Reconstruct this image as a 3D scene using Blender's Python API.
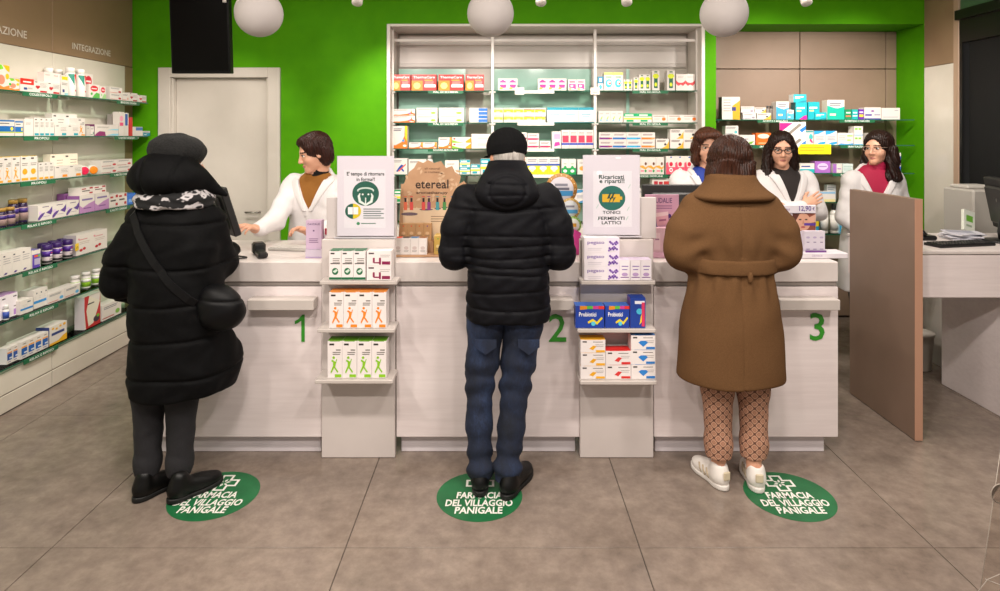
import bpy, bmesh, math, random
import numpy as np
from mathutils import Vector, Matrix, Euler
random.seed(7); np.random.seed(7)
S = bpy.context.scene; COL = S.collection
for o in list(bpy.data.objects): bpy.data.objects.remove(o)
# ---------------------------------------------------------------- camera, light, exposure
F, H, HY = 620.0, 1.68, 136.0          # focal length in pixels, eye height, horizon row
def wx(px, d): return (px - 500.0) * d / F
def wz(py, d): return H - (py - HY) * d / F
cd = bpy.data.cameras.new('camera'); cam = bpy.data.objects.new('camera', cd); COL.objects.link(cam)
cam.location = (0, 0, H); cam.rotation_euler = (math.pi / 2, 0, 0)
cd.sensor_width = 36; cd.lens = F / 1000 * 36; cd.shift_y = -(295.5 - HY) / 1000; cd.clip_start = .05
S.camera = cam
w = bpy.data.worlds.new('world'); S.world = w; w.use_nodes = True
w.node_tree.nodes['Background'].inputs[0].default_value = (1.0, .95, .9, 1)
w.node_tree.nodes['Background'].inputs[1].default_value = .34
S.view_settings.view_transform = 'Standard'; S.view_settings.look = 'None'
S.view_settings.gamma = 1; S.view_settings.use_curve_mapping = False
S.view_settings.exposure = 0.08
WARM = (1.0, .915, .83)
def area(name, loc, aim, power, size, col=WARM, spread=180):
    l = bpy.data.lights.new(name, 'AREA'); l.shape = 'DISK'; l.size = size; l.energy = power; l.color = col
    l.spread = math.radians(spread)
    o = bpy.data.objects.new(name, l); COL.objects.link(o); o.location = loc
    o.rotation_euler = (Vector(aim) - Vector(loc)).to_track_quat('-Z', 'Y').to_euler(); return o
def spot(name, loc, aim, power, ang, blend=.8, rad=.04, col=WARM):
    l = bpy.data.lights.new(name, 'SPOT'); l.energy = power; l.spot_size = math.radians(ang); l.spot_blend = blend
    l.shadow_soft_size = rad; l.color = col
    o = bpy.data.objects.new(name, l); COL.objects.link(o); o.location = loc
    o.rotation_euler = (Vector(aim) - Vector(loc)).to_track_quat('-Z', 'Y').to_euler(); return o
CEIL = 3.0
for x in (-2.0, -.65, .65, 2.0):                       # downlights over the customers' side
    area('ceiling_downlight', (x, 1.5, 2.96), (x, 2.1, 0), 29, .22)
    area('ceiling_downlight', (x, .2, 2.96), (x, .6, 0), 26, .22)
for x in (-1.7, 0, 1.5, 2.7):                          # downlights over the counter aisle
    area('ceiling_downlight', (x, 3.75, 2.96), (x, 3.75, 0), 16, .16)
SPOTS = [((-.95, 4.3, 2.56), (-.8, 5.6, 1.6), 74, 70), ((-.05, 4.3, 2.56), (-.05, 5.6, 1.6), 74, 70),
         ((.85, 4.3, 2.56), (.85, 5.6, 1.6), 74, 70), ((2.1, 4.25, 2.56), (2.3, 5.7, 1.8), 72, 80),
         ((3.0, 4.25, 2.56), (3.0, 5.7, 1.8), 66, 80), ((-2.0, 4.1, 2.56), (-2.4, 5.35, 1.4), 45, 76),
         ((-1.7, 3.0, 2.86), (-3.1, 3.7, 1.25), 90, 70), ((-1.7, 4.1, 2.86), (-3.1, 4.75, 1.2), 90, 70)]
SPOTS += [((2.35, 4.1, 2.56), (3.667, 5.1, 1.6), 55, 70)]  # unseen extra spot, added to brighten the right wall
for a, b, p, g in SPOTS: spot('track_and_added_spot', a, b, p, g)

# ---------------------------------------------------------------- materials
def lin(c): return c / 12.92 if c <= .04045 else ((c + .055) / 1.055) ** 2.4
def rgb(h):
    if not isinstance(h, str): return tuple(h)
    return tuple(lin(int(h[i:i + 2], 16) / 255) for i in (0, 2, 4)) + (1,)
_M = {}
def M(h, rough=.5, metal=0, emit=0, spec=.5):
    k = (h, rough, metal, emit, spec)
    if k in _M: return _M[k]
    m = bpy.data.materials.new('mat_' + (h if isinstance(h, str) else 'c')); m.use_nodes = True
    b = m.node_tree.nodes['Principled BSDF']; b.inputs['Base Color'].default_value = rgb(h)
    b.inputs['Roughness'].default_value = rough; b.inputs['Metallic'].default_value = metal
    b.inputs['Specular IOR Level'].default_value = spec
    if emit: b.inputs['Emission Color'].default_value = rgb(h); b.inputs['Emission Strength'].default_value = emit
    m.diffuse_color = rgb(h); _M[k] = m; return m
class N:                                                # tiny node-graph helper
    def __init__(s, name):
        s.m = bpy.data.materials.new(name); s.m.use_nodes = True; s.t = s.m.node_tree
        s.b = s.t.nodes['Principled BSDF']; s.out = s.t.nodes['Material Output']
    def n(s, typ, **kw):
        x = s.t.nodes.new(typ)
        for k, v in kw.items():
            if k.startswith('i_'):
                key = k[2:].replace('_', ' '); x.inputs[key].default_value = v
            else: setattr(x, k, v)
        return x
    def l(s, a, b): s.t.links.new(a, b)
    def ramp(s, fac, stops, interp='LINEAR'):
        r = s.n('ShaderNodeValToRGB'); r.color_ramp.interpolation = interp
        e = r.color_ramp.elements
        while len(e) < len(stops): e.new(.5)
        for q, (p, c) in zip(e, stops): q.position = p; q.color = rgb(c)
        s.l(fac, r.inputs[0]); return r.outputs[0]
    def coords(s, scale=(1, 1, 1), kind='Object', rot=(0, 0, 0)):
        c = s.n('ShaderNodeTexCoord'); mp = s.n('ShaderNodeMapping'); mp.inputs['Scale'].default_value = scale
        mp.inputs['Rotation'].default_value = rot
        s.l(c.outputs[kind], mp.inputs[0]); return mp.outputs[0]
    def noise(s, vec, scale, detail=4, rough=.6):
        x = s.n('ShaderNodeTexNoise'); x.inputs['Scale'].default_value = scale
        x.inputs['Detail'].default_value = detail; x.inputs['Roughness'].default_value = rough
        s.l(vec, x.inputs['Vector']); return x.outputs[0]
    def bump(s, h, strength=.2, dist=.01):
        b = s.n('ShaderNodeBump'); b.inputs['Strength'].default_value = strength; b.inputs['Distance'].default_value = dist
        s.l(h, b.inputs['Height']); s.l(b.outputs[0], s.b.inputs['Normal'])
def noisy(name, c0, c1, scale, rough=.6, stretch=(1, 1, 1), bump=0, detail=4, lo=.35, hi=.65, bdist=.004, kind='Object', spec=.5):
    g = N(name); v = g.coords(stretch, kind); f = g.noise(v, scale, detail)
    g.l(g.ramp(f, [(lo, c0), (hi, c1)]), g.b.inputs['Base Color']); g.b.inputs['Roughness'].default_value = rough
    g.b.inputs['Specular IOR Level'].default_value = spec
    if bump: g.bump(f, bump, bdist)
    return g.m
def clear(name, tint, refl=.08, rough=.02, dens=1.0):   # thin clear sheet: tinted transmission and a Fresnel reflection
    g = N(name); t = g.n('ShaderNodeBsdfTransparent'); t.inputs[0].default_value = rgb(tint)
    gl = g.n('ShaderNodeBsdfGlossy'); gl.inputs['Roughness'].default_value = rough
    lw = g.n('ShaderNodeLayerWeight'); lw.inputs['Blend'].default_value = refl
    mx = g.n('ShaderNodeMixShader'); g.l(lw.outputs['Fresnel'], mx.inputs[0]); g.l(t.outputs[0], mx.inputs[1]); g.l(gl.outputs[0], mx.inputs[2])
    g.l(mx.outputs[0], g.out.inputs[0]); return g.m

def mat_floor():
    g = N('floor_tile'); v = g.coords((1, 1, 1), 'Generated'); o = g.n('ShaderNodeObjectInfo')
    c = g.n('ShaderNodeTexCoord'); ad = g.n('ShaderNodeVectorMath', operation='ADD'); sc = g.n('ShaderNodeVectorMath', operation='SCALE')
    g.l(o.outputs['Location'], sc.inputs[0]); sc.inputs['Scale'].default_value = 1.0
    g.l(c.outputs['Object'], ad.inputs[0]); g.l(sc.outputs[0], ad.inputs[1])
    a = g.noise(ad.outputs[0], 1.5, 6, .6); b = g.noise(ad.outputs[0], 11, 6, .7)
    mx = g.n('ShaderNodeMath', operation='MULTIPLY_ADD'); g.l(b, mx.inputs[0]); mx.inputs[1].default_value = .65; 
    sb = g.n('ShaderNodeMath', operation='MULTIPLY'); g.l(a, sb.inputs[0]); sb.inputs[1].default_value = .4; g.l(sb.outputs[0], mx.inputs[2])
    g.l(g.ramp(mx.outputs[0], [(.34, '6c6057'), (.52, '82746a'), (.68, '94867a')]), g.b.inputs['Base Color'])
    g.l(g.ramp(b, [(.3, '686868'), (.7, '8a8a8a')]), g.b.inputs['Roughness']); g.bump(b, .06, .003); g.b.inputs['Specular IOR Level'].default_value = .3
    return g.m
def mat_wood_white():
    g = N('white_wood'); v = g.coords((.6, 5, 9)); f = g.noise(v, 5, 5, .65)
    v2 = g.coords((.5, 1, 2.2)); f2 = g.noise(v2, 2.2, 2)
    mx = g.n('ShaderNodeMath', operation='MULTIPLY_ADD'); g.l(f2, mx.inputs[0]); mx.inputs[1].default_value = .5
    h = g.n('ShaderNodeMath', operation='MULTIPLY'); g.l(f, h.inputs[0]); h.inputs[1].default_value = .5; g.l(h.outputs[0], mx.inputs[2])
    g.l(g.ramp(mx.outputs[0], [(.3, 'd9cccb'), (.5, 'e4d8d7'), (.7, 'ece1e0')]), g.b.inputs['Base Color'])
    g.b.inputs['Roughness'].default_value = .5; g.bump(f, .05, .002); return g.m
MAT = {}
MAT['tile'] = mat_floor(); MAT['wood'] = mat_wood_white()
MAT['green'] = noisy('green_paint', '4a9404', '509a05', 6, .7, bump=.03, spec=.12)
MAT['brown'] = noisy('brown_laminate', '8f7459', '94795d', 3, .5)
MAT['taupe'] = noisy('taupe_laminate', '8d7664', '937b69', 4, .5)
MAT['white'] = noisy('white_lacquer', 'dfd7cf', 'e4ddd6', 5, .35)
MAT['wpanel'] = noisy('white_gloss_panel', 'd8d0c2', 'ded6c9', 3, .18)
MAT['ceil'] = noisy('ceiling_paint', 'dcd6ce', 'e2dcd4', 4, .8)
MAT['top'] = noisy('worktop_white', 'd3c9c5', 'd9d0cc', 8, .35)
MAT['door'] = noisy('door_cream', 'c8c1b7', 'cdc6bc', 4, .4)
MAT['glass'] = clear('shelf_glass', 'e2f1e8', .06)
MAT['edge'] = M('1f5a45', .15)
MAT['teal'] = noisy('back_glass', '93b5a8', '9bbdb0', 3, .12)
MAT['acrylic'] = clear('acrylic', 'fcfcfc', .03)
MAT['black'] = M('0d0d0e', .35); MAT['screen'] = M('020202', .3, 0, 0, .1)
MAT['globe'] = noisy('opal_globe', 'b4adab', 'b9b2b0', 3, .6, spec=.2)
MAT['card'] = noisy('kraft_card', 'b98f6c', 'c59b78', 9, .7)
MAT['label'] = M('17633f', .5); MAT['wtxt'] = M('f4f4f0', .5)

# ---------------------------------------------------------------- mesh building
_T = {}
def text_mesh(s, font_scale_x=1.0, shear=0.0, bold=0.0):
    k = (s, shear, bold)
    if k in _T: return _T[k]
    c = bpy.data.curves.new('txt', 'FONT'); c.body = s; c.size = 1; c.resolution_u = 2; c.shear = shear; c.offset = bold
    o = bpy.data.objects.new('txt', c); me = o.to_mesh()
    v = np.array([p.co[:] for p in me.vertices]) if len(me.vertices) else np.zeros((1, 3))
    f = [tuple(p.vertices) for p in me.polygons]
    o.to_mesh_clear(); bpy.data.objects.remove(o); bpy.data.curves.remove(c)
    lo, hi = v.min(0), v.max(0); v = v - lo
    _T[k] = (v, f, (hi - lo)[0], (hi - lo)[1]); return _T[k]
class MB:
    def __init__(s): s.v = []; s.f = []; s.mi = []; s.mats = []; s.sm = []
    def add(s, vs, fs, mat, smooth=False):
        if mat not in s.mats: s.mats.append(mat)
        i = s.mats.index(mat); b = len(s.v); s.v += [tuple(map(float, p)) for p in vs]
        for f in fs: s.f.append(tuple(int(q) + b for q in f)); s.mi.append(i); s.sm.append(smooth)
        return s
    def box(s, x0, x1, y0, y1, z0, z1, mat):
        V = [(x, y, z) for z in (z0, z1) for y in (y0, y1) for x in (x0, x1)]
        return s.add(V, [(0, 2, 3, 1), (4, 5, 7, 6), (0, 1, 5, 4), (2, 6, 7, 3), (0, 4, 6, 2), (1, 3, 7, 5)], mat)
    def cbox(s, x0, x1, y0, y1, z0, z1, mat, b=.004):            # box with chamfered edges
        lo = (x0, y0, z0); hi = (x1, y1, z1); V = []; I = {}
        for sx in (0, 1):
            for sy in (0, 1):
                for sz in (0, 1):
                    for a in range(3):
                        p = []
                        for k, q in enumerate((sx, sy, sz)):
                            e = hi[k] if q else lo[k]
                            if k != a: e += -b if q else b
                            p.append(e)
                        I[(sx, sy, sz, a)] = len(V); V.append(p)
        Fs = []
        for a in range(3):
            u, v = [(1, 2), (2, 0), (0, 1)][a]
            for q in (0, 1):
                def key(i, j):
                    c = [0, 0, 0]; c[a] = q; c[u] = i; c[v] = j; return I[tuple(c) + (a,)]
                f = [key(0, 0), key(1, 0), key(1, 1), key(0, 1)]
                Fs.append(f if q else f[::-1])
        bm_f = list(Fs)
        for a in range(3):                                       # edge strips
            u, v = [(1, 2), (2, 0), (0, 1)][a]
            for i in (0, 1):
                for j in (0, 1):
                    def k2(t, ax):
                        c = [0, 0, 0]; c[a] = t; c[u] = i; c[v] = j; return I[tuple(c) + (ax,)]
                    f = [k2(0, u), k2(1, u), k2(1, v), k2(0, v)]
                    bm_f.append(f if (i == j) == False else f[::-1])
        for sx in (0, 1):
            for sy in (0, 1):
                for sz in (0, 1):
                    f = [I[(sx, sy, sz, a)] for a in range(3)]
                    bm_f.append(f if (sx + sy + sz) % 2 else f[::-1])
        return s.add(V, bm_f, mat)
    def quad(s, pts, mat): return s.add(pts, [tuple(range(len(pts)))], mat)
    def prism(s, pts, a, b, mat, axis='y', smooth=False):        # outline in the plane normal to axis, extruded a..b
        n = len(pts)
        def P(p, t): return {'x': (t, p[0], p[1]), 'y': (p[0], t, p[1]), 'z': (p[0], p[1], t)}[axis]
        V = [P(p, a) for p in pts] + [P(p, b) for p in pts]
        ar = sum(pts[i][0] * pts[(i + 1) % n][1] - pts[(i + 1) % n][0] * pts[i][1] for i in range(n))
        fs = [tuple(range(n)), tuple(range(2 * n - 1, n - 1, -1))] + [((i + 1) % n, i, i + n, (i + 1) % n + n) for i in range(n)]
        flip = (ar > 0) == (axis in 'xz')
        if (b > a) != True: flip = not flip
        if flip: fs = [f[::-1] for f in fs]
        # fs[0] must look towards a
        return s.add(V, [f[::-1] for f in fs] if False else fs, mat, smooth)
    def tube(s, pts, r, mat, n=8, cap=True):
        pts = [Vector(p) for p in pts]; rs = r if isinstance(r, (list, tuple)) else [r] * len(pts); V = []; fs = []
        up = None
        for i, p in enumerate(pts):
            t = (pts[min(i + 1, len(pts) - 1)] - pts[max(i - 1, 0)]).normalized()
            if up is None: up = t.orthogonal().normalized()
            up = (up - t * up.dot(t)); up = up.normalized() if up.length > 1e-6 else t.orthogonal().normalized()
            bt = t.cross(up)
            for k in range(n):
                a = 2 * math.pi * k / n; V.append(p + (up * math.cos(a) + bt * math.sin(a)) * rs[i])
        for i in range(len(pts) - 1):
            for k in range(n):
                fs.append((i * n + k, i * n + (k + 1) % n, (i + 1) * n + (k + 1) % n, (i + 1) * n + k))
        if cap: fs.append(tuple(range(n - 1, -1, -1))); fs.append(tuple((len(pts) - 1) * n + k for k in range(n)))
        return s.add(V, fs, mat, True)
    def lathe(s, prof, mat, c=(0, 0, 0), n=16, axis='z', sx=1, smooth=True):   # prof = [(r, h)]
        V = []; fs = []
        for r, h in prof:
            for k in range(n):
                a = 2 * math.pi * k / n; x, y = r * math.cos(a) * sx, r * math.sin(a)
                p = {'z': (x, y, h), 'y': (x, -h, y), 'x': (h, x, y)}[axis]
                V.append((p[0] + c[0], p[1] + c[1], p[2] + c[2]))
        for i in range(len(prof) - 1):
            for k in range(n):
                fs.append((i * n + k, i * n + (k + 1) % n, (i + 1) * n + (k + 1) % n, (i + 1) * n + k))
        fs.append(tuple(range(n - 1, -1, -1))); fs.append(tuple((len(prof) - 1) * n + k for k in range(n)))
        return s.add(V, fs, mat, smooth)
    # flat print on a surface: o = lower-left corner, U and V = unit directions, w x h = size, off = height above the surface
    def text(s, txt, o, U, V, size, mat, align='c', off=0, shear=0, width=None, bold=0.0):
        v, f, tw, th = text_mesh(txt, 1, shear, bold); o, U, V = Vector(o), Vector(U), Vector(V); nn = U.cross(V)
        k = size; kx = size if width is None else width / max(tw, 1e-6)
        x0 = {'c': -tw / 2, 'l': 0, 'r': -tw}[align]
        return s.add([o + U * ((p[0] + x0) * kx) + V * (p[1] * k) + nn * off for p in v], f, mat)
    def build(s, name, parent=None, loc=(0, 0, 0), rot=(0, 0, 0), me=None, **kw):
        return put(name, s.mesh(name), parent, loc, rot, **kw)
    def mesh(s, name):
        me = bpy.data.meshes.new(name); me.from_pydata(s.v, [], s.f)
        for m in s.mats: me.materials.append(m)
        me.polygons.foreach_set('material_index', s.mi); me.polygons.foreach_set('use_smooth', s.sm); me.update(); return me
def put(name, me, parent=None, loc=(0, 0, 0), rot=(0, 0, 0), label=None, cat=None, group=None, kind=None):
    o = bpy.data.objects.new(name, me); COL.objects.link(o); o.location = loc; o.rotation_euler = rot
    if parent is not None: o.parent = parent
    if label: o['label'] = label
    if cat: o['category'] = cat
    if group: o['group'] = group
    if kind: o['kind'] = kind
    return o
def thing(name, label, cat, loc=(0, 0, 0), rz=0, group=None): return put(name, None, None, loc, (0, 0, rz), label, cat, group)
def struct(name, mb, **kw): return mb.build(name, kind='structure', **kw)
def ellipse(cx, cy, rx, ry, n=20): return [(cx + rx * math.cos(2 * math.pi * k / n), cy + ry * math.sin(2 * math.pi * k / n)) for k in range(n)]
# ================================================================ the room
YB = 5.35; YN = 5.73                    # green wall plane, back of the two niches
XL = -3.167; XR = 3.667
NT = 2.646                              # top of both niches
# floor: recessed grout bed and one object for each tile
b = MB(); b.box(-4.6, 4.6, -1.6, 6.2, -.06, -.004, M('4f463f', .8)); floor = struct('floor', b)
XS = [-3.95, -2.75, -1.83, -.63, .57, 1.77, 2.97, 4.17]; YS = [-1.07, .13, 1.33, 2.53, 3.73, 4.93, 6.13]
tiles = {}
for i in range(len(XS) - 1):
    for j in range(len(YS) - 1):
        sx, sy = XS[i + 1] - XS[i], YS[j + 1] - YS[j]; k = round(sx, 3)
        if k not in tiles:
            t = MB(); t.cbox(-sx / 2 + .002, sx / 2 - .002, -sy / 2 + .002, sy / 2 - .002, -.012, 0, MAT['tile'], .0012); tiles[k] = t.mesh('tile')
        put('tile', tiles[k], floor, ((XS[i] + XS[i + 1]) / 2, (YS[j] + YS[j + 1]) / 2, 0))
b = MB(); b.box(-4.6, 4.6, -1.6, 6.2, CEIL, CEIL + .06, MAT['ceil']); struct('ceiling', b)
# green back wall with the openings of the two niches and the door
b = MB(); G = MAT['green']
b.box(-3.4, -2.93, YB, YN + .1, 0, CEIL, G); b.box(-2.93, -1.92, YB, YN + .1, 2.25, CEIL, G); b.box(-1.92, -.975, YB, YN + .1, 0, CEIL, G)
b.box(-.975, 1.76, YB, YN + .1, NT, CEIL, G); b.box(1.76, 1.864, YB, YN + .1, 0, CEIL, G)
b.box(1.864, XR, YB, YN + .1, NT, CEIL, G); b.box(XR, 4.4, YB, YN + .1, 0, CEIL, G)
b.box(-.975, 1.76, YN + .02, YN + .1, 0, NT, G)
struct('wall_back', b)
# taupe panelling inside the right niche
b = MB(); b.box(1.864, XR, YN + .018, YN + .03, 0, NT, M('3d2f25', .7)); wn = struct('wall_niche', b)
def npanel(x0, x1, z0, z1):
    t = MB(); t.cbox(x0, x1, YN, YN + .018, z0, z1, MAT['taupe'], .003); t.build('panel', wn)
zsx = [wx(800, YN), wx(886, YN)]; zs = wz(69, YN)
for x0, x1 in ((1.866, zsx[0] - .004), (zsx[0] + .004, zsx[1] - .003), (zsx[1] + .003, XR - .002)):
    npanel(x0, x1, zs + .004, NT - .002)
    npanel(x0, x1, .02, zs - .004)
# left wall: brown panels with lettering above, glossy white panels below
ZW = 2.268
b = MB(); b.box(XL - .08, XL - .016, -1.5, YB, 0, CEIL, M('6a5644', .7)); wl = struct('wall_left', b)
ys = [-1.4, .55, 2.38, 4.385, YB - .005]
for k in range(len(ys) - 1):
    t = MB(); t.cbox(XL - .016, XL, ys[k] + .002, ys[k + 1] - .002, ZW + .004, CEIL - .002, MAT['brown'], .002); t.build('panel', wl)
ysw = [-1.4, .55, 2.38, 4.385, 5.23]
for k in range(len(ysw) - 1):
    t = MB(); t.cbox(XL - .016, XL + .004, ysw[k] + .002, ysw[k + 1] - .002, .02, ZW, MAT['wpanel'], .002); t.build('panel', wl)
t = MB(); t.cbox(XL - .016, XL, 5.234, YB - .005, .02, ZW, MAT['brown'], .002); t.build('panel', wl)
def wall_word(s, pxa, pxb, z, size, align='l', width=None):
    ya, yb = 3.16 * F / (500 - pxa), 3.16 * F / (500 - pxb)
    t = MB(); t.text(s, (XL + .003, ya, z), (0, 1, 0), (0, 0, 1), size, M('d9cfc4', .5), 'l', 0, 0, yb - ya, .01); t.build('lettering', wl)
wall_word('INTEGRAZIONE', 73, 111, 2.325, .066)
wall_word('AZIONE', -3, 27.5, 2.33, .07)
# plinth drawers under the left shelves
pl = thing('plinth_cabinet', 'long low white plinth cabinet under the left wall shelves', 'cabinet', (-2.99, 0, 0))
pm = noisy('plinth_white', 'cfc6b9', 'd6cdc1', 3, .2)
b = MB(); b.box(-.16, -.004, .6, 5.3, .006, .248, M('8f867a', .5)); b.build('body', pl)
for y0, y1 in ((.6, 2.2), (2.203, 4.14), (4.143, 5.3)):
    b = MB(); b.cbox(-.012, 0, y0, y1 - .003, .008, .112, pm, .002); b.build('drawer_front', pl)
    b = MB(); b.cbox(-.012, 0, y0, y1 - .003, .12, .248, MAT['wpanel'], .002); b.build('drawer_front', pl)
# right wall: brown above white, then a pillar edge and the dark window
b = MB(); b.box(XR, XR + .12, 4.985, YB, 0, CEIL, M('7a6553', .6)); wr = struct('wall_right', b)
t = MB(); t.cbox(XR - .008, XR, 5.0, YB - .002, ZW + .004, CEIL - .002, MAT['brown'], .002); t.build('panel', wr)
t = MB(); t.cbox(XR - .008, XR, 5.0, YB - .002, .02, ZW, MAT['wpanel'], .002); t.build('panel', wr)
t = MB(); t.cbox(XR - .014, XR + .1, 4.94, 4.998, 0, CEIL - .002, M('b2967f', .5), .003); t.build('trim', wr)
b = MB(); b.box(XR, XR + .12, -1.4, 4.94, 0, .6, MAT['wpanel']); b.box(XR, XR + .12, -1.4, 4.94, 2.66, CEIL, M('4a6a4c', .3)); struct('wall_window', b)
b = MB(); fz = M('0b0a09', .4)
b.box(XR - .01, XR + .06, -1.3, 4.935, 2.42, 2.66, fz); b.box(XR - .01, XR + .06, -1.3, 4.935, .6, .66, fz)
for y in (4.92, 3.4, 1.9, .4): b.box(XR - .01, XR + .06, y - .014, y + .014, .66, 2.42, fz)
b.box(XR - .05, XR, -1.3, 4.935, 2.6, 2.675, fz)
wi = struct('window_1', b)
for y in (3.43, 1.93, .43):
    t = MB(); t.box(XR + .02, XR + .03, y, y + 1.44, .66, 2.42, M('1e1e1e', .5, 0, 0, .1)); t.build('pane', wi)
# the white door with its wide frame
d = put('door_1', None, kind='structure', loc=(0, 0, 0))
dx0, dx1 = wx(158, 5.33), wx(280, 5.33); dt = wz(67.5, 5.33)
def dbox(n, x0, x1, y0, y1, z0, z1, par=d, m='door', bb=.004):
    t = MB(); t.cbox(x0, x1, y0, y1, z0, z1, MAT[m] if m in MAT else m, bb); return t.build(n, par)
fw = .105
dbox('frame_post', dx0, dx0 + fw, 5.325, 5.40, 0, dt); dbox('frame_post', dx1 - fw, dx1, 5.325, 5.40, 0, dt)
dbox('frame_head', dx0 + fw, dx1 - fw, 5.325, 5.40, dt - .085, dt)
dbox('inner_stop', dx0 + fw, dx0 + fw + .018, 5.345, 5.42, 0, dt - .085); dbox('inner_stop', dx1 - fw - .018, dx1 - fw, 5.345, 5.42, 0, dt - .085)
dl = dbox('door_leaf', dx0 + fw + .018, dx1 - fw - .018, 5.40, 5.44, .006, dt - .085)
t = MB(); t.tube([(dx1 - .2, 5.40, 1.02), (dx1 - .2, 5.35, 1.02), (dx1 - .31, 5.35, 1.02)], .009, M('b0aca6', .3, 1), 8); t.build('door_handle', dl)
# the white pillar edge beside the wall unit is the unit's own frame (built with the unit)

# ================================================================ product print designs
# each entry draws on a front face in unit coordinates: r rect, e ellipse, p polygon, t text, l text lines
GR = '6d675f'
def lines(u0, u1, v, n=2, dv=.07, col=GR, th=.022): return [('r', u0, v - k * dv, u1 - .08 * (k % 2) * (u1 - u0), v - k * dv + th, col) for k in range(n)]
def D(kind, a='c02020', b2='2f7f4f', c='f0c020', txt=None):
    if kind == 'plain': return lines(.15, .7, .75, 2) 
    if kind == 'band': return lines(.12, .6, .8, 3) + [('r', 0, 0, 1, .24, a)]
    if kind == 'topband': return [('r', 0, .55, 1, 1, a), ('r', .2, .7, .8, .8, 'f4f0ea'), ('r', .25, .15, .5, .32, b2)] + lines(.55, .9, .3, 2)
    if kind == 'sq': return [('r', .1, .86, .3, .92, '35302c')] + lines(.45, .92, .72, 3, .12) + [('r', .55, .06, .9, .26, a)]
    if kind == 'tall': return [('r', .2, .87, .55, .92, '35302c')] + lines(.2, .85, .72, 2, .07) + lines(.2, .8, .56, 2, .06) + [('r', .12, .03, .88, .15, a)]
    if kind == 'fig': return [('r', .12, .88, .45, .93, '35302c'), ('r', .58, .74, .9, .77, GR)] + lines(.35, .9, .68, 2, .05) + [
        ('e', .42, .55, .09, .035, a), ('p', [(.3, .5), (.55, .44), (.62, .52), (.66, .5), (.58, .4), (.52, .3), (.75, .17), (.68, .14), (.45, .27), (.25, .12), (.2, .16), (.38, .33), (.38, .42), (.25, .46)], a), ('r', .5, .02, .95, .1, a)]
    if kind == 'leaf': return [('r', .12, .88, .45, .93, '35302c')] + lines(.3, .9, .72, 3, .06) + [('e', .5, .3, .27, .12, '1f6a43'), ('p', [(.3, .3), (.6, .38), (.72, .33), (.5, .24)], 'cfe0d2'), ('r', .0, .02, 1, .1, '1f6a43'), ('r', .12, .55, .9, .58, '35302c')]
    if kind == 'heart': return [('r', .08, .86, .25, .93, '5a3030')] + lines(.45, .95, .8, 4, .1) + [('p', [(.28, .3), (.12, .48), (.14, .58), (.22, .62), (.28, .56), (.34, .62), (.42, .58), (.44, .48)], a), ('r', .45, .06, .95, .2, a)]
    if kind == 'ell': return [('e', .5, .7, .36, .22, a), ('r', .25, .66, .75, .73, 'f3e6e0'), ('p', [(.3, 0), (1, 0), (1, .35), (.7, .42), (.5, .25)], b2), ('e', .25, .3, .1, .1, b2)]
    if kind == 'swoosh': return lines(.1, .6, .78, 2) + [('p', [(0, 0), (.45, 0), (.42, .38), (.2, .42), (.05, .2)], a), ('p', [(.5, .5), (.75, .62), (1, .62), (1, .5), (.75, .52)], b2), ('p', [(.5, .05), (.75, .2), (1, .2), (1, .02)], b2)]
    if kind == 'curve': return lines(.12, .7, .85, 2, .07, '4a4a5a', .035) + [('p', [(0, 0), (1, 0), (1, 1), (.86, 1), (.84, .55), (.68, .28), (.35, .14), (0, .16)], a), ('p', [(.86, 1), (1, 1), (1, .3), (.88, .5)], c), ('e', .78, .35, .07, .06, b2), ('e', .86, .12, .1, .05, 'f6f0e8')]
    if kind == 'heat': return [('t', .5, .76, .15, txt or 'ThermaCare', 'ffffff', .88), ('r', 0, 0, .45, .62, 'e8820c'), ('e', .22, .3, .14, .2, 'ffe27a'), ('r', .52, .2, .97, .38, 'dfe2e6'), ('r', .52, .62, .85, .67, 'f0b040')] + lines(.55, .9, .52, 2, .08, 'f6d0c8')
    if kind == 'pinkpot': return [('p', [(.12, .72), (.5, .92), (.88, .72), (.85, .66), (.15, .66)], a), ('p', [(.15, .5), (.88, .5), (.8, .22), (.3, .22)], a), ('p', [(.12, .1), (.4, .1), (.55, .22), (.2, .3)], c)]
    if kind == 'disc': return [('r', 0, .86, 1, 1, c), ('e', .5, .4, .36, .24, a), ('e', .55, .42, .2, .12, 'f4e8e4'), ('p', [(.5, .42), (.8, .46), (.6, .3)], 'd8402c')] + lines(.2, .8, .72, 1, .1, '3f8f5f', .06)
    if kind == 'bottle': return [('r', .25, .12, .75, .84, '12623c'), ('e', .5, .72, .42, .12, 'd7e21a'), ('e', .5, .3, .18, .1, 'd7e21a'), ('r', .3, .9, .7, .96, '12623c')]
    if kind == 'smile': return [('p', [(0, .62), (.2, .5), (.5, .46), (.8, .5), (1, .62), (1, .42), (.75, .28), (.5, .36), (.25, .28), (0, .42)], a)] + lines(.2, .8, .84, 2, .07, 'b5a9a4')
    if kind == 'run': return lines(.08, .6, .84, 2, .08, '44505c', .03) + [('p', [(.3, .3), (.45, .5), (.6, .62), (.75, .55), (.62, .42), (.8, .2), (.7, .16), (.5, .36), (.3, .15), (.22, .2)], '1c4aa0'), ('p', [(.4, .15), (.9, .6), (.86, .66), (.36, .22)], a)]
    if kind == 'yel': return [('r', .02, .38, .98, .7, c), ('r', .02, .7, .98, .82, a)] + lines(.1, .7, .9, 1, .05, 'b0853a', .03) + [('r', .3, .42, .7, .52, 'fff6c0')]
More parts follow.
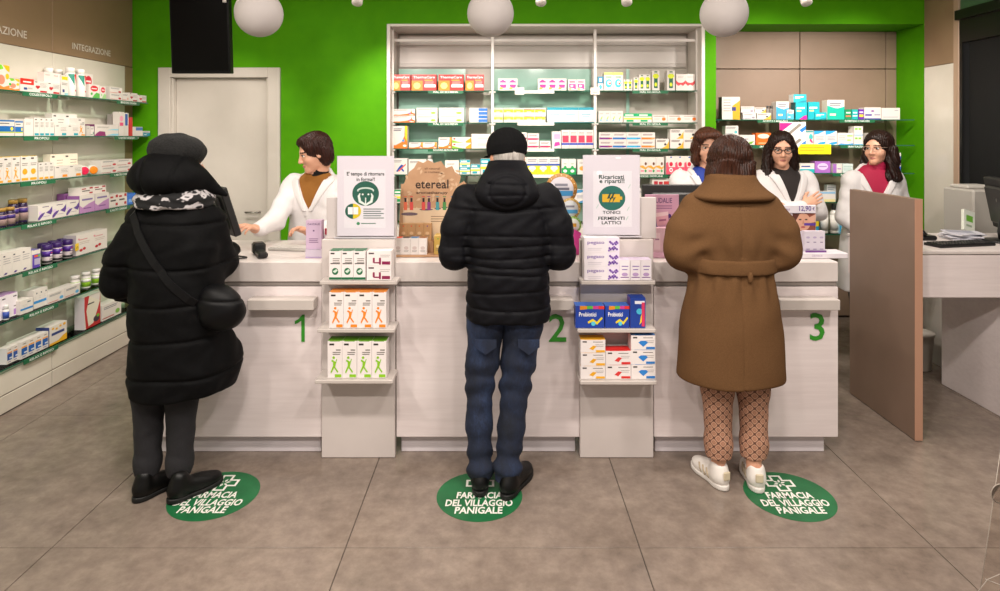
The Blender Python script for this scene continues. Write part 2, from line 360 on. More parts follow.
    if kind == 'burst': return [('r', 0, .82, 1, 1, a), ('p', [(0, .82), (.12, .6), (.06, .4), (.2, .15), (.5, .05), (.85, .18), (.95, .45), (.88, .62), (1, .82)], 'eef4f6'), ('r', .2, .5, .8, .6, '8fb4c4'), ('r', .25, .34, .75, .42, '9fc0cc'), ('r', 0, 0, 1, .06, '6f8fa0')]
    if kind == 'bar3': return lines(.15, .85, .84, 2, .07) + [('r', .1, .32, .9, .7, a), ('r', 0, .18, 1, .3, b2), ('r', 0, .05, 1, .1, 'e4c0c0')]
    if kind == 'bandm': return lines(.12, .85, .74, 2, .12, '7a5a6a', .06) + [('r', .02, .12, .82, .36, a), ('r', .72, .16, .98, .34, b2)]
    if kind == 'corner': return lines(.08, .75, .8, 2, .12, '5c4a4a', .06) + [('p', [(.45, 0), (1, 0), (1, .75), (.8, .3)], a), ('e', .72, .42, .1, .12, '33312e')]
    if kind == 'sheep': return [('r', 0, 0, 1, .5, a), ('r', 0, .5, 1, .62, b2), ('e', .5, .36, .34, .13, 'f3efdf'), ('e', .5, .24, .16, .1, 'e6dfc0')] + lines(.1, .9, .84, 2, .1, '8e8a96', .05)
    if kind == 'tree': return [('r', 0, 0, 1, .42, a), ('e', .5, .42, .22, .14, a), ('e', .5, .22, .28, .1, 'e9f2e6'), ('r', .3, .66, .7, .72, '9db89d')]
    if kind == 'almond': return [('p', [(0, .5), (.4, .52), (.7, .4), (1, .5), (1, .4), (.7, .28), (.3, .36), (0, .42)], 'e3a63c'), ('e', .72, .62, .14, .09, '6a3d24'), ('e', .7, .2, .14, .08, '3f9a52'), ('r', .08, .16, .5, .24, 'e06c8c')]
    if kind == 'berry': return [('r', 0, 0, 1, .4, a), ('p', [(0, .4), (0, .62), (.22, .7), (.3, .4)], a), ('e', .55, .56, .2, .12, 'd0143c'), ('e', .55, .24, .2, .12, 'f6e8e6'), ('e', .55, .24, .1, .06, a), ('e', .55, .94, .1, .04, '3060b0')]
    if kind == 'half': return [('r', 0, 0, 1, .5, a), ('p', [(0, .5), (1, .5), (1, .66), (.6, .56), (.3, .62), (0, .72)], a)] + lines(.15, .8, .8, 2, .09, '40506a', .04) + [('r', .15, .2, .5, .3, b2)]
    if kind == 'wave': return [('p', [(0, 1), (.0, .72), (.4, .78), (.9, .98), (.9, 1)], a), ('p', [(.1, 0), (.5, .18), (1, .24), (1, .1), (.6, 0)], a)] + lines(.15, .85, .56, 3, .1, '8a94a8', .04)
    if kind == 'wavep': return [('p', [(0, .2), (.2, .45), (.5, .5), (.35, .3), (.1, .05), (0, .05)], a), ('p', [(.55, .48), (.8, .6), (1, .85), (1, .5), (.9, .3), (.7, .4)], a), ('e', .15, .5, .1, .12, 'd9c0e0')] + lines(.3, .75, .84, 1, .08, '6a5a7a', .05) + lines(.35, .8, .22, 1, .08, '9a8aa6', .03)
    if kind == 'lilac': return [('p', [(0, .45), (.2, .3), (.6, .5), (1, .62), (1, 0), (0, 0)], a), ('r', .15, .7, .85, .8, '7d6aa0')] + lines(.25, .75, .22, 1, .08, '7a4a8a', .06)
    if kind == 'redtick': return [('r', .08, .72, .4, .86, a), ('r', .68, .74, .94, .95, a), ('r', .1, .46, .7, .58, '4a4440'), ('r', .66, .12, .92, .32, a)]
    if kind == 'berries': return [('e', .3, .22, .1, .07, a), ('e', .5, .27, .1, .07, a), ('r', .15, .72, .7, .76, 'cc8a8a'), ('e', .16, .78, .06, .04, 'd98a94')] + lines(.2, .85, .6, 2, .08, 'b9a59c')
    if kind == 'purp': return [('p', [(.12, .05), (.4, .05), (.55, .12), (.3, .14)], a)] + [('r', .1, .82, .3, .88, '4a4650')] + lines(.1, .85, .72, 3, .1, '8f8a90')
    if kind == 'bluew': return [('r', .1, .22, .9, .62, a), ('r', .1, .64, .9, .72, c), ('r', .45, .3, .9, .38, 'dfe4ee'), ('r', .3, .84, .75, .88, GR), ('r', .2, .08, .7, .14, '9a90b0')]
    if kind == 'bstripe': return [('r', 0, .26, 1, .4, a), ('r', .55, .76, .8, .84, '55606a')] + lines(.15, .6, .62, 2, .1, 'c0bcb6')
    if kind == 'yflow': return [('p', [(0, 0), (1, 0), (1, .35), (.8, .3), (.5, .12), (0, .1)], c), ('r', .12, .48, .85, .62, '2b3f7c'), ('e', .2, .85, .07, .06, c), ('e', .4, .78, .07, .06, c), ('e', .62, .86, .07, .06, c), ('e', .85, .88, .08, .07, c)]
    if kind == 'dia': return [('p', [(.1, 0), (0, .6), (0, 1), (.25, 1), (.95, .7), (1, 1), (1, 0)], a), ('p', [(.12, .55), (.3, .98), (.98, .72), (.55, .1), (.25, .05)], 'e4ddcb'), ('e', .75, .2, .2, .1, '3a2a3a'), ('e', .85, .28, .1, .05, '6cae2c'), ('r', .2, .72, .6, .76, '40383a')]
    if kind == 'blob': return [('p', [(0, 1), (.5, 1), (.6, .85), (.3, .78), (.2, .9)], '7fd02a'), ('p', [(.55, 1), (1, 1), (1, .72), (.8, .8)], 'f0b818'), ('e', .45, .4, .25, .2, 'e88a70'), ('e', .2, .5, .12, .1, '22b53a'), ('p', [(0, 0), (1, 0), (1, .2), (.6, .1), (.3, .2), (0, .12)], 'ef8a3a'), ('e', .85, .55, .12, .12, 'd8c020')]
    if kind == 'ban': return [('r', 0, .9, 1, 1, '2d6fb0'), ('r', 0, .25, 1, .62, '1568b4'), ('e', .85, .45, .08, .12, 'f4e04a'), ('r', 0, .2, 1, .27, 'b8c832')] + lines(.1, .7, .76, 1, .1, '5a5a60', .05)
    if kind == 'medic': return lines(.08, .8, .8, 2, .1, '5a6470', .04) + [('r', 0, .1, .6, .16, a), ('e', .8, .3, .12, .16, b2)]
    if kind == 'tealpk': return [('r', .1, .62, .8, .72, 'f0f6f6'), ('r', .1, .46, .5, .54, 'f0e08a'), ('p', [(.3, 0), (1, 0), (1, .26), (.7, .2)], a)]
    if kind == 'grn': return [('r', 0, .66, 1, 1, a), ('r', .1, .76, .7, .88, 'f2f6ee'), ('r', 0, .34, 1, .5, 'e8dc3a'), ('r', .2, .08, .7, .3, a), ('e', .85, .2, .1, .14, 'f4f4ea')]
    if kind == 'tan': return [('e', .75, .45, .13, .22, a), ('r', .08, .78, .8, .86, '9a7a6a')] + lines(.1, .5, .5, 2, .14, 'c8b8ac', .05)
    return []
def ordn(i, n):
    if n == 1: return ''
    if n == 2: return ('left ', 'right ')[i]
    if i == 0: return 'leftmost '
    if i == n - 1: return 'rightmost '
    return ('second', 'third', 'fourth', 'fifth', 'sixth', 'seventh')[i - 1] + '-from-left '
def ords(s, n): return '' if n == 1 else {2: ('lower ', 'upper '), 3: ('bottom ', 'middle ', 'top '), 4: ('bottom ', 'second-lowest ', 'second-highest ', 'top ')}[n][s]
def face(mb, des, w, h, y, th=.0004):                   # draw a design on the -Y face of a box centred on x=0, z from 0
    off = th
    for e in des:
        off += .00012; k = e[0]
        if k == 'r': pts = [(e[1], e[2]), (e[3], e[2]), (e[3], e[4]), (e[1], e[4])]
        elif k == 'e': pts = ellipse(e[1], e[2], e[3], e[4], 14)
        elif k == 'p': pts = e[1]
        if k == 't':
            mb.text(e[4], ((e[1] - .5) * w, y, e[2] * h), (1, 0, 0), (0, 0, 1), e[3] * h / .72, M(e[5], .5), 'c', off, 0, (e[6] * w) if len(e) > 6 and e[6] else None, .012)
        else:
            mb.add([((p[0] - .5) * w, y - off, p[1] * h) for p in pts], [tuple(range(len(pts)))], M(e[-1], .45))
def carton(w, d, h, col, des, side=None, top=None):
    b = MB(); c = M(col, .42); s_ = M(side, .42) if side else c; t_ = M(top, .42) if top else c
    x0, x1, y0, y1 = -w / 2, w / 2, -d / 2, d / 2
    V = [(x, y, z) for z in (0, h) for y in (y0, y1) for x in (x0, x1)]
    b.add(V, [(0, 1, 5, 4), (2, 6, 7, 3), (0, 2, 3, 1)], c); b.add(V, [(0, 4, 6, 2), (1, 3, 7, 5)], s_); b.add(V, [(4, 5, 7, 6)], t_)
    # end flap: the glued tongue edge on the top
    b.add([(x0 + .15 * w, y0 - .0003, h * .985), (x1 - .15 * w, y0 - .0003, h * .985), (x1 - .15 * w, y0 - .0003, h), (x0 + .15 * w, y0 - .0003, h)], [(0, 1, 2, 3)], t_)
    face(b, des, w, h, y0); return b.mesh('carton')
def bottle(r, h, body, cap, lab=None, capr=.75, caph=.2, lab2=None, shoulder=.12):
    b = MB(); hb = h * (1 - caph)
    b.lathe([(r * .94, 0), (r, .004), (r, hb * (1 - shoulder)), (r * .9, hb * (1 - shoulder * .5)), (r * capr * .92, hb)], M(body, .25), n=16)
    if lab: b.lathe([(r + .0006, hb * .12), (r + .0006, hb * .78)], M(lab, .45), n=16)
    if lab2: b.lathe([(r + .001, hb * .5), (r + .001, hb * .74)], M(lab2, .45), n=16)
    me = b.mesh('bottle'); c = MB(); c.lathe([(r * capr, hb), (r * capr, h - .003), (r * capr * .93, h)], M(cap, .4), n=16)
    return me, c.mesh('cap')
# ================================================================ shelves and stock
def shelf_strip(mb_unused, parent, cx, y, z, w, txt, axis='x', name='shelf_label'):
    # green strip with white lettering clipped to a shelf's front edge
    b = MB(); h = .028
    if axis == 'x': b.box(cx - w / 2, cx + w / 2, y - .006, y - .001, z - h, z, MAT['label'])
    else: b.box(y + .001, y + .006, cx - w / 2, cx + w / 2, z - h, z, MAT['label'])
    o = b.build(name, parent); t = MB()
    if axis == 'x': t.text(txt, (cx, y - .0065, z - h + .006), (1, 0, 0), (0, 0, 1), .022, MAT['wtxt'], 'c', 0, 0, min(w * .7, .0165 * len(txt)), .01)
    else: t.text(txt, (y + .0065, cx, z - h + .006), (0, 1, 0), (0, 0, 1), .022, MAT['wtxt'], 'c', 0, 0, min(w * .7, .018 * len(txt)), .01)
    t.build('lettering', o); return o
ORD = ['topmost', 'second', 'third', 'fourth', 'fifth', 'sixth', 'lowest']
# ---- left wall: seven glass shelves
LX0, LX1 = XL + .006, -2.975
LZ = [1.96, 1.68, 1.394, 1.126, .83, .56, .28]
LSTRIP = [[(40, 'COLESTEROLO'), (128, 'BENESSERE DONNA')], [(41, 'PROPOLI'), (126, 'IL NOSTRO CONSIGLIO')], [(38, 'PROPOLI'), (122, 'IL NOSTRO CONSIGLIO')],
          [(39, 'RELAX E RIPOSO'), (118, 'IL NOSTRO CONSIGLIO')], [(40, 'RELAX E RIPOSO')], [(41, 'RELAX E RIPOSO')], [(41, 'RELAX E RIPOSO')]]
for k, z in enumerate(LZ):
    t = thing('glass_shelf', '%s glass shelf on the left wall' % ORD[k], 'shelf', (0, 0, 0), group='glass shelves on the left wall')
    yend = 5.24 if k < 3 else 5.2
    b = MB(); b.box(LX0, LX1 - .002, .6, yend, z - .008, z, MAT['glass']); b.build('pane', t)
    b = MB(); b.box(LX1 - .002, LX1, .6, yend, z - .0085, z + .0002, MAT['edge']); b.build('edge', t)
    for y in (2.4, 4.36, 5.2):
        b = MB(); b.cbox(LX0, LX0 + .13, y - .006, y + .006, z - .024, z - .0085, M('c9c4bc', .35, .6), .002); b.build('bracket', t)
    for px, s in LSTRIP[k]:
        yy = 2.975 * F / (500 - px); shelf_strip(None, t, yy, LX1, z - .001, .30, s, 'y')
def loc_of(unit, k, px, dback): pass
def run(base, px0, px1, n, h, des, desc, col='ded7d0', stack=1, depth=.09, side=None, top=None, where='', unit='L', row=0, back=0.0, lift=0.0, gap=.0015, name='medicine_carton', cat='box', jit=0.0):
    """n cartons of one kind side by side (and stacked) between two photo columns on a shelf."""
    if unit == 'L':
        fx = -2.998 - back; a, c = -fx * F / (500 - px0), -fx * F / (500 - px1)
    else:
        fy = base[1] + back; a, c = wx(px0, fy), wx(px1, fy)
    W = (c - a) / n; me = carton(W - gap, depth, h, col, des, side, top)
    for i in range(n):
        for s in range(stack):
            u = a + (i + .5) * W; z = base[2] + lift + .0006 + s * (h + .0006)
            j = random.uniform(-.02, .02)
            if unit == 'L': o = put(name, me, None, (fx - depth / 2, u, z), (0, 0, math.pi / 2 + j))
            else: o = put(name, me, None, (u, fy + depth / 2, z), (0, 0, j))
            o['label'] = ordn(i, n) + ords(s, stack) + desc; o['category'] = cat
            if n * stack > 1: o['group'] = desc
def bottles(base, pxs, r, h, desc, body, cap, lab=None, lab2=None, unit='L', back=0, capr=.75, caph=.2, cat='bottle', name='supplement_bottle', shoulder=.12, lift=0):
    m1, m2 = bottle(r, h, body, cap, lab, capr, caph, lab2, shoulder)
    for i, px in enumerate(pxs):
        if unit == 'L':
            fx = -2.998 - r - back; loc = (fx, -fx * F / (500 - px), base[2] + .0006 + lift)
        else:
            fy = base[1] + r + back; loc = (wx(px, fy), fy, base[2] + .0006 + lift)
        o = put(name, m1, None, loc, (0, 0, random.uniform(0, 3)), ordn(i, len(pxs)) + desc, cat, desc if len(pxs) > 1 else None); put('cap', m2, o)
def L(k): return (0, 0, LZ[k])
W1 = 'f2ede6'
q = ' on topmost left-wall shelf'
run(L(0), -6, 9.5, 1, .148, D('blob'), 'tall white carton with green and orange fruit print' + q, depth=.1)
run(L(0), 7.5, 19.5, 1, .073, D('blob'), 'small white carton with green and yellow corners' + q, depth=.07)
run(L(0), 20, 34, 1, .083, D('topband', 'd8281c', '2a4a8a'), 'white carton with a red upper half' + q)
run(L(0), 34, 60, 2, .077, D('heart', 'b81424'), 'low white carton with a dark red heart' + q)
run(L(0), 44, 61, 2, .066, D('plain'), 'pale pink carton resting behind the heart cartons' + q, col='ead9d2', back=.012, lift=.0782, depth=.045)
run(L(0), 61, 68, 1, .135, [('r', .1, .78, .95, .95, 'f2c81a'), ('r', .2, .15, .5, .3, '2a3f7a'), ('r', .5, .02, 1, .12, '8fc8cc')] + lines(.1, .9, .6, 2), 'slim white carton with a yellow top corner' + q, depth=.08)
bottles(L(0), [49, 58.5], .034, .19, 'white bottle with red shoulder standing behind cartons' + q, 'ede4dd', 'f1ece6', '2f8f76', 'c8241e', back=.094)
m1, m2 = bottle(.036, .2, 'efe8e2', 'f3eee8', None, .8, .17, None, .06)
for i, px in enumerate((70, 80)):
    o = put('supplement_bottle', m1, None, (-3.034, 3.034 * F / (500 - px), LZ[0] + .0006), (0, 0, 0), ordn(i, 2) + 'white bottle with red and teal chevron' + q, 'bottle', 'white bottle with red and teal chevron' + q); put('cap', m2, o)
    b = MB(); R = .0366                                  # wrapped chevron label
    for a0, a1, z0, z1, c in ((-70, -8, .145, .075, '2f8f7a'), (-8, 30, .15, .06, 'd8281c'), (30, 75, .15, .1, '2f8f7a')):
        aa = [math.radians(a0 + (a1 - a0) * t / 5) for t in range(6)]
        b.add([(R * math.cos(a), R * math.sin(a), .155) for a in aa] + [(R * math.cos(a), R * math.sin(a), z0 + (z1 - z0) * i / 5) for i, a in enumerate(aa)], [(i, i + 1, i + 7, i + 6) for i in range(5)], M(c, .45))
    b.add([(R * math.cos(a), R * math.sin(a), z) for z in (.035, .045) for a in (.0, .2, .4, .6)], [(i, i + 1, i + 5, i + 4) for i in range(3)], M('c8241e', .45))
    b.build('printed_label', o)
run(L(0), 84, 93, 1, .185, D('ell', 'c41c34', '6fae5a'), 'tall white carton with red oval over green' + q, depth=.06, back=.085)
run(L(0), 89, 99.5, 1, .1, D('ell', 'd01c30', '58b04c'), 'square white carton with large red oval' + q, depth=.07)
run(L(0), 100, 106, 1, .095, D('ell', 'cc2a44', '9ccc8a'), 'narrow white carton with small red oval' + q, depth=.07)
run(L(0), 110, 122, 1, .05, D('medic', 'd05a4a', 'b8242c'), 'low white carton with red lettering, two stacked' + q, stack=2)
run(L(0), 122.5, 129, 1, .062, D('medic', 'd05a4a', 'e0a090'), 'small white carton with red letters and lines' + q)
run(L(0), 129, 137.5, 1, .07, D('heart', 'a81a28'), 'small white carton with a dark red bird' + q)
run(L(0), 138, 146.5, 1, .06, D('heart', 'c42430'), 'white carton at the corner end' + q, depth=.07)
q = ' on second left-wall shelf'
run(L(1), -4, 14.5, 1, .097, D('ban'), 'wide blue and white carton with a yellow fruit' + q)
run(L(1), 15, 23, 1, .092, D('ban'), 'narrow blue and white carton with yellow fruit' + q)
run(L(1), 24, 33.5, 1, .108, D('plain'), 'plain white carton standing beside the blue cartons' + q, jit=.2)
run(L(1), 34, 54.5, 4, .118, D('tall', '1f9fb0'), 'tall slim white carton with teal foot' + q, depth=.06)
run(L(1), 55, 79, 2, .076, D('sq', '1f9fb0'), 'low white carton with a teal square, in front' + q, depth=.05)
run(L(1), 52, 77, 2, .155, D('sq', '1f9fb0'), 'taller white carton with teal square, in back row' + q, back=.06, depth=.05)
run(L(1), 77.5, 85, 1, .125, D('fig', 'ea9a28'), 'white carton with an orange figure and yellow top' + q, depth=.06)
run(L(1), 86.5, 90, 1, .075, D('plain'), 'small grey carton' + q, col='c9c2bb'); run(L(1), 90.5, 94, 1, .07, D('medic', '3f8a6a', '3f8a6a'), 'small white carton with a green mark' + q)
run(L(1), 94.5, 118.5, 1, .086, D('swoosh', '8c2868', '8fd0e4'), 'long white carton with purple and pale blue swoosh' + q, side='7a3a66')
run(L(1), 119, 124, 1, .19, [('e', .5, .72, .35, .12, 'f0a0b8'), ('r', .15, .42, .85, .56, 'e04a7a')], 'tall white carton with a pink emblem' + q, depth=.05)
run(L(1), 124.3, 128.5, 1, .185, [('r', .2, .45, .8, .95, '2a5aa8')], 'tall white carton with a blue stripe' + q, depth=.05)
run(L(1), 112, 119, 2, .175, D('plain'), 'tall lilac grey carton behind the swoosh carton' + q, col='cfc4c4', back=.1, depth=.04)
run(L(1), 129, 132.5, 1, .15, [('r', 0, 0, 1, 1, 'cc2a24')], 'slim bright red carton' + q, col='cc2a24', depth=.05)
run(L(1), 132, 142.5, 1, .075, [('r', .35, .6, 1, .95, '4a78b8')], 'white carton with blue corner' + q, depth=.06)
run(L(1), 143, 150, 1, .042, D('half', '2f8fa8', 'f0f0f0'), 'flat white and teal carton at the shelf end' + q, depth=.06)
q = ' on third left-wall shelf'
run(L(2), -5.5, 20, 3, .158, D('fig', 'f0a41c'), 'tall white carton with orange figure and foot' + q, top='f0c23a', depth=.06)
run(L(2), 20.5, 37.5, 2, .158, [('e', .5, .38, .3, .12, 'f0a41c'), ('r', .1, .03, .9, .13, 'f0a41c'), ('r', .2, .88, .55, .94, '35302c')] + lines(.15, .85, .7, 2), 'tall white carton with orange arch' + q, top='f0c23a', depth=.06)
run(L(2), 38.5, 54, 3, .112, D('tall', 'f2a81e'), 'slim white carton with yellow foot' + q, depth=.05)
run(L(2), 54.5, 82, 2, .08, D('sq', 'ef9420'), 'low white carton with orange square, in front' + q, depth=.05)
run(L(2), 50, 77.5, 2, .16, D('sq', 'f2ae1c'), 'taller cream carton with yellow square, in back row' + q, col='f3e6d2', back=.06, depth=.05)
for px, c, nm in ((82.5, 'd8204e', 'crimson'), (91.5, 'f0881a', 'orange')):
    y = 3.03 * F / (500 - px); b = MB(); b.lathe([(.03, -.03), (.034, -.026), (.034, .026)], M('dfe4dc', .3), (0, 0, .0346), 18, 'x')
    o = b.build('tin', None, (-3.03, y, LZ[2]), (0, 0, -.5), label='round tin with %s lid lying on its side%s' % (nm, q), cat='tin')
    b = MB(); b.lathe([(.029, .026), (.029, .03), (.026, .031)], M(c, .35), (0, 0, .0346), 18, 'x'); b.build('lid', o)
run(L(2), 101.5, 132, 2, .05, D('medic', 'a8262c', 'c02c34'), 'flat white carton with red heart, stacked in pairs' + q, stack=2)
q = ' on fourth left-wall shelf'
for pxs, bk, h, nm in (((1, 9.5), 0, .115, 'short brown bottle with gold cap, in front'), ((13, 22.3), .045, .152, 'taller brown bottle with gold cap, beside the wave cartons')):
    bottles(L(3), pxs, .029, h, nm + q, '2a1a3e', 'a8823e', 'a58a86', '3a2470', back=bk, capr=.9, caph=.17, shoulder=.18)
run(L(3), 37.7, 79, 3, .1, D('wavep', '5a3a8c'), 'white carton with a purple wave ribbon' + q)
run(L(3), 64, 79, 2, .14, D('plain'), 'plum carton behind the wave cartons' + q, col='8a4f92', back=.1, depth=.05)
run(L(3), 79.5, 109, 2, .125, D('lilac', 'b583b8'), 'white and lilac carton' + q, side='8f5a9a')
run(L(3), 80.5, 106, 2, .055, D('redtick', 'a81e28'), 'white carton with red ticks lying on the lilac cartons' + q, lift=.1262, col='e6dcd6', back=.01)
run(L(3), 109.5, 127, 2, .1, D('redtick', 'b02028'), 'white carton with red ticks standing on glass' + q)
run(L(3), 127.5, 138, 1, .085, [('r', .1, .2, .7, .5, '7fb0e8'), ('e', .75, .3, .15, .18, 'e8ecf4')], 'bright blue carton beside the dark coat' + q, col='2a6fd0')
q = ' on fifth left-wall shelf'
run(L(4), -8.5, 31, 4, .14, D('purp', '4a2a80'), 'white carton with a purple slanted mark' + q)
run(L(4), 31.5, 40.5, 1, .115, [('r', .08, .0, .95, .75, '5a40a8'), ('r', .3, .58, .7, .7, 'e0582a'), ('r', .7, .58, .95, .7, '6ab04a'), ('r', .3, .15, .95, .5, 'b0a8c4')], 'white and violet carton' + q, top='6c62a0')
def tub(pxs, bk, nm):
    b = MB(); b.lathe([(.029, 0), (.03, .004), (.03, .084), (.026, .092)], M('c9bcc0', .35), n=18); b.lathe([(.0305, .005), (.0305, .02)], M('171217', .4), n=18)
    b.lathe([(.0306, .045), (.0306, .082)], M('4a2386', .4), n=18); me = b.mesh('tub'); c = MB(); c.lathe([(.031, .09), (.032, .094), (.032, .12), (.029, .124)], M('35195e', .35), n=18); mc = c.mesh('cap')
    for i, px in enumerate(pxs):
        fx = -3.03 - bk; o = put('supplement_tub', me, None, (fx, -fx * F / (500 - px), LZ[4] + .0006), (0, 0, 0), ordn(i, 3) + nm, 'tub', nm); put('cap', mc, o)
        t = MB(); R = .0312
        for a0, a1, z0, z1, cc in ((-20, 25, .05, .06, 'd9cfe0'), (-10, 20, .066, .072, 'c02050'), (-30, 30, .026, .032, '8a7a80')):
            aa = [math.radians(a0 + (a1 - a0) * i / 4) for i in range(5)]
            t.add([(R * math.cos(a), R * math.sin(a), z) for z in (z0, z1) for a in aa], [(i, i + 1, i + 6, i + 5) for i in range(4)], M(cc, .45))
        t.build('printed_label', o)
tub((47, 57, 67.5), 0, 'purple capped tub, front row' + q); tub((43, 53, 62), .065, 'purple capped tub, back row' + q)
b = MB(); b.box(-.001, .001, -.022, .022, -.05, 0, M('f0c81e', .5)); b.box(.0011, .0014, -.015, .015, -.034, -.03, M('8a7010', .5)); b.box(.0011, .0014, -.015, .012, -.026, -.022, M('8a7010', .5))
b.build('price_tag', None, (-2.99, 2.99 * F / (500 - 77), LZ[4] + .09), (0, 0, .15), label='bright yellow price tag hanging by the purple tubs', cat='tag')
run(L(4), 76, 107, 2, .145, D('berries', 'b81c2a'), 'tall white carton with red berries' + q, side='b9b0b4')
q = ' on sixth left-wall shelf'
run(L(5), -5, 17.5, 2, .145, [('r', .65, .05, .95, .3, 'b080c8'), ('r', .65, .4, .9, .44, GR), ('r', .6, .82, .9, .87, '4a4650')], 'white carton with lilac corner print' + q, col='ece4ea', side='cdb6d2', top='b98ac4', back=.03)
bottles(L(5), [6], .016, .09, 'small white dropper bottle with blue label' + q, 'ece8e6', 'f2f0ee', '2f4aa0', capr=.8, caph=.3)
run(L(5), 20.5, 33, 1, .085, D('bstripe', '2480c8'), 'low white carton with blue stripe' + q)
run(L(5), 33.5, 47.5, 3, .12, D('bstripe', '2f8cd0'), 'upright white carton with blue stripe' + q, back=.012)
run(L(5), 48, 80, 2, .068, D('medic', 'cc5a5a', '5aa8d8'), 'long flat white carton with pale blue end' + q)
bottles(L(5), [75, 86, 96], .03, .115, 'white jar with lime green label' + q, 'ded8d4', 'e3ddda', '8fc030', 'e8e4e4', capr=.96, caph=.22, cat='jar', name='supplement_jar', back=.03)
q = ' on lowest left-wall shelf'
run(L(6), 6.5, 18.6, 2, .098, D('bluew', '1f4f9c', c='e08a3a'), 'small white carton with blue square at the end' + q, side='e4dfe4', depth=.06, back=.02)
run(L(6), 20.5, 48.5, 4, .105, D('bluew', '1a5aa8', c='f0a020'), 'white carton with dark blue block' + q)
run(L(6), 49, 67, 1, .125, D('yflow', c='eab01c'), 'white and yellow carton with blue lettering' + q, side='2f3f80')
run(L(6), 84, 100.5, 1, .235, D('dia', 'c0282a'), 'tall red carton with beige diamond and fruit' + q, side='d9d0d4', depth=.07)
run(L(6), 102.5, 121, 1, .115, D('medic', 'b03a3a', '7fb04a'), 'white carton with green mark beside the red carton' + q)

# ---- the white wall unit in the middle
UX0, UX1 = wx(387, YB), wx(704.5, YB)
u = thing('wall_shelf_unit', 'tall white wall unit with three bays of glass shelves behind the counter', 'shelf unit', (0, 0, 0))
def ub(n, x0, x1, y0, y1, z0, z1, m=MAT['white'], bb=.003, par=u):
    t = MB(); t.cbox(x0, x1, y0, y1, z0, z1, m, bb); return t.build(n, par)
ub('side_panel', UX0, UX0 + .03, 5.335, YN + .015, 0, NT); ub('side_panel', UX1 - .03, UX1, 5.335, YN + .015, 0, NT)
ub('top_panel', UX0 + .03, UX1 - .03, 5.335, YN + .015, NT - .022, NT)
ub('back_panel', UX0 + .03, UX1 - .03, YN, YN + .015, .9, NT - .022, M('b8b0a6', .5))
ub('base_cabinet', UX0 + .03, UX1 - .03, 5.40, YN - .002, .0, .88)
ub('back_board', UX0 + .05, UX1 - .05, YN - .022, YN - .001, wz(68, YN), NT - .04, M('d5cdc7', .4))
ub('back_ledge', UX0 + .05, UX1 - .05, YN - .03, YN - .022, wz(68, YN) + .005, wz(66, YN) + .02, M('c0b7b0', .4)); ub('back_ledge', UX0 + .05, UX1 - .05, YN - .03, YN - .022, wz(46, YN), wz(44, YN) + .005, M('c0b7b0', .4))
YP = 5.46; P0, P1, P2, P3 = [wx(p, YP) for p in (392.5, 492.5, 595, 697)]
for a, c, m in ((P0, P1 - .25, 'teal'), (P1 - .04, P2, 'teal'), (P2 + .3, P3 - .55, 'teal')):      # green tinted glass in front of the back panel
    t = MB(); t.box(a + .02, c, YN - .05, YN - .045, .9, wz(69, YN - .05), MAT['teal']); t.build('glass_sheet', u)
for x in (P0, P1, P2, P3): ub('post', x - .013, x + .013, YP - .013, YP + .013, .88, wz(28, YP), M('e6dfd9', .35))
ub('rail', P0, P3, YP + .015, YP + .03, wz(41.5, YP), wz(38.5, YP), M('e2dad4', .35))
UZ = [wz(y, 5.44) for y in (90.5, 122.5, 148.5, 174.5, 203)]
ctr = {'A': (P0 + .02, P1 - .02), 'B': (P1 + .02, P2 - .02), 'C': (P2 + .02, P3 - .02)}
SL = {('A', 0): 'MAL DI SCHIENA', ('A', 1): 'MAL DI SCHIENA', ('A', 2): 'DOLORE ARTICOLARE', ('C', 0): 'MAL DI GOLA', ('C', 1): 'MAL DI GOLA', ('C', 2): 'MAL DI GOLA', ('C', 3): 'DIFESE IMMUNI'}
for k, z in enumerate(UZ):
    for bay, (x0, x1) in ctr.items():
        t = MB(); t.box(x0 - .015, x1 + .015, 5.437, YN - .055, z - .008, z, MAT['glass']); sh = t.build('glass_shelf', u)
        t = MB(); t.box(x0 - .015, x1 + .015, 5.435, 5.437, z - .0085, z + .0002, MAT['edge']); t.build('edge', sh)
        for x in (x0 - .004, x1 + .004): ub('bracket', x - .012, x + .012, 5.43, 5.47, z - .02, z - .0085, M('e8e2dc', .35), .003, sh)
        if (bay, k) in SL: shelf_strip(None, u, (x0 + x1) / 2 + .03, 5.435, z, .31, SL[(bay, k)])
        elif bay == 'B' and k < 4:
            t = MB(); t.box(x0 + .2, x0 + .52, 5.428, 5.434, z - .026, z - .001, M('f3efe9', .4)); t.build('price_rail', u)
def U(k): return (0, 5.45, UZ[k])
def hp(n): return n * 5.45 / F                      # pixels of height to metres at the shelf front
q = ', top row of white unit'
kw = dict(unit='U')
for a, c, i in ((392, 410.5, 'leftmost red heat pad carton with orange photo'), (411.5, 436.5, 'wide red heat pad carton, second from left'), (438.5, 463.5, 'wide red heat pad carton, third from left'), (465.5, 484, 'narrow red heat pad carton beside the post')):
    run(U(0), a, c, 1, hp(16), D('heat'), i + q, col='c8201c', **kw)
run(U(0), 498, 517.5, 2, hp(12), D('pinkpot', 'e0208c', c='f0c030'), 'white carton with magenta pot, left pair' + q, **kw)
run(U(0), 538, 566.5, 3, hp(12), D('pinkpot', 'e0208c', c='f0a030'), 'white carton with magenta pot, group of three' + q, **kw)
run(U(0), 568, 585, 2, hp(11), [('r', .15, .72, .85, .84, 'cc3a6a'), ('p', [(.1, .6), (.9, .6), (.95, .1), (.5, .25), (.15, .25)], 'e0248c'), ('e', .45, .42, .18, .1, 'f3d8e4'), ('e', .25, .14, .15, .08, 'f0b040')], 'smaller white carton with magenta block, beside post' + q, **kw)
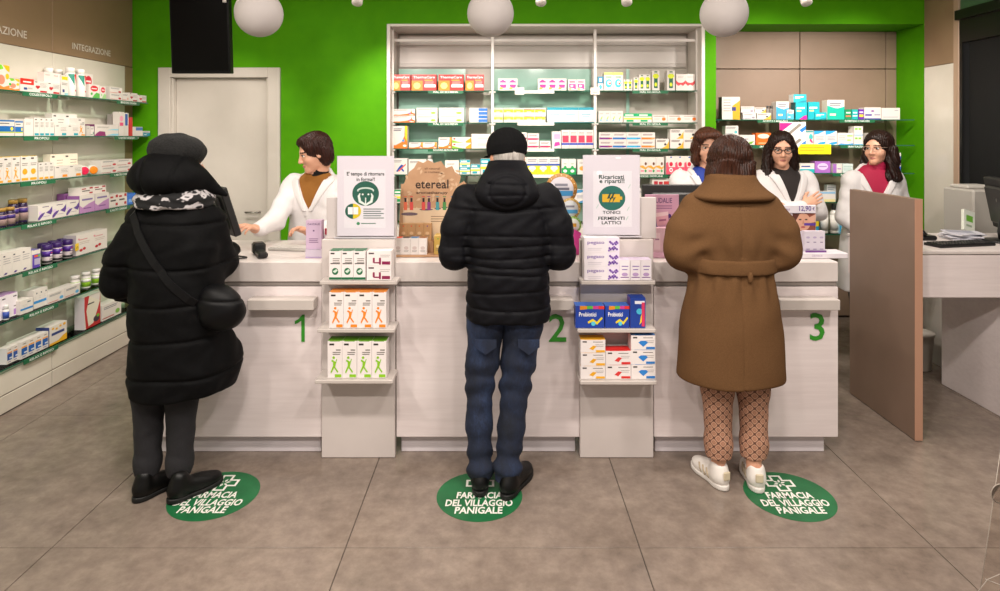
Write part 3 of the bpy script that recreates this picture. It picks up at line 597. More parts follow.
b = MB(); b.box(-.04, .04, -.002, .002, 0, .062, M('ece6dc', .5)); b.box(-.03, .03, -.0024, -.002, .03, .034, M('9a948c')); b.box(-.03, .02, -.0024, -.002, .018, .022, M('9a948c'))
b.build('price_card', None, (wx(519.5, 5.425), 5.425, UZ[0] - .037), label='small blank cream price card clipped between magenta cartons', cat='card')
b = MB(); b.box(-.04, .04, -.002, .002, 0, .062, M('e3dacd', .5)); b.box(-.03, .03, -.0024, -.002, .03, .034, M('9a948c')); b.box(-.02, .02, -.0024, -.002, .014, .02, M('9a948c'))
b.build('price_card', None, (wx(595, 5.425), 5.425, UZ[0] - .037), label='small cream price card clipped on the right post of the unit', cat='card')
run(U(0), 597.5, 603.5, 1, hp(14), [('r', 0, .5, 1, 1, '1f7fa0'), ('r', .3, .62, .7, .88, 'e0eef2'), ('e', .5, .25, .25, .16, '3fb0c0')], 'narrow carton with blue upper half' + q, **kw)
run(U(0), 604, 623, 2, hp(18), D('disc', '38b8d0', c='e3e46a'), 'white carton with cyan disc and yellow top' + q, **kw)
for a, c, h, nm in ((623.5, 632.5, 11, 'smallest'), ):
    run(U(0), a, c, 2, hp(h), D('bottle'), nm + ' green and yellow bottle carton' + q, **kw)
run(U(0), 633.5, 638.5, 1, hp(13), D('bottle'), 'medium-low green and yellow bottle carton' + q, **kw)
run(U(0), 639, 650.5, 2, hp(16), D('bottle'), 'medium green and yellow bottle carton, one of a pair' + q, **kw)
run(U(0), 652, 659.5, 1, hp(20), D('bottle'), 'tallest green and yellow bottle carton of the rising row' + q, **kw)
run(U(0), 667, 675, 1, hp(20), D('bottle'), 'tall green and yellow bottle carton standing apart' + q, **kw)
run(U(0), 676, 695, 2, hp(16.5), D('smile', 'd83038'), 'white carton with red smile ribbon' + q, **kw)
q = ', second row of white unit'
run(U(1), 391, 415, 1, hp(6.7), D('curve', 'ea7028', '2a60c0', 'f0f0ea'), 'flat white and orange carton with blue shape, two stacked' + q, stack=2, **kw)
run(U(1), 416.5, 437.5, 1, hp(7.3), D('medic', 'e6a0a0', '90c040'), 'flat white carton with green slash, left pile' + q, stack=2, **kw)
run(U(1), 439, 464, 1, hp(7.3), D('medic', 'e6a0a0', '90c040'), 'flat white carton with green slash, right pile' + q, stack=2, **kw)
run(U(1), 469.5, 487.5, 1, hp(3.6), [('r', .5, .1, 1, .9, '2a70c0')] + lines(.08, .4, .5, 1, .1), 'thin white and blue carton in a pile of four' + q, stack=4, **kw)
run(U(1), 493.5, 503, 1, hp(7.2), D('yel', 'f0d090', c='f4ee3a'), 'pale yellow carton pair at the left post' + q, stack=2, **kw)
run(U(1), 503.5, 523.5, 2, hp(7.2), D('yel', 'e8c860', c='f0e020'), 'yellow and cream carton mid-stack' + q, stack=2, **kw)
run(U(1), 523.5, 545.5, 2, hp(7.2), D('yel', 'e0502a', c='f2ea1c'), 'bright yellow carton with red band' + q, stack=2, **kw)
run(U(1), 547, 594, 3, hp(15), D('burst', '1494a8'), 'teal carton with white burst' + q, **kw)
run(U(1), 598.5, 623, 4, hp(11.5), D('leaf') and [('p', [(.3, .3), (.6, .55), (.7, .5), (.5, .25)], 'a8c860'), ('e', .4, .2, .15, .06, '58b0d8')] + lines(.2, .8, .8, 2), 'slim white carton with pale green leaf' + q, **kw)
run(U(1), 623.5, 652, 2, hp(9), D('grn', '12a868'), 'flat green carton with yellow band' + q, **kw)
run(U(1), 652.5, 698, 3, hp(7.6), D('tan', 'ec7a24'), 'flat white carton with orange fruit' + q, **kw)
q = ', third row of white unit'
run(U(2), 389, 407.5, 1, hp(22.5), D('curve', 'ec7820', '2a90d0', 'f4c820'), 'largest white carton with orange curve' + q, **kw)
run(U(2), 409, 437, 2, hp(6), D('curve', 'ec7820', '2a90d0', 'f0a040'), 'flat white carton with orange curve' + q, **kw)
run(U(2), 438.5, 451.5, 1, hp(11), D('curve', 'ec7820', '3aa0b0', 'f0a040'), 'middle-sized white carton with orange curve' + q, **kw)
run(U(2), 452, 471, 1, hp(5.6), [('p', [(0, 0), (.6, 0), (.3, .2), (0, .5)], '8ab82a'), ('p', [(.7, .2), (1, .9), (1, 0), (.75, 0)], 'f0a01c'), ('e', .12, .7, .06, .14, 'c82a2a')] + lines(.25, .7, .7, 2, .2), 'flat white carton with green foot and fruit' + q, stack=2, **kw)
run(U(2), 471.5, 490.5, 1, hp(7.2), lines(.3, .9, .7, 3, .18, 'b89a90', .06), 'flat cream carton with brown lettering' + q, col='efe3dc', stack=2, **kw)
run(U(2), 493.5, 527, 3, hp(8), D('bandm', 'a8245c', 'a8245c'), 'flat white and plum carton behind the black cap' + q, stack=2, **kw)
run(U(2), 527.5, 539, 1, hp(7.5), D('bandm', 'b0245c', 'b0245c'), 'flat white and plum carton right of the cap' + q, stack=2, **kw)
run(U(2), 539.5, 550.5, 1, hp(7.5), D('bandm', 'b0245c', 'c8324c'), 'single flat white and plum carton' + q, **kw)
run(U(2), 552, 561, 1, hp(17), [('r', .2, .55, .9, .85, 'f0a0c0'), ('p', [(.2, .1), (.9, .2), (.8, .4), (.3, .35)], 'e83a98')], 'white carton with soft pink panel' + q, **kw)
run(U(2), 561.5, 593.5, 4, hp(18.5), D('bar3', 'd83a58', '4a5ab0'), 'white carton with red panel and blue line' + q, **kw)
for a, c, c1, c2, nm in ((599, 612.5, '7a2a80', 'a03060', 'purple'), (612.5, 626.5, '1f70c0', '3a3a9a', 'blue'), (626.5, 641, '3ab0e0', '2f90d0', 'sky blue'), (641, 655, 'f08030', 'f0a060', 'orange')):
    run(U(2), a, c, 1, hp(8), D('bandm', c1, c2), 'flat white carton with %s band, two stacked' % nm + q, stack=2, **kw)
run(U(2), 656, 669, 1, hp(9.6), D('corner', 'f0b030'), 'white carton with yellow corner, single' + q, **kw)
run(U(2), 670, 697, 2, hp(9.6), D('corner', 'f0b030'), 'white carton with yellow corner, stacked pairs' + q, stack=2, **kw)
q = ', fourth row of white unit'
run(U(3), 393, 407.5, 1, hp(16), D('run', 'e0502a'), 'white carton with blue and red runner, left' + q, **kw)
run(U(3), 408.5, 426, 1, hp(15), D('run', 'e0502a'), 'wider white carton with blue and red runner' + q, **kw)
bottles(U(3), [430], .028, hp(19), 'pale grey bottle behind the kraft display' + q, 'cfc9c4', 'd8d2cd', unit='U', name='lotion_bottle', back=.04)
run(U(3), 445, 459, 1, hp(14), D('plain'), 'plain white carton right of the kraft display' + q, **kw)
run(U(3), 459.5, 470, 1, hp(7.2), D('grn', '1f9fb0'), 'teal and lime carton, two stacked' + q, stack=2, **kw)
run(U(3), 470.5, 480, 1, hp(10), D('grn', '1f9fb0'), 'single teal and lime carton' + q, **kw)
run(U(3), 480.5, 491, 1, hp(15.5), D('grn', '22a0b0'), 'tall teal and lime carton beside the cap' + q, **kw)
run(U(3), 494, 559.5, 6, hp(17.2), D('sheep', 'e4dc20', '3a56a8'), 'yellow and white carton with blue band' + q, **kw)
run(U(3), 561.5, 576, 2, hp(15.3), D('tree', '109a4c'), 'white carton with green lower half' + q, **kw)
run(U(3), 577.5, 596, 2, hp(15), [('e', .5, .4, .3, .15, 'e0a040')] + lines(.2, .8, .8, 2), 'white carton with tan emblem beside the post' + q, **kw)
run(U(3), 600, 638, 3, hp(16), D('yel', 'e8d070', c='f0e470'), 'pale yellow carton behind the paper poster' + q, **kw)
run(U(3), 640, 664, 3, hp(17.2), D('almond'), 'white carton with orange ribbon and almond' + q, **kw)
run(U(3), 666, 693.5, 3, hp(18.2), D('berry', 'e0506c'), 'white and pink carton with raspberry dots' + q, **kw)
q = ', lowest row of white unit'
run(U(4), 394, 412, 2, hp(13), D('grn', '1f9a58'), 'green carton behind the paper poster' + q, **kw)
run(U(4), 414, 490, 5, hp(14), D('half', 'c03a5a', 'f0f0f0'), 'white and crimson carton behind the kraft display' + q, **kw)
run(U(4), 496, 590, 6, hp(13), D('wave', '4a90c0'), 'white and blue carton behind the quilted jacket' + q, **kw)
run(U(4), 600, 650, 3, hp(14), D('medic', '5a90c0', '5a90c0'), 'white carton with light blue dot' + q, **kw)
run(U(4), 652, 690, 2, hp(24), [('r', .1, .75, .3, .9, 'b82a3a'), ('r', .36, .72, .56, .88, 'b82a3a'), ('r', .62, .76, .9, .9, 'c83a3a'), ('r', .1, .62, .9, .67, '6a5a5a')], 'white carton with red scribble above the black monitor' + q, **kw)

# ---- right niche: five glass shelves
NZ = [wz(y, 5.42) for y in (119.5, 145, 173, 202, 234)]
NN = ['topmost', 'second', 'third', 'fourth', 'lowest']
NS = [[(775, 'ACIDITA E REFLUSSO'), (857, 'INTESTINO E NAUSEA')], [(770, 'IRRITAZIONI'), (858, 'IRRITAZIONI')], [(850, 'REGOLARITA')], [], []]
for k, z in enumerate(NZ):
    t = thing('glass_shelf', '%s glass shelf in the taupe niche on the right' % NN[k], 'shelf', group='glass shelves in the right niche')
    b = MB(); b.box(1.87, 3.62, 5.417, YN - .002, z - .008, z, MAT['glass']); b.build('pane', t)
    b = MB(); b.box(1.87, 3.62, 5.415, 5.417, z - .0085, z + .0002, MAT['edge']); b.build('edge', t)
    for x in (1.95, 2.66, 3.42):
        b = MB(); b.cbox(x - .006, x + .006, YN - .2, YN, z - .026, z - .0085, M('c4bfb8', .35, .5), .002); b.build('bracket', t)
    for px, s in NS[k]: shelf_strip(None, t, wx(px, 5.415), 5.415, z, .31, s)
def Nn(k): return (0, 5.43, NZ[k])
q = ', top shelf of taupe niche'
run(Nn(0), 722, 740, 1, hp(22.5), [('p', [(.6, 0), (1, 0), (1, .85), (.85, .75), (.58, .6)], 'f0a820'), ('r', .55, .38, .78, .55, '2a3a80')] + lines(.08, .5, .85, 5, .12), 'large grey and amber carton' + q, side='3a3a36', unit='U')
run(Nn(0), 743, 756, 1, hp(6.5), D('medic', '3a4a8a', '9a90a0'), 'flat white carton with blue line, lower left' + q, stack=1, unit='U')
run(Nn(0), 757, 771, 1, hp(6.5), D('corner', 'f0b030'), 'flat white carton with amber corner, lower right' + q, unit='U')
run(Nn(0), 741, 754.5, 1, hp(6.5), D('medic', '3a4a8a', '9a90a0'), 'flat white carton with blue line, resting on top' + q, lift=hp(6.5) + .0006, back=.02, unit='U')
run(Nn(0), 755, 766, 1, hp(5.5), D('corner', 'f0a830'), 'flat white carton with amber corner, resting on top' + q, lift=hp(6.5) + .0006, back=.02, unit='U')
bottles(Nn(0), [767.5, 770.5, 773.3], .012, hp(14), 'slim grey bottle in a row of three' + q, '8f8a84', '4a4a4c', unit='U', back=.06, capr=.8)
run(Nn(0), 776, 789, 1, hp(18), D('half', '38a0c8', 'f0e6a0'), 'white and blue carton' + q, unit='U')
run(Nn(0), 787, 794, 1, hp(9.5), D('half', '50b0c8', 'f0f0f0'), 'small white and blue carton in front' + q, back=-.012, depth=.01, unit='U')
run(Nn(0), 795.5, 807, 1, hp(17), D('tealpk', 'e81c98'), 'turquoise and magenta carton' + q, col='18b0bc', side='0f6a70', unit='U')
run(Nn(0), 793.5, 806.5, 1, hp(8), D('tealpk', '1a90a8'), 'turquoise carton lying on the magenta one' + q, col='20b4c0', lift=hp(17) + .0006, side='eef2f2', unit='U')
run(Nn(0), 808, 819.5, 1, hp(17.5), D('tealpk', '0f8fa0'), 'tall turquoise carton with white stripe' + q, col='18acb8', unit='U')
run(Nn(0), 815, 826.5, 1, hp(7), D('tealpk', '0f8fa0'), 'low turquoise carton in front' + q, col='1cb4c0', back=-.012, depth=.01, unit='U')
run(Nn(0), 827, 844.5, 1, hp(19.5), D('half', '14b49c', 'f0f0c0'), 'large white and sea green carton' + q, side='efe6d6', unit='U')
run(Nn(0), 845, 851.5, 1, hp(10), [('r', .1, .25, .9, .4, 'e07050'), ('r', .15, .6, .85, .75, 'cfe8d8')], 'small dark green carton' + q, col='1c8a58', unit='U')
run(Nn(0), 852, 858, 1, hp(10), [('r', .1, .3, .9, .42, 'e0f0ea'), ('r', .15, .6, .85, .75, 'cfe8e8')], 'small turquoise carton' + q, col='1ea8a8', unit='U')
run(Nn(0), 858.5, 864, 1, hp(10), [('r', .1, .25, .9, .5, 'e8c83a'), ('r', .15, .65, .85, .8, 'dccfe8')], 'small purple and yellow carton' + q, col='6a2aa0', unit='U')
run(Nn(0), 864.5, 881, 1, hp(12), [('r', 0, .0, 1, .1, '4a4a9a'), ('r', .05, .3, .45, .45, '5a4aa0'), ('r', .6, .35, .95, .42, '6a6a9a'), ('e', .5, .7, .1, .08, '8a5aa0')], 'white carton with violet writing' + q, unit='U')
run(Nn(0), 881.5, 900, 1, hp(11.5), [('r', .08, .18, .9, .24, '9aa8b8'), ('r', .7, .75, .92, .8, '8a8a9a')], 'plain white carton at the right end' + q, unit='U')
q = ', second shelf of taupe niche'
run(Nn(1), 722, 755, 1, hp(10), [('p', [(.75, .1), (.85, .3), (.98, .4), (.9, .1)], '6ab02a'), ('r', .55, .55, .8, .62, '6a6a7a')], 'long white carton with green leaf' + q, unit='U')
run(Nn(1), 725.5, 738.5, 1, hp(9), D('medic', '8a9aa8', '60c0c8'), 'white and aqua carton resting on the long carton' + q, lift=hp(10) + .0006, unit='U')
run(Nn(1), 756, 771, 1, hp(12), [('e', .5, .72, .4, .2, 'f4dcc8'), ('r', .15, .1, .85, .2, 'f0b080')], 'orange carton with white oval' + q, col='e86a1c', unit='U')
run(Nn(1), 803.5, 813.5, 1, hp(14.5), [('e', .75, .55, .2, .2, '40b8b8'), ('p', [(.6, .3), (.9, .1), (.95, .2), (.7, .45)], 'd83a7a'), ('r', .0, .86, 1, .95, '1a8f8f')], 'white carton with aqua swirl' + q, unit='U')
run(Nn(1), 814, 837, 2, hp(14), D('wave', '2f9fd8'), 'white carton with blue waves' + q, unit='U')
run(Nn(1), 837.5, 853.5, 1, hp(12), [('r', .6, .7, .95, .8, '8ac83a'), ('r', .6, .35, .85, .45, '9ad04a'), ('p', [(0, 0), (1, 0), (1, .15), (.6, .08), (.2, .14)], '4a9ad0')] + lines(.08, .5, .75, 3, .14), 'white carton with green tabs' + q, unit='U')
run(Nn(1), 854, 863, 1, hp(9.3), [('r', .1, .6, .4, .8, '8ac84a'), ('r', .5, .6, .8, .8, '8ac84a'), ('r', 0, 0, 1, .1, '6ab0d8')], 'small white carton with green tabs, two stacked' + q, stack=2, unit='U')
run(Nn(1), 868, 890, 1, hp(12), D('medic', 'd05060', 'd05060'), 'white carton behind the curly haired pharmacist' + q, unit='U')
q = ', third shelf of taupe niche'
run(Nn(2), 782, 797.5, 1, hp(16), [('r', .15, .6, .85, .66, '8a7a10'), ('r', .15, .45, .8, .5, '8a7a10')], 'bright yellow carton' + q, col='e8b81c', unit='U')
run(Nn(2), 800, 814.5, 1, hp(9.5), [('r', 0, .0, 1, .4, '1fb0b8'), ('r', .1, .62, .7, .74, '2a4a90'), ('r', 0, .4, 1, .48, 'e8f0f0')], 'white carton with turquoise lower half' + q, unit='U')
run(Nn(2), 815, 830.5, 1, hp(11.5), [('e', .5, .55, .35, .3, 'd8c4e4'), ('r', .25, .5, .75, .6, '9a7ab8')], 'purple carton with pale oval' + q, col='a86ac0', unit='U')
run(Nn(2), 833, 842, 1, hp(9), [('r', .0, .0, .4, 1, 'a06ab8'), ('r', .5, .4, .9, .5, 'a06ab8')], 'small white and purple carton' + q, unit='U')
run(Nn(2), 842.5, 853, 1, hp(9), lines(.1, .9, .7, 3, .2, '8ab0a8', .06), 'small pale aqua carton' + q, col='d0dcd8', unit='U')
run(Nn(2), 887.5, 901, 1, hp(10), D('half', '3a5ab0', 'e8ecf4'), 'blue and white carton, two stacked at the right end' + q, stack=2, unit='U')
q = ', fourth shelf of taupe niche'
bottles(Nn(3), [807.5], .03, hp(16), 'pale green pump bottle' + q, 'b8dcc4', 'e8ece8', '4fae74', unit='U', name='lotion_bottle', capr=.5, caph=.25)
run(Nn(3), 796, 803, 1, hp(13), [('e', .5, .4, .3, .2, '6ab89a')], 'small white and mint carton' + q, unit='U')
run(Nn(3), 811.5, 835.5, 1, hp(10), [('r', 0, 0, 1, .25, 'e8dc9a'), ('e', .35, .35, .12, .2, 'e8b82a'), ('r', 0, .8, 1, 1, '90b8d8')], 'wide white and pale blue carton with yellow duck' + q, unit='U', back=.0)
run(Nn(3), 827, 836, 1, hp(16), D('medic', '5a6a7a', '8a8a8a'), 'grey carton standing behind the duck carton' + q, col='b4b6b4', back=.095, depth=.05, unit='U')
run(Nn(3), 728, 778, 4, hp(14), D('wave', '5aa0b0'), 'white and teal carton behind the pharmacists' + q, unit='U')
q = ', lowest shelf of taupe niche'
run(Nn(4), 814.5, 819, 1, hp(25), [('r', 0, .3, 1, .5, 'e8d02a'), ('r', 0, .6, 1, .75, '1a90b0')], 'tall narrow blue and yellow carton' + q, col='2a9ac0', unit='U')
for px, nm in ((824, 'left'), (834, 'right')):
    m1, m2 = bottle(.034, hp(29), 'dcd8d0', '3a3a38', 'e9e6df', .55, .2, None, .15)
    o = put('glass_bottle', m1, None, (wx(px, 5.48), 5.48, NZ[4] + .0006), (0, 0, 0), 'clear bottle with dark neck, %s of two' % nm + q, 'bottle'); put('cap', m2, o)
run(Nn(4), 839.5, 850, 1, hp(12), D('half', '3aa8d8', 'e8f4f8'), 'low light blue carton' + q, col='bfe0ec', unit='U')
run(Nn(4), 800, 813, 2, hp(20), D('wave', '3a9ac0'), 'white and blue carton behind the price display' + q, unit='U')
# promotional sign hanging over the second niche shelf
sg = thing('promotion_sign', 'white promotional sign with pink and blue corners behind the pharmacist with glasses', 'sign', (wx(792, 5.40), 5.385, wz(154, 5.385)))
W_, H_ = wx(804, 5.385) - wx(778, 5.385), wz(122, 5.385) - wz(154, 5.385)
b = MB(); b.box(-W_ / 2, W_ / 2, 0, .006, 0, H_, M('efe9e2', .45)); b.build('board', sg)
b = MB()
def sp(pts, c, o): b.add([((p[0] - .5) * W_, -o, p[1] * H_) for p in pts], [tuple(range(len(pts)))], M(c, .45))
for v in (.5, .97):
    sp([(.0, v), (.5, v), (.0, v - .3)], 'e01c84', .001); sp([(.75, v - .22), (1, v - .08), (1, v - .2), (.85, v - .3)], '2a80d0', .001)
    sp([(.2, v - .38), (.3, v - .43), (.85, v - .06), (.75, v - .01)], '8a8278', .0012)
sp([(.05, .1), (.55, .1), (.55, .2), (.05, .2)], '77706a', .0012)
b.build('print', sg)
b = MB(); b.prism([(.0, -.001), (.33, -.001), (.33, .085), (.07, .085)], -.004, -.0015, M('f0dc1c', .45)); 
for v in (.03, .055): b.box(.06, .27, -.0046, -.004, v, v + .008, M('a89a20', .5))
b.build('yellow_flag', sg)
# ================================================================ the counter
YF = 3.25; ZT = 1.02
WD = MAT['wood']; grey = noisy('grey_laminate', 'cdc3bf', 'd3c9c5', 4, .45); kickm = noisy('kick_grey', 'dcd4d8', 'e2dade', 4, .4); trayc = M('c3bab4', .4)
cx = [wx(137, YF), wx(322, YF), wx(396, YF), wx(580, YF), wx(653.5, YF), wx(838.5, YF)]
wt = thing('counter_worktop', 'long white worktop running across the three counters', 'worktop', (0, 0, 0))
b = MB(); b.cbox(cx[0], cx[5], YF, 3.93, .915, ZT, MAT['top'], .004); b.build('slab', wt)
b = MB(); b.box(cx[0] + .004, cx[5] - .004, YF + .01, 3.92, .893, .915, M('8a817b', .5)); b.build('shadow_gap', wt)
NUM = [('1', 300, 328), ('2', 557.5, 328), ('3', 817, 327)]
LED = [(247, 313.5), (506, 573.5), (780, 840.5)]
for k in range(3):
    x0, x1 = cx[2 * k], cx[2 * k + 1]; ds = ['under the black quilted coat', 'behind the man in jeans', 'behind the camel coat'][k]
    c = thing('counter_unit', 'white wood-grain counter marked with green %s, %s' % (NUM[k][0], ds), 'counter', (0, 0, 0), group='numbered counters')
    b = MB(); b.box(x0 + .01, x1 - .01, YF + .03, 3.88, .1, .892, grey); b.build('carcass', c)
    b = MB(); b.cbox(x0 + .002, x1 - .002, YF, YF + .028, .102, .889, WD, .002); b.build('front_panel', c)
    xk1 = x1 - .02 if k < 2 else wx(824, 3.3)
    b = MB(); b.cbox(x0 + .02, xk1, 3.30, 3.82, .001, .1, kickm, .002); b.build('kickboard', c)
    la, lb = LED[k]; dl = 3.165
    b = MB(); b.cbox(wx(la, dl), wx(lb, dl), dl, YF - .001, wz(310.5, dl), wz(300, dl), trayc, .003); b.build('bag_ledge', c)
    t = MB(); n_, px, py = NUM[k]; v, f, tw, th = text_mesh(n_, 1, 0, 0.0); hh = 27 * YF / F
    xn, zn = wx(px, YF), wz(py + 13.5, YF)
    if n_ == '1': t.prism([(xn + .008, zn), (xn + .025, zn), (xn + .025, zn + hh), (xn + .013, zn + hh), (xn - .006, zn + hh - .022), (xn - .026, zn + hh - .034), (xn - .026, zn + hh - .05), (xn - .008, zn + hh - .042), (xn + .008, zn + hh - .031)], YF - .004, YF - .0005, M('2f8f22', .45))
    else:
        for of in (.0006, .004): t.text(n_, (xn, YF - .0005, zn), (1, 0, 0), (0, 0, 1), hh / th, M('2f8f22', .45), 'c', of, 0, None, .008)
    t.build('number', c)
# ---- display columns between the counters
def column(xa, xb, trays, nm):
    o = thing('display_column', nm, 'display stand', (0, 0, 0), group='display columns between counters')
    b = MB(); b.cbox(wx(xa, 3.235), wx(xb, 3.235), 3.235, 3.275, .001, ZT + .12, grey, .003); b.build('panel', o)
    b = MB(); b.cbox(wx(xa + 6, 3.28), wx(xb + 2, 3.28), 3.262, 3.285, ZT + .12, wz(197, 3.28), noisy('grey_board', 'c6bdbb', 'ccc3c1', 4, .4), .003); b.build('header_board', o)
    out = []
    for (a, c, yt, dd) in trays:
        z = wz(yt, dd); b = MB(); b.cbox(wx(a, dd), wx(c, dd), dd, 3.235, z - .02, z - .001, trayc, .003); tr = b.build('tray', o)
        b = MB(); b.box(wx(a, dd) + .004, wx(c, dd) - .004, dd + .002, dd + .006, z - .001, z + .008, MAT['acrylic']); b.build('acrylic_lip', tr)
        out.append(z)
    return o, out
c1, z1 = column(321.5, 395, [(319.5, 397, 281, 3.13), (317, 394.5, 329, 3.10), (314.5, 393, 380, 3.09)], 'grey display column with three trays between counters one and two')
c2, z2 = column(580, 653.5, [(581, 655.5, 281, 3.13), (577.5, 656, 329, 3.10), (580, 657, 381, 3.09)], 'grey display column with three trays between counters two and three')
def tr(z, fy, a, c, n, hpx, des, desc, stack=1, **k):
    run((0, fy, z), a, c, n, hpx * fy / F, des, desc, stack=stack, unit='U', depth=k.pop('depth', .075), name=k.pop('name', 'medicine_carton'), **k)
y0 = 3.145
tr(z1[0], y0, 329, 365.5, 3, 29.5, D('leaf'), 'white carton with dark green leaf on the top tray beneath the mask poster', top='2a6a4a', col='ece4e2')
tr(z1[0], y0, 366.5, 391.5, 1, 14.4, [('r', .08, .8, .3, .9, '4a3a40')] + lines(.55, .95, .72, 2, .12) + [('p', [(.25, .55), (.33, .55), (.33, .25), (.5, .25), (.5, .55), (.58, .55), (.58, .08), (.5, .08), (.5, .16), (.3, .16), (.25, .22)], '8a1c4c'), ('r', .62, .08, .95, .3, '8a1c4c')], 'white carton with plum sign, two stacked beside the green leaf cartons', stack=2, col='ece4e2')
y0 = 3.115
tr(z1[1], y0, 329, 386.5, 4, 36, D('fig', 'f08a24'), 'white carton with orange figure on the middle tray of the left column', top='e08a3a', col='ece4e2')
tr(z1[2], y0, 327.5, 386.5, 4, 37, D('fig', '8cc81e'), 'white carton with lime green figure on the lowest tray of the left column', top='5f9a1c', col='ece4e2')
def pmsh():  # violet petals
    r = [('p', [(.62, .9), (.7, .7), (.66, .5), (.74, .3), (.7, .1), (1, 0), (1, 1), (.7, 1)], 'eadff0')]
    for k in range(16): r.append(('e', .7 + .26 * ((k * 7) % 16) / 16, .1 + .8 * ((k * 5 + k // 4 * 3) % 9) / 9, .03, .08, '6a3f9a' if k % 3 else '8f6ab8'))
    return r
y0 = 3.145
tr(z2[0], y0, 584, 619.5, 1, 14, [('t', .33, .5, .24, 'pegaso', '7a5aa8', .48)] + lines(.1, .5, .25, 2, .12, 'b0a8b8') + pmsh(), 'white carton with violet petals, three stacked beneath the battery poster', stack=3, col='ece4ea')
tr(z2[0], y0, 619.5, 651.5, 3, 20.5, [('e', .5, .28, .3, .09, 'b89ac8'), ('r', .2, .66, .85, .7, '7a5aa8'), ('r', .1, .12, .9, .16, '7a4a90'), ('r', .25, .5, .75, .54, '7a5aa8')], 'small white carton with violet wing beside the petal cartons', col='ece4ea', top='d8c8e0')
y0 = 3.115
PB = [('p', [(.15, 1), (.4, 1), (.4, .85), (.15, .82)], 'e08a1c'), ('r', .4, .86, .6, 1, '5ab83a'), ('r', .6, .86, .8, 1, 'c83a90'), ('r', .8, .86, 1, 1, 'd8302a'), ('t', .42, .52, .2, 'Probiotici', 'ffffff', .6), ('p', [(.45, .2), (.6, .3), (.75, .15), (.95, .45), (.9, .5), (.74, .28), (.6, .42), (.42, .28)], 'e8d02a'), ('e', .62, .2, .08, .1, '5ac8e0')]
tr(z2[1], y0, 575.5, 604.5, 1, 22, PB, 'wide blue carton with rainbow top, left of the middle tray', col='1c3fa0', top='3a6ac0')
tr(z2[1], y0, 605, 629.5, 1, 22, PB, 'wide blue carton with rainbow top, centre of the middle tray', col='1c3fa0', top='3a6ac0')
tr(z2[1], y0, 630, 645.5, 1, 30, [('r', .3, .8, .95, .9, 'e8e8f4'), ('p', [(.6, .1), (.9, .3), (.85, .6), (.7, .4)], 'e8d02a'), ('e', .6, .55, .2, .1, '48b8d8'), ('r', .75, .05, .95, .85, 'd83a60')], 'tall blue carton at the right of the middle tray', col='1c3f98', side='6a3a90')
for a, c, n, h, col, nm, pill in ((580.5, 605.5, 3, 13, 'f0b020', 'yellow', 'e8a818'), (605.5, 631, 2, 14, 'd82a28', 'red', 'd83a38'), (631, 655.5, 3, 14.5, '2a7ac8', 'blue', '2a80d0')):
    tr(z2[2], y0, a, c, 1, h, [('r', .08, .78, .25, .88, '3a3430'), ('r', .5, .8, .9, .84, '4a4440')] + lines(.6, .95, .6, 2, .12) + [('p', [(.35, .3), (.5, .55), (.65, .5), (.5, .2)] if col != '2a7ac8' else [(.3, .5), (.4, .62), (.6, .62), (.7, .5), (.5, .2)], pill), ('r', .62, .04, .98, .2, col)], 'white carton with %s corner in the stack of %d on the lowest tray' % (nm, n), stack=n, top=col, col='ece4e2')
# ---- paper posters in clear sleeves above the columns
def poster(x0, x1, y0, y1, nm, draw):
    d = 3.243; Wp, Hp = wx(x1, d) - wx(x0, d), wz(y0, d) - wz(y1, d)
    o = thing('poster', nm, 'poster', (wx((x0 + x1) / 2, d), d, wz(y1, d)))
    b = MB(); b.box(-Wp / 2, Wp / 2, .004, .007, 0, Hp, M('dcd5de', .6)); b.build('paper', o)
    b = MB(); b.box(-Wp / 2 - .012, Wp / 2 + .006, -.002, 0, -.006, Hp + .004, MAT['acrylic']); b.build('clear_sleeve', o)
    b = MB(); b.box(-Wp / 2 - .014, Wp / 2 + .008, -.003, .012, -.012, -.006, M('cfcad0', .3)); b.build('sleeve_foot', o)
    b = MB(); draw(b, Wp, Hp); b.build('print', o); return o
def pp(b, W, Hh, pts, c, k=1): b.add([((p[0] - .5) * W, .0038 - .0003 * k, p[1] * Hh) for p in pts], [tuple(range(len(pts)))], M(c, .6))
def pt(b, W, Hh, s, u, v, h, c, wd, k=3): b.text(s, ((u - .5) * W, .0038 - .0003 * k, v * Hh), (1, 0, 0), (0, 0, 1), h * Hh / .72, M(c, .6), 'c', 0, 0, wd * W, .022)
DG = '1f5a4a'
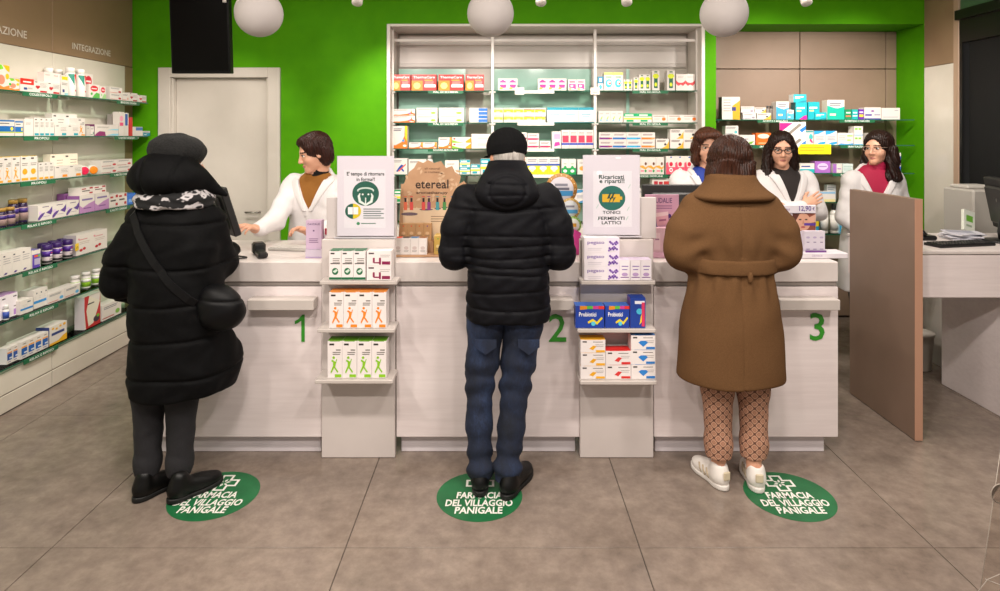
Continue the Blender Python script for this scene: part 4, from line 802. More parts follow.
def draw1(b, W, Hh):
    pp(b, W, Hh, [(.12, .1), (.85, .1), (.85, .83), (.12, .83)], 'e4dfe6')
    pt(b, W, Hh, "E' tempo di ritornare", .5, .74, .046, '1f2f2b', .66); pt(b, W, Hh, 'in forma?!', .5, .685, .046, '1f2f2b', .32)
    pp(b, W, Hh, ellipse(.5, .53, .235, .155, 32), DG, 2)
    pp(b, W, Hh, ellipse(.5, .57, .15, .04, 20), 'c9d8cf', 3); pp(b, W, Hh, ellipse(.5, .555, .13, .035, 20), DG, 4)
    pp(b, W, Hh, [(.36, .5), (.42, .56), (.4, .5), (.42, .44), (.5, .4), (.58, .44), (.6, .5), (.58, .56), (.64, .5), (.62, .42), (.5, .375), (.38, .42)], 'dfe8e2', 3)
    for e in (.45, .55): pp(b, W, Hh, ellipse(e, .52, .018, .012, 10), 'dfe8e2', 5)
    pp(b, W, Hh, [(.49, .4), (.51, .4), (.51, .48), (.49, .48)], 'dfe8e2', 4)
    pp(b, W, Hh, ellipse(.28, .31, .14, .095, 28), 'd9c21e', 5); pp(b, W, Hh, [p for p in ellipse(.28, .31, .14, .095, 28) if p[0] < .3], DG, 6)
    pp(b, W, Hh, [(.19, .27), (.37, .27), (.37, .36), (.19, .36)], 'f2eef0', 7); pp(b, W, Hh, [(.275, .27), (.285, .27), (.285, .36), (.275, .36)], '9aa8a4', 8)
    for k in range(5): pp(b, W, Hh, [(.46, .33 - .028 * k), (.82 - .05 * (k % 2), .33 - .028 * k), (.82 - .05 * (k % 2), .342 - .028 * k), (.46, .342 - .028 * k)], '6a7a76', 3)
    pp(b, W, Hh, ellipse(.37, .155, .03, .02, 12), '3a8a5a', 3); pp(b, W, Hh, [(.42, .15), (.68, .15), (.68, .162), (.42, .162)], '6a8a7a', 3)
poster(337, 394, 156, 236, 'white poster about getting back in shape with a green masked-face icon', draw1)
def draw2(b, W, Hh):
    pp(b, W, Hh, [(.18, .1), (.86, .1), (.86, .8), (.18, .8)], 'e6e1e8')
    pp(b, W, Hh, ellipse(.29, .775, .05, .028, 14), 'fbf8fa', 2); pp(b, W, Hh, ellipse(.62, .965, .05, .014, 14), 'fbf8fa', 2)
    pt(b, W, Hh, 'Ricaricati', .5, .7, .052, '1c403b', .44); pt(b, W, Hh, 'e riparti!!', .51, .632, .052, '1c403b', .44)
    pp(b, W, Hh, ellipse(.51, .46, .235, .155, 32), '21685e', 2)
    pp(b, W, Hh, [(.34, .41), (.65, .41), (.65, .51), (.34, .51)], 'dcae2c', 3); pp(b, W, Hh, [(.65, .44), (.69, .44), (.69, .48), (.65, .48)], 'dcae2c', 3)
    for s in (0, .06): pp(b, W, Hh, [(.47 + s, .53), (.42 + s, .45), (.475 + s, .46), (.45 + s, .39), (.52 + s, .475), (.47 + s, .465), (.5 + s, .53)], '1d4a44', 4)
    for uu, vv in ((.24, .33), (.78, .3), (.8, .58), (.26, .18), (.76, .18)): pp(b, W, Hh, [(uu, vv), (uu + .04, vv + .05), (uu + .03, vv + .055), (uu - .01, vv + .005)], 'b4ccc4', 3)
    pt(b, W, Hh, 'TONICI', .5, .262, .038, '1d2a28', .31); pt(b, W, Hh, 'FERMENTI', .5, .188, .04, '1d2a28', .46); pt(b, W, Hh, 'LATTICI', .5, .132, .04, '1d2a28', .34)
poster(583, 640, 155, 235, 'white poster with a yellow battery icon on a teal disc', draw2)
# ---- things standing on the worktop
ZC = ZT + .0008
# kraft aromatherapy display
kd = thing('cardboard_display', 'scalloped kraft cardboard display with tiny dropper bottles beside the mask poster', 'display', (wx(433, 3.5), 3.5, ZC))
def kx(px): return wx(px, 3.5) - wx(433, 3.5)
def kz(py): return wz(py, 3.5) - ZC
out = [(kx(398), 0), (kx(468), 0), (kx(468), kz(186))]
sc = [(464, 181), (459, 184), (461, 176), (455, 172), (452, 166), (446, 168), (441, 161), (434, 163), (428, 160), (423, 163), (418, 161), (414, 168), (409, 172), (406, 178), (404, 184), (401, 184)]
out += [(kx(p), kz(y)) for p, y in sc]
b = MB(); b.prism(out, 0, .006, MAT['card']); bd = b.build('back_board', kd)
b = MB()
def kp(pts, c, k=1): b.add([(kx(p[0]), -.0004 * k, kz(p[1])) for p in pts], [tuple(range(len(pts)))], M(c, .7))
random.seed(3)
for k in range(34):                                    # leaf pattern print
    px, py, a = 404 + random.random() * 58, 166 + random.random() * 42, random.random() * 3.1
    ca, sa = math.cos(a), math.sin(a); L_ = [(0, 0), (2.5, 1.4), (5.5, 0), (2.5, -1.4)]
    kp([(px + u_ * ca - v_ * sa, py + u_ * sa + v_ * ca) for u_, v_ in L_], 'd3b190')
kp([(403, 208), (466, 208), (466, 246), (403, 246)], 'd9bfa0', 2)
b.text('etereal', (kx(432), -.002, kz(188.5)), (1, 0, 0), (0, 0, 1), 9 * 3.5 / F / .72, M('3a2a22', .6), 'c', 0, 0, kx(448.5) - kx(415.5), .012)
b.text('aromatherapy', (kx(432), -.002, kz(194.6)), (1, 0, 0), (0, 0, 1), 2.6 * 3.5 / F / .72, M('4a372c', .6), 'c', 0, 0, kx(448) - kx(416.5), .012)
for y_ in (169.5, 173): b.text('all natural' if y_ < 171 else 'air treatment', (kx(432), -.002, kz(y_)), (1, 0, 0), (0, 0, 1), 2.1 * 3.5 / F / .72, M('6a4a36', .6), 'c', 0, 0, kx(439) - kx(424), .0)
for px, c in ((405.5, 'd86a4a'), (411.5, 'd8504a'), (423.5, 'd8504a'), (429, '8a3a80'), (437.5, '4a9aa0'), (444.5, '4a8a4a'), (452.5, '3a80a8')):
    kp([(px - 1.7, 202), (px + 1.7, 202), (px + 1.7, 210), (px - 1.7, 210)], c, 4); kp([(px - 1, 198), (px + 1, 198), (px + 1, 202), (px - 1, 202)], '2a2226', 4); kp([(px - 1.6, 196.2), (px + 1.6, 196.2), (px + 1.6, 197), (px - 1.6, 197)], c, 4)
for a, c, y_ in ((401, 418, 214), (419.5, 433, 209.5), (434.5, 441, 208.5), (441.5, 448, 207.5), (449, 456, 207)): kp(ellipse((a + c) / 2, y_, (c - a) / 2, 1.7 if a < 410 else 1.0, 14), '6a5862', 3)
for y_ in (216, 218.5, 221): kp([(431, y_), (446, y_), (446, y_ + .7), (431, y_ + .7)], '8a7058', 4)
b.build('print', bd)
b = MB(); b.cbox(kx(398.5), kx(466), -.13, -.002, 0, .012, MAT['card'], .002); b.build('tray', kd)
b = MB(); b.cbox(kx(400), kx(434.5), -.05, -.003, .012, .075, MAT['card'], .002); b.build('step', kd)
def dsp(par, xa, xb, y, z, h, c, top, n, nm, dsc, dp=.03):
    W = (xb - xa) / n; me = carton(W - .001, dp, h, c, [('r', .25, .8, .75, .86, top), ('e', .5, .5, .25, .1, 'e6d6c8' if c[0] in 'bc' else 'c8b8b0')] + lines(.2, .8, .34, 2, .1), top=top)
    for i in range(n):
        o = put(nm, me, None, (xa + (i + .5) * W, y, z), label=dsc, cat='box'); o['group'] = dsc
bx = wx(433, 3.5)
for i, (t_, nm) in enumerate((('d8402c', 'red'), ('3a3a3c', 'charcoal'), ('2a6fa0', 'blue'), ('8a5a3a', 'brown'))):
    W = (kx(428.5) - kx(396.5)) / 4; me = carton(W - .001, .045, .092, 'ded6d2', [('e', .5, .4, .28, .1, 'c9b8b4')] + lines(.2, .8, .25, 2, .08), top=t_)
    put('oil_carton', me, None, (bx + kx(397.5) + (i + .5) * W, 3.5 - .1, ZC + .0126), label='small white oil carton with %s top in front of the kraft display' % nm, cat='box', group='oil cartons at the kraft display')
for i, (t_, nm) in enumerate((('d8502c', 'orange'), ('d8402c', 'red'), ('c8641c', 'amber'), ('6a3a80', 'purple'))):
    W = (kx(432) - kx(400.5)) / 4; me = carton(W - .001, .04, .095, 'b98d60', [('e', .5, .86, .1, .04, t_), ('e', .5, .45, .25, .09, 'd4b088')] + lines(.2, .8, .3, 2, .08), top='c49a6c')
    put('oil_carton', me, None, (bx + kx(400.8) + (i + .5) * W, 3.5 - .028, ZC + .0756), label='kraft oil carton with %s dot on the display step' % nm, cat='box', group='oil cartons at the kraft display')
me = carton(kx(441) - kx(433.5), .05, .1, 'c3a04e', [('e', .5, .45, .25, .09, 'dcc48a'), ('e', .5, .86, .1, .04, '5a9a3a')] + lines(.2, .8, .3, 2, .08), top='c9aa60')
for i, (yy, zz, w_) in enumerate(((-.09, .0126, 'lower'), (-.035, .0126, 'upper'))):
    for j in range(3):
        put('oil_carton', me, None, (bx + kx(440 + 8 * j), 3.5 + yy, ZC + zz + (0 if i == 0 else .0)), label=ordn(j, 3) + 'mustard oil carton in the %s row beside the quilted sleeve' % ('front' if i == 0 else 'rear'), cat='box', group='mustard oil cartons %s row' % ('front' if i == 0 else 'rear'))
# round medal display behind the man's sleeve
md = thing('medal_display', 'cardboard display of round gold, blue and green seals right of the quilted sleeve', 'display', (wx(563, 3.5), 3.5, ZC))
def mx_(px): return wx(px, 3.5) - wx(563, 3.5)
b = MB(); b.cbox(mx_(548), mx_(578), 0, .012, 0, kz(205), M('d9cfd4', .5), .002); b.build('stand', md)
def seal(px, py, r, ring, inn, y, bars):
    b = MB(); rr = r * 3.5 / F; b.lathe([(rr, -.004), (rr, .0), (rr * .97, .002)], M(ring, .4), (mx_(px), y, kz(py)), 28, 'y'); b.lathe([(rr * .78, .002), (rr * .76, .003)], M(inn, .5), (mx_(px), y, kz(py)), 28, 'y')
    for u0, v0, u1, v1, c in bars: b.box(mx_(px + u0 * r), mx_(px + u1 * r), y - .0045, y - .003, kz(py + v1 * r), kz(py + v0 * r), M(c, .5))
    for k in range(16):
        a = 2 * math.pi * k / 16; b.lathe([(rr * .05, .002), (rr * .04, .004)], M('f0dca8', .4), (mx_(px) + rr * .88 * math.cos(a), y, kz(py) + rr * .88 * math.sin(a)), 6, 'y')
    b.build('seal', md)
seal(561, 189, 16, 'b98238', 'd8d4dc', -.012, [(-.7, .1, .72, .42, '3a8ac0'), (-.4, -.35, .4, -.2, '8a8a96'), (-.5, -.1, .5, .05, '6a6a78')])
seal(569.5, 208, 10.5, 'c09a4a', 'd4d8dc', -.028, [(-.6, .1, .7, .45, '4a9ac8'), (-.4, -.3, .4, -.12, '8a8a96')])
seal(572, 224, 8.5, '7ab04a', 'dfe4dc', -.04, [(-.4, -.2, .4, .2, 'd8a030')])
b = MB(); b.prism([(mx_(571), 0), (mx_(579), 0), (mx_(580), .12), (mx_(573), .14)], -.06, -.045, M('d8409a', .45)); b.build('pink_flag', md)
# pink cosmetic display
cdp = thing('cosmetic_display', 'pink cardboard cosmetic display with a jar picture beside the camel coat sleeve', 'display', (wx(665, 3.45), 3.45, ZC))
def qx(px): return wx(px, 3.45) - wx(665, 3.45)
def qz(py): return wz(py, 3.45) - ZC
b = MB(); b.cbox(qx(645), qx(679), 0, .008, 0, qz(194.5), M('cf9cb4', .5), .002); bd = b.build('back_board', cdp)
b = MB(); b.text('CAUDALIE', (qx(660.5), -.001, qz(203)), (1, 0, 0), (0, 0, 1), 5.2 * 3.45 / F / .72, M('5a3a6a', .5), 'c', 0, 0, qx(672) - qx(649), .008)
def qp(pts, c, k=1): b.add([(qx(p[0]), -.0006 - .0004 * k, qz(p[1])) for p in pts], [tuple(range(len(pts)))], M(c, .5))
for y_ in (205.5, 207.8): qp([(651, y_), (672, y_), (672, y_ + .8), (651, y_ + .8)], '8a5a80')
for k, (px, py) in enumerate(((650.5, 224), (653, 227), (656, 225), (653.5, 222), (657, 221), (669, 216), (667, 219), (651, 220))): qp(ellipse(px, py, 2.3, 2.3, 10), '4a2a6a' if k % 2 else '5f3f80', 2)
qp([(656, 216), (668, 214), (669, 224), (657, 226)], 'd8a0ac', 4); qp([(655.5, 213), (668, 211.5), (668.3, 215), (655.8, 217)], 'e8c8cc', 5); qp([(659, 219.5), (666, 218.7), (666, 220.5), (659, 221.3)], '9a5a78', 6)
b.build('print', bd)
b = MB(); b.cbox(qx(646), qx(679), -.1, -.001, 0, .03, M('d8a8be', .5), .002); b.build('tray', cdp)
me = carton(.055, .045, .13, 'd8b0bc', [('r', .2, .1, .8, .8, 'e4c4cc'), ('r', .3, .5, .7, .56, '9a6a86')], side='c898aa')
for i, (xx, yy) in enumerate(((qx(653), -.07), (qx(663), -.07), (qx(673), -.07))):
    put('cream_carton', me, None, (wx(665, 3.45) + xx, 3.45 + yy, ZC + .0306), label=ordn(i, 3) + 'pale pink cream carton in the pink cosmetic display', cat='box', group='cream cartons in the pink display')
# white price display at the right end
pd = thing('price_display', 'white counter display with a portrait and lilac cartons at the right counter end', 'display', (wx(808, 3.45), 3.45, ZC))
def rx_(px): return wx(px, 3.45) - wx(808, 3.45)
b = MB(); b.cbox(rx_(779), rx_(816), .0, .01, 0, qz(205), M('dad2dc', .5), .002); bd = b.build('back_board', pd)
b = MB(); b.cbox(rx_(781), rx_(815), -.012, -.001, qz(213), qz(205), M('e2dce4', .5), .002); b.text('12,90', (rx_(804), -.0135, qz(211.5)), (1, 0, 0), (0, 0, 1), 5 * 3.45 / F / .72, M('5a3a90', .5), 'c', 0, 0, rx_(811) - rx_(799), .01); b.text('CAUDALIE', (rx_(785), -.0135, qz(210)), (1, 0, 0), (0, 0, 1), 1.8 * 3.45 / F / .72, M('8a6a9a', .5), 'c', 0, 0, rx_(789) - rx_(781.5), 0); b.text('\u20ac', (rx_(812.5), -.0135, qz(210)), (1, 0, 0), (0, 0, 1), 3 * 3.45 / F / .72, M('5a3a90', .5), 'c'); b.build('banner', pd)
b = MB()
def rp(pts, c, k=1): b.add([(rx_(p[0]), -.0006 - .0004 * k, qz(p[1])) for p in pts], [tuple(range(len(pts)))], M(c, .5))
rp([(792.5, 213), (815.5, 213), (815.5, 231), (792.5, 231)], '8a4a3a'); rp(ellipse(803, 222, 7.5, 9, 18), 'd9a48a', 2); rp([(792.5, 213), (800, 213), (796, 220), (795.5, 231), (792.5, 231)], '5a2f26', 3)
rp([(808, 218), (815.5, 214), (815.5, 222), (810, 223)], 'dcaa92', 3)
for e in (800, 806): rp(ellipse(e, 219.5, 1.5, .7, 8), '3a241e', 4)
rp(ellipse(803, 227, 2.3, .8, 10), 'b04a4a', 4); rp([(803, 219.5), (804.5, 224), (802, 224)], 'c48c74', 4); rp([(804, 223), (815.5, 223), (815.5, 225.5), (804, 225.5)], '5a3a9a', 5)
b.build('print', bd)
b = MB(); b.cbox(rx_(779), rx_(836), -.12, -.001, 0, .03, M('e0d9df', .5), .003); b.text('CAUDALIE', (rx_(806), -.1205, .012), (1, 0, 0), (0, 0, 1), .012, M('9a7aa8', .5), 'c'); b.build('tray', pd)
b = MB(); b.box(rx_(797), rx_(817), -.1, -.095, .03, .04, M('7a4a90', .5)); b.build('tray_lip', pd)
me = carton(.0365, .035, .112, 'd9d0dc', [('e', .5, .7, .28, .05, 'b8a8c8'), ('r', .3, .45, .7, .49, '7a6a90'), ('r', .25, .12, .75, .15, '7a5a90')])
for i in range(3): put('serum_carton', me, None, (wx(808, 3.45) + rx_(800.2 + 6.6 * i), 3.45 - .07, ZC + .0306), label=ordn(i, 3) + 'slim lilac serum carton in front of the portrait', cat='box', group='serum cartons in the price display')
# lilac carton, bottle and orange carton on counter one
b = MB(); me = carton(wx(321.5, 3.36) - wx(306, 3.36), .05, .155, 'cdb3cc', [('t', .5, .84, .07, 'CAUDALIE', '5a3a6a', .8), ('r', .45, .62, .55, .67, '5a3a6a')] + lines(.2, .8, .35, 3, .06, '7a5a80'), side='b898b4')
put('cosmetic_carton', me, None, (wx(313.7, 3.36), 3.385, ZC + .046), label='upright lilac cosmetic carton on the white pedestal box of counter one', cat='box')
me = carton(wx(322, 3.35) - wx(305.5, 3.35), .07, .045, 'c8bccc', [('r', .0, .0, 1, .15, 'b09ac0')]); put('pedestal_box', me, None, (wx(313.7, 3.35), 3.385, ZC), label='flat pale lilac box under the upright lilac carton', cat='box')
me = carton(.062, .06, .02, 'e0862c', [('r', .1, .3, .9, .7, 'f0c020')]); put('medicine_carton', me, None, (wx(324, 3.36), 3.40, ZC), label='flat orange carton beside the lilac box on counter one', cat='box')
m1, m2 = bottle(.016, .13, 'e6dedd', 'c8485a', 'f0e8e6', .8, .25, 'c83040', .15); o = put('syrup_bottle', m1, None, (wx(325.5, 3.38), 3.41, ZC + .0206), label='small white bottle with red cap on the orange carton', cat='bottle'); put('cap', m2, o)
# monitor on counter one (seen from behind), keyboard, card terminal
def monitor(nm, loc, rz, tilt, w_, h_, lift, dark=True):
    o = thing('monitor', nm, 'monitor', loc, rz); R = Matrix.Rotation(tilt, 4, 'X')
    def tp(b): b.v = [tuple(R @ Vector(p) + Vector((0, 0, lift))) for p in b.v]
    b = MB(); b.cbox(-w_ / 2, w_ / 2, -.02, .02, 0, h_, M('1d1c1c', .45), .006); b.cbox(-w_ / 2 + .05, w_ / 2 - .05, .018, .045, .04, h_ - .05, M('262524', .45), .01); tp(b); hs = b.build('housing', o)
    b = MB(); b.box(-w_ / 2 + .012, w_ / 2 - .012, -.0215, -.0202, .02, h_ - .012, MAT['screen']); tp(b); b.build('screen', o)
    b = MB(); b.lathe([(.012, .046), (.011, .047)], M('6a6864', .3, .6), (0, 0, h_ * .6), 14, 'y'); b.v = [(p[0], -p[1] , p[2]) for p in b.v]; tp(b); b.build('badge', hs)
    b = MB(); b.tube([(0, .05, .012), (0, .06, lift * .6 + .02), (0, .045 , lift + .07)], .018, M('1a1a1b', .4), 10); b.build('neck', o)
    b = MB(); b.lathe([(.1, 0), (.105, .004), (.1, .012), (.03, .016)], M('161617', .35), (0, .05, 0), 24); b.build('foot', o); return o
monitor('black flat monitor seen from behind on the left end of the worktop', (-1.54, 3.52, ZC), math.radians(132), math.radians(-17), .32, .28, .11)
kb = thing('keyboard', 'grey white keyboard lying on counter one before the pharmacist', 'keyboard', (-1.16, 3.60, ZC), math.radians(170))
b = MB(); b.cbox(-.17, .17, -.06, .06, 0, .014, M('b9b4ae', .4), .003); b.build('case', kb)
me = MB(); me.cbox(-.0085, .0085, -.008, .008, 0, .005, M('d2cdc7', .4), .0015); me = me.mesh('key')
for r_ in range(5):
    for k in range(15): put('key', me, kb, (-.154 + .022 * k, -.044 + .022 * r_, .0135))
ph = thing('barcode_scanner', 'black handheld barcode scanner lying beside the monitor foot', 'scanner', (wx(262, 3.42), 3.40, ZC), math.radians(30))
b = MB(); b.cbox(-.025, .025, -.09, .05, .004, .034, M('121213', .4), .008); b.build('handle', ph); b = MB(); b.cbox(-.034, .034, .03, .1, .002, .068, M('161617', .35), .012); b.build('head', ph)
b = MB(); b.box(-.026, .026, -.0905 + .19, .1015, .022, .056, M('301010', .1)); b.build('window', ph)
ct = MB(); pts = [(wx(246, 3.42) + .04 * math.sin(k * .5), 3.30 + .02 * k * .5, ZC + .006) for k in range(9)]; ct.tube(pts, .0045, M('0c0c0d', .4), 6); ct.build('cable', None, label='thin black cable curling on counter one beside the scanner', cat='cable')
monitor('black flat monitor seen from behind between the battery poster and camel coat', (wx(672, 3.78), 3.76, ZC), 0 + math.pi, math.radians(4), .37, .30, .065)
# ================================================================ partition, right-hand desk and its clutter
pt_ = thing('partition', 'freestanding brown laminate partition at the right end of the counter', 'partition', (2.303, 3.41, 0))
b = MB(); b.cbox(-.02, .021, .002, .64, .004, 1.333, noisy('partition_taupe', '806a5b', '866f60', 3, .45), .002); b.build('board', pt_)
b = MB(); b.cbox(-.0212, .0222, -.001, .002, .004, 1.3335, M('b58a72', .45), .0005); b.build('edge_band', pt_)
dk = thing('service_desk', 'white service desk at the right edge behind the brown partition', 'desk', (2.36, 3.56, 0))
b = MB(); b.cbox(0, 1.3, 0, .66, ZT - .02, ZT, MAT['top'], .003); b.build('top', dk)
b = MB(); b.cbox(.004, 1.3, .006, .03, wz(298, 3.56), ZT - .026, WD, .003); b.build('apron', dk)
b = MB(); b.cbox(.004, .03, .03, .65, wz(298, 3.56), ZT - .026, WD, .003); b.build('side_apron', dk)
b = MB(); b.cbox(.63, .66, .04, .64, .001, wz(298, 3.56), WD, .003); b.build('leg_panel', dk)
b = MB(); b.cbox(.66, 1.28, .6, .63, .1, wz(298, 3.56), grey, .003); b.build('back_panel', dk)
b = MB(); b.cbox(.68, .7, .57, .63, .12, .2, grey, .003); b.build('bracket', dk)
monitor('black monitor seen from the side at the right photo edge on the service desk', (wx(1012, 3.85), 3.85, ZC), math.radians(72), math.radians(-10), .42, .33, .07)
k2 = thing('keyboard', 'black keyboard at the front of the service desk', 'keyboard', (wx(962, 3.72), 3.74, ZC), math.radians(12))
b = MB(); b.cbox(-.2, .2, -.06, .06, 0, .016, M('141414', .4), .004); b.build('case', k2)
me = MB(); me.cbox(-.0085, .0085, -.008, .008, 0, .005, M('1d1d1e', .35), .0015); me = me.mesh('key')
for r_ in range(5):
    for k in range(17): put('key', me, k2, (-.177 + .022 * k, -.044 + .022 * r_, .0155))
ms = thing('telephone', 'rounded black telephone half hidden by the brown partition', 'telephone', (wx(925, 3.95), 3.97, ZC))
b = MB(); b.cbox(-.05, .05, -.07, .07, 0, .03, M('111112', .35), .01); b.build('base', ms)
b = MB(); b.tube([(-.03, -.06, .035), (-.035, -.03, .06), (-.035, .03, .06), (-.03, .06, .035)], [.018, .014, .014, .018], M('0d0d0e', .35), 10); b.build('handset', ms)
for k in range(7):
    b = MB(); b.box(-.1, .1, -.07, .07, 0, .006, M(['c9c8d0', 'bcbcc6', 'd4d2d8'][k % 3], .6)); b.box(-.08, .06, -.05, .05, .0062, .0066, M('9a9aa8', .6))
    b.build('paper_stack', None, (wx(962, 3.98) + .012 * math.sin(k * 2.1), 3.98, ZC + .0065 * k), (0, 0, .5 * math.sin(k * 1.7)), label=['bottom', 'second-lowest', 'third-lowest', 'middle', 'third-highest', 'second-highest', 'top'][k] + ' sheaf of pale grey receipt papers piled on the service desk', cat='paper', group='receipt papers on service desk')
me = carton(.09, .02, .14, 'd4d8cc', [('r', .2, .45, .8, .75, '6aa83a'), ('r', .2, .2, .7, .3, '9aa890')]); o = put('leaflet_pack', me, None, (wx(968, 4.1), 4.1, ZC + .03), (-.25, .3, .2), 'white and green packet leaning behind the receipt papers', 'packet')
pr = thing('printer', 'off-white printer beside the dark window behind the desk monitor', 'printer', (3.45, 4.5, .78))
b = MB(); b.cbox(-.13, .125, -.15, .15, 0, .52, M('a8a39b', .45), .012); b.build('body', pr); b = MB(); b.cbox(-.12, .115, -.152, -.15, .2, .22, M('6a665f', .45), .0005); b.build('slot', pr)
b = MB(); b.cbox(-.1, .1, -.06, .12, .521, .545, M('bab5ad', .45), .006); b.build('lid', pr)
st = thing('side_cabinet', 'low white cabinet carrying the printer by the dark window', 'cabinet', (3.45, 4.5, 0))
b = MB(); b.cbox(-.25, .13, -.2, .2, .002, .779, M('cfc8bf', .45), .004); b.build('body', st); b = MB(); b.cbox(-.24, .12, -.215, -.2, .03, .74, M('d6cfc6', .45), .004); b.build('door', st)
bn = thing('waste_bin', 'small white bin under the service desk', 'bin', (wx(931, 4.35), 4.5, 0.001))
b = MB(); b.lathe([(.085, 0), (.09, .004), (.105, .24), (.11, .245), (.1, .245), (.082, .02)], M('bdb5aa', .5), n=20); b.build('body', bn); b = MB(); b.lathe([(.112, .246), (.112, .262), (.06, .275)], M('cbc4ba', .45), n=20); b.build('lid', bn)
cb = MB(); pts = [(2.72 + .02 * math.sin(k), 4.245, 1.0 - .09 * k + .02 * math.sin(2 * k)) for k in range(11)]; cb.tube(pts, .005, M('d8d4cc', .5), 6); cb.build('cable', None, label='white cable hanging behind the service desk', cat='cable')
# clear acrylic stand in the right foreground
ac = thing('acrylic_stand', 'clear acrylic stand with a round disc at the right foreground edge', 'stand', (1.567, 1.95, .001))
rim = M('93897f', .3)
AC2 = clear('acrylic_clear', 'f4f2f0', .05, .05)
b = MB(); b.box(-.16, .28, -.12, .12, 0, .006, AC2); b.build('base_sheet', ac)
b = MB(); b.add([(-.09, 0, .006), (.3, 0, .006), (.36, 0, .75), (.018, 0, .75), (-.09, .004, .006), (.3, .004, .006), (.36, .004, .75), (.018, .004, .75)], [(0, 1, 2, 3), (7, 6, 5, 4), (0, 3, 7, 4), (1, 5, 6, 2), (3, 2, 6, 7), (0, 4, 5, 1)], AC2); sh = b.build('upright_sheet', ac)
b = MB(); b.tube([(-.092, 0, .006), (.016, 0, .75)], .0013, rim, 6); b.tube([(.016, 0, .75), (.36, 0, .75)], .0013, rim, 6); b.build('rim', sh)
b = MB(); b.lathe([(.03, -.002), (.03, .002)], AC2, (.0, -.01, .56), 28, 'y'); dsk = b.build('disc', ac)
b = MB(); b.tube([(.0 + .03 * math.cos(a * .2618), -.01, .56 + .03 * math.sin(a * .2618)) for a in range(25)], .0018, rim, 5, False); b.build('rim', dsk)
b = MB(); b.tube([(-.09, -.01, .2), (-.07, -.01, .255), (-.04, -.008, .29), (.0, -.006, .305), (.1, -.004, .32)], .0013, rim, 6); b.tube([(-.045, -.006, .29), (.06, -.01, .25), (.2, -.01, .18)], .0013, rim, 6); b.build('brace', ac)
# ================================================================ floor stickers
def sticker(px, py, nm, scuff):
    d = H * F / (py - HY); o = thing('floor_sticker', nm, 'sticker', (wx(px, d), d, .0003), group='round green floor stickers')
    b = MB(); n = 48; b.prism([(.2 * math.cos(2 * math.pi * k / n), .2 * math.sin(2 * math.pi * k / n)) for k in range(n)], 0, .0008, noisy('sticker_green', '145c33', '1a6a3c', 9, .5, lo=.3), 'z'); b.build('disc', o)
    b = MB(); wm = M('e9e6df', .5)
    for s, y_, wd in (('FARMACIA', -.026, .214), ('DEL VILLAGGIO', -.086, .308), ('PANIGALE', -.142, .216)):
        b.text(s, (0, y_, .0012), (1, 0, 0), (0, 1, 0), .049 / .72, wm, 'c', 0, .08, wd, .028)
    b.build('lettering', o)
    # cross emblem: rounded outline with a sprig
    b = MB(); a = .068; w_ = .029; k_ = [(-w_, a), (w_, a), (w_, w_), (a, w_), (a, -w_), (w_, -w_), (w_, -a), (-w_, -a), (-w_, -w_), (-a, -w_), (-a, w_), (-w_, w_)]
    n = len(k_); t_ = .011; cy = .1
    inn = [(p[0] - math.copysign(t_, p[0]), p[1] - math.copysign(t_, p[1])) for p in k_]
    b.add([(p[0], p[1] + cy, .0012) for p in k_] + [(p[0], p[1] + cy, .0012) for p in inn], [(i, (i + 1) % n, (i + 1) % n + n, i + n) for i in range(n)], wm)
    for k in range(6):
        an = k * math.pi / 3 + .3; c_, s_ = math.cos(an), math.sin(an)
        b.add([(u_ * c_ - v_ * s_, u_ * s_ + v_ * c_ + cy, .0012) for u_, v_ in ((.006, 0), (.018, .006), (.034, 0), (.018, -.006))], [(0, 1, 2, 3)], wm)
    b.build('cross_emblem', o)
sticker(214.5, 495, 'round green floor sticker under the black ankle boots', 0)
sticker(479.5, 495.5, 'round green floor sticker under the man in jeans', 1)
sticker(789, 495.5, 'round green floor sticker beside the white sneakers', 2)
# ================================================================ ceiling things: globes, television, track spots
for px, nm in ((259, 'white glass globe lamp above counter one, beside the black television'), (490.5, 'white glass globe lamp hanging in the middle above counter two'), (724, 'white glass globe lamp hanging above the camel coat')):
    d = 3.3; o = thing('globe_lamp', nm, 'lamp', (wx(px, d), d, wz(13.5, d)), group='white globe pendant lamps')
    b = MB(); R = .124; b.lathe([(R * math.sin(math.pi * k / 20) + 1e-4, -R * math.cos(math.pi * k / 20)) for k in range(21)], MAT['globe'], n=40); b.build('globe', o)
    b = MB(); b.lathe([(.03, R - .006), (.034, R), (.034, R + .05), (.012, R + .06)], M('c9c5bf', .35, .3), n=18); b.build('holder', o)
    b = MB(); b.tube([(0, 0, R + .055), (0, 0, CEIL - wz(13.5, d) - .001)], .004, M('c9c5bf', .5), 6); b.build('cord', o)
tv = thing('television', 'black portrait screen hanging above the white door', 'television', (wx(201, 3.9), 3.9, wz(73.5, 3.9)))
R = Matrix.Rotation(math.radians(4), 4, 'X')
def tvb(n, b): b.v = [tuple(R @ Vector(p)) for p in b.v]; return b.build(n, tv)
w_ = (wx(233, 3.9) - wx(174, 3.9)) / 2
b = MB(); b.cbox(-w_, w_, 0, .05, 0, .66, M('050505', .4, 0, 0, .15), .004); tvb('housing', b)
b = MB(); b.box(-w_ + .012, w_ - .012, -.001, 0, .018, .645, MAT['screen']); tvb('screen', b)
b = MB(); b.tube([(0, .07, .35), (0, .12, .5), (0, .12, CEIL - wz(73.5, 3.9))], .018, M('1a1a1a', .4), 8); b.build('ceiling_mount', tv)
b = MB(); b.lathe([(.012, 0), (.012, .04)], M('d8d4ce', .4), (w_ - .02, -.01, .44), 8, 'z'); tvb('sensor', b)
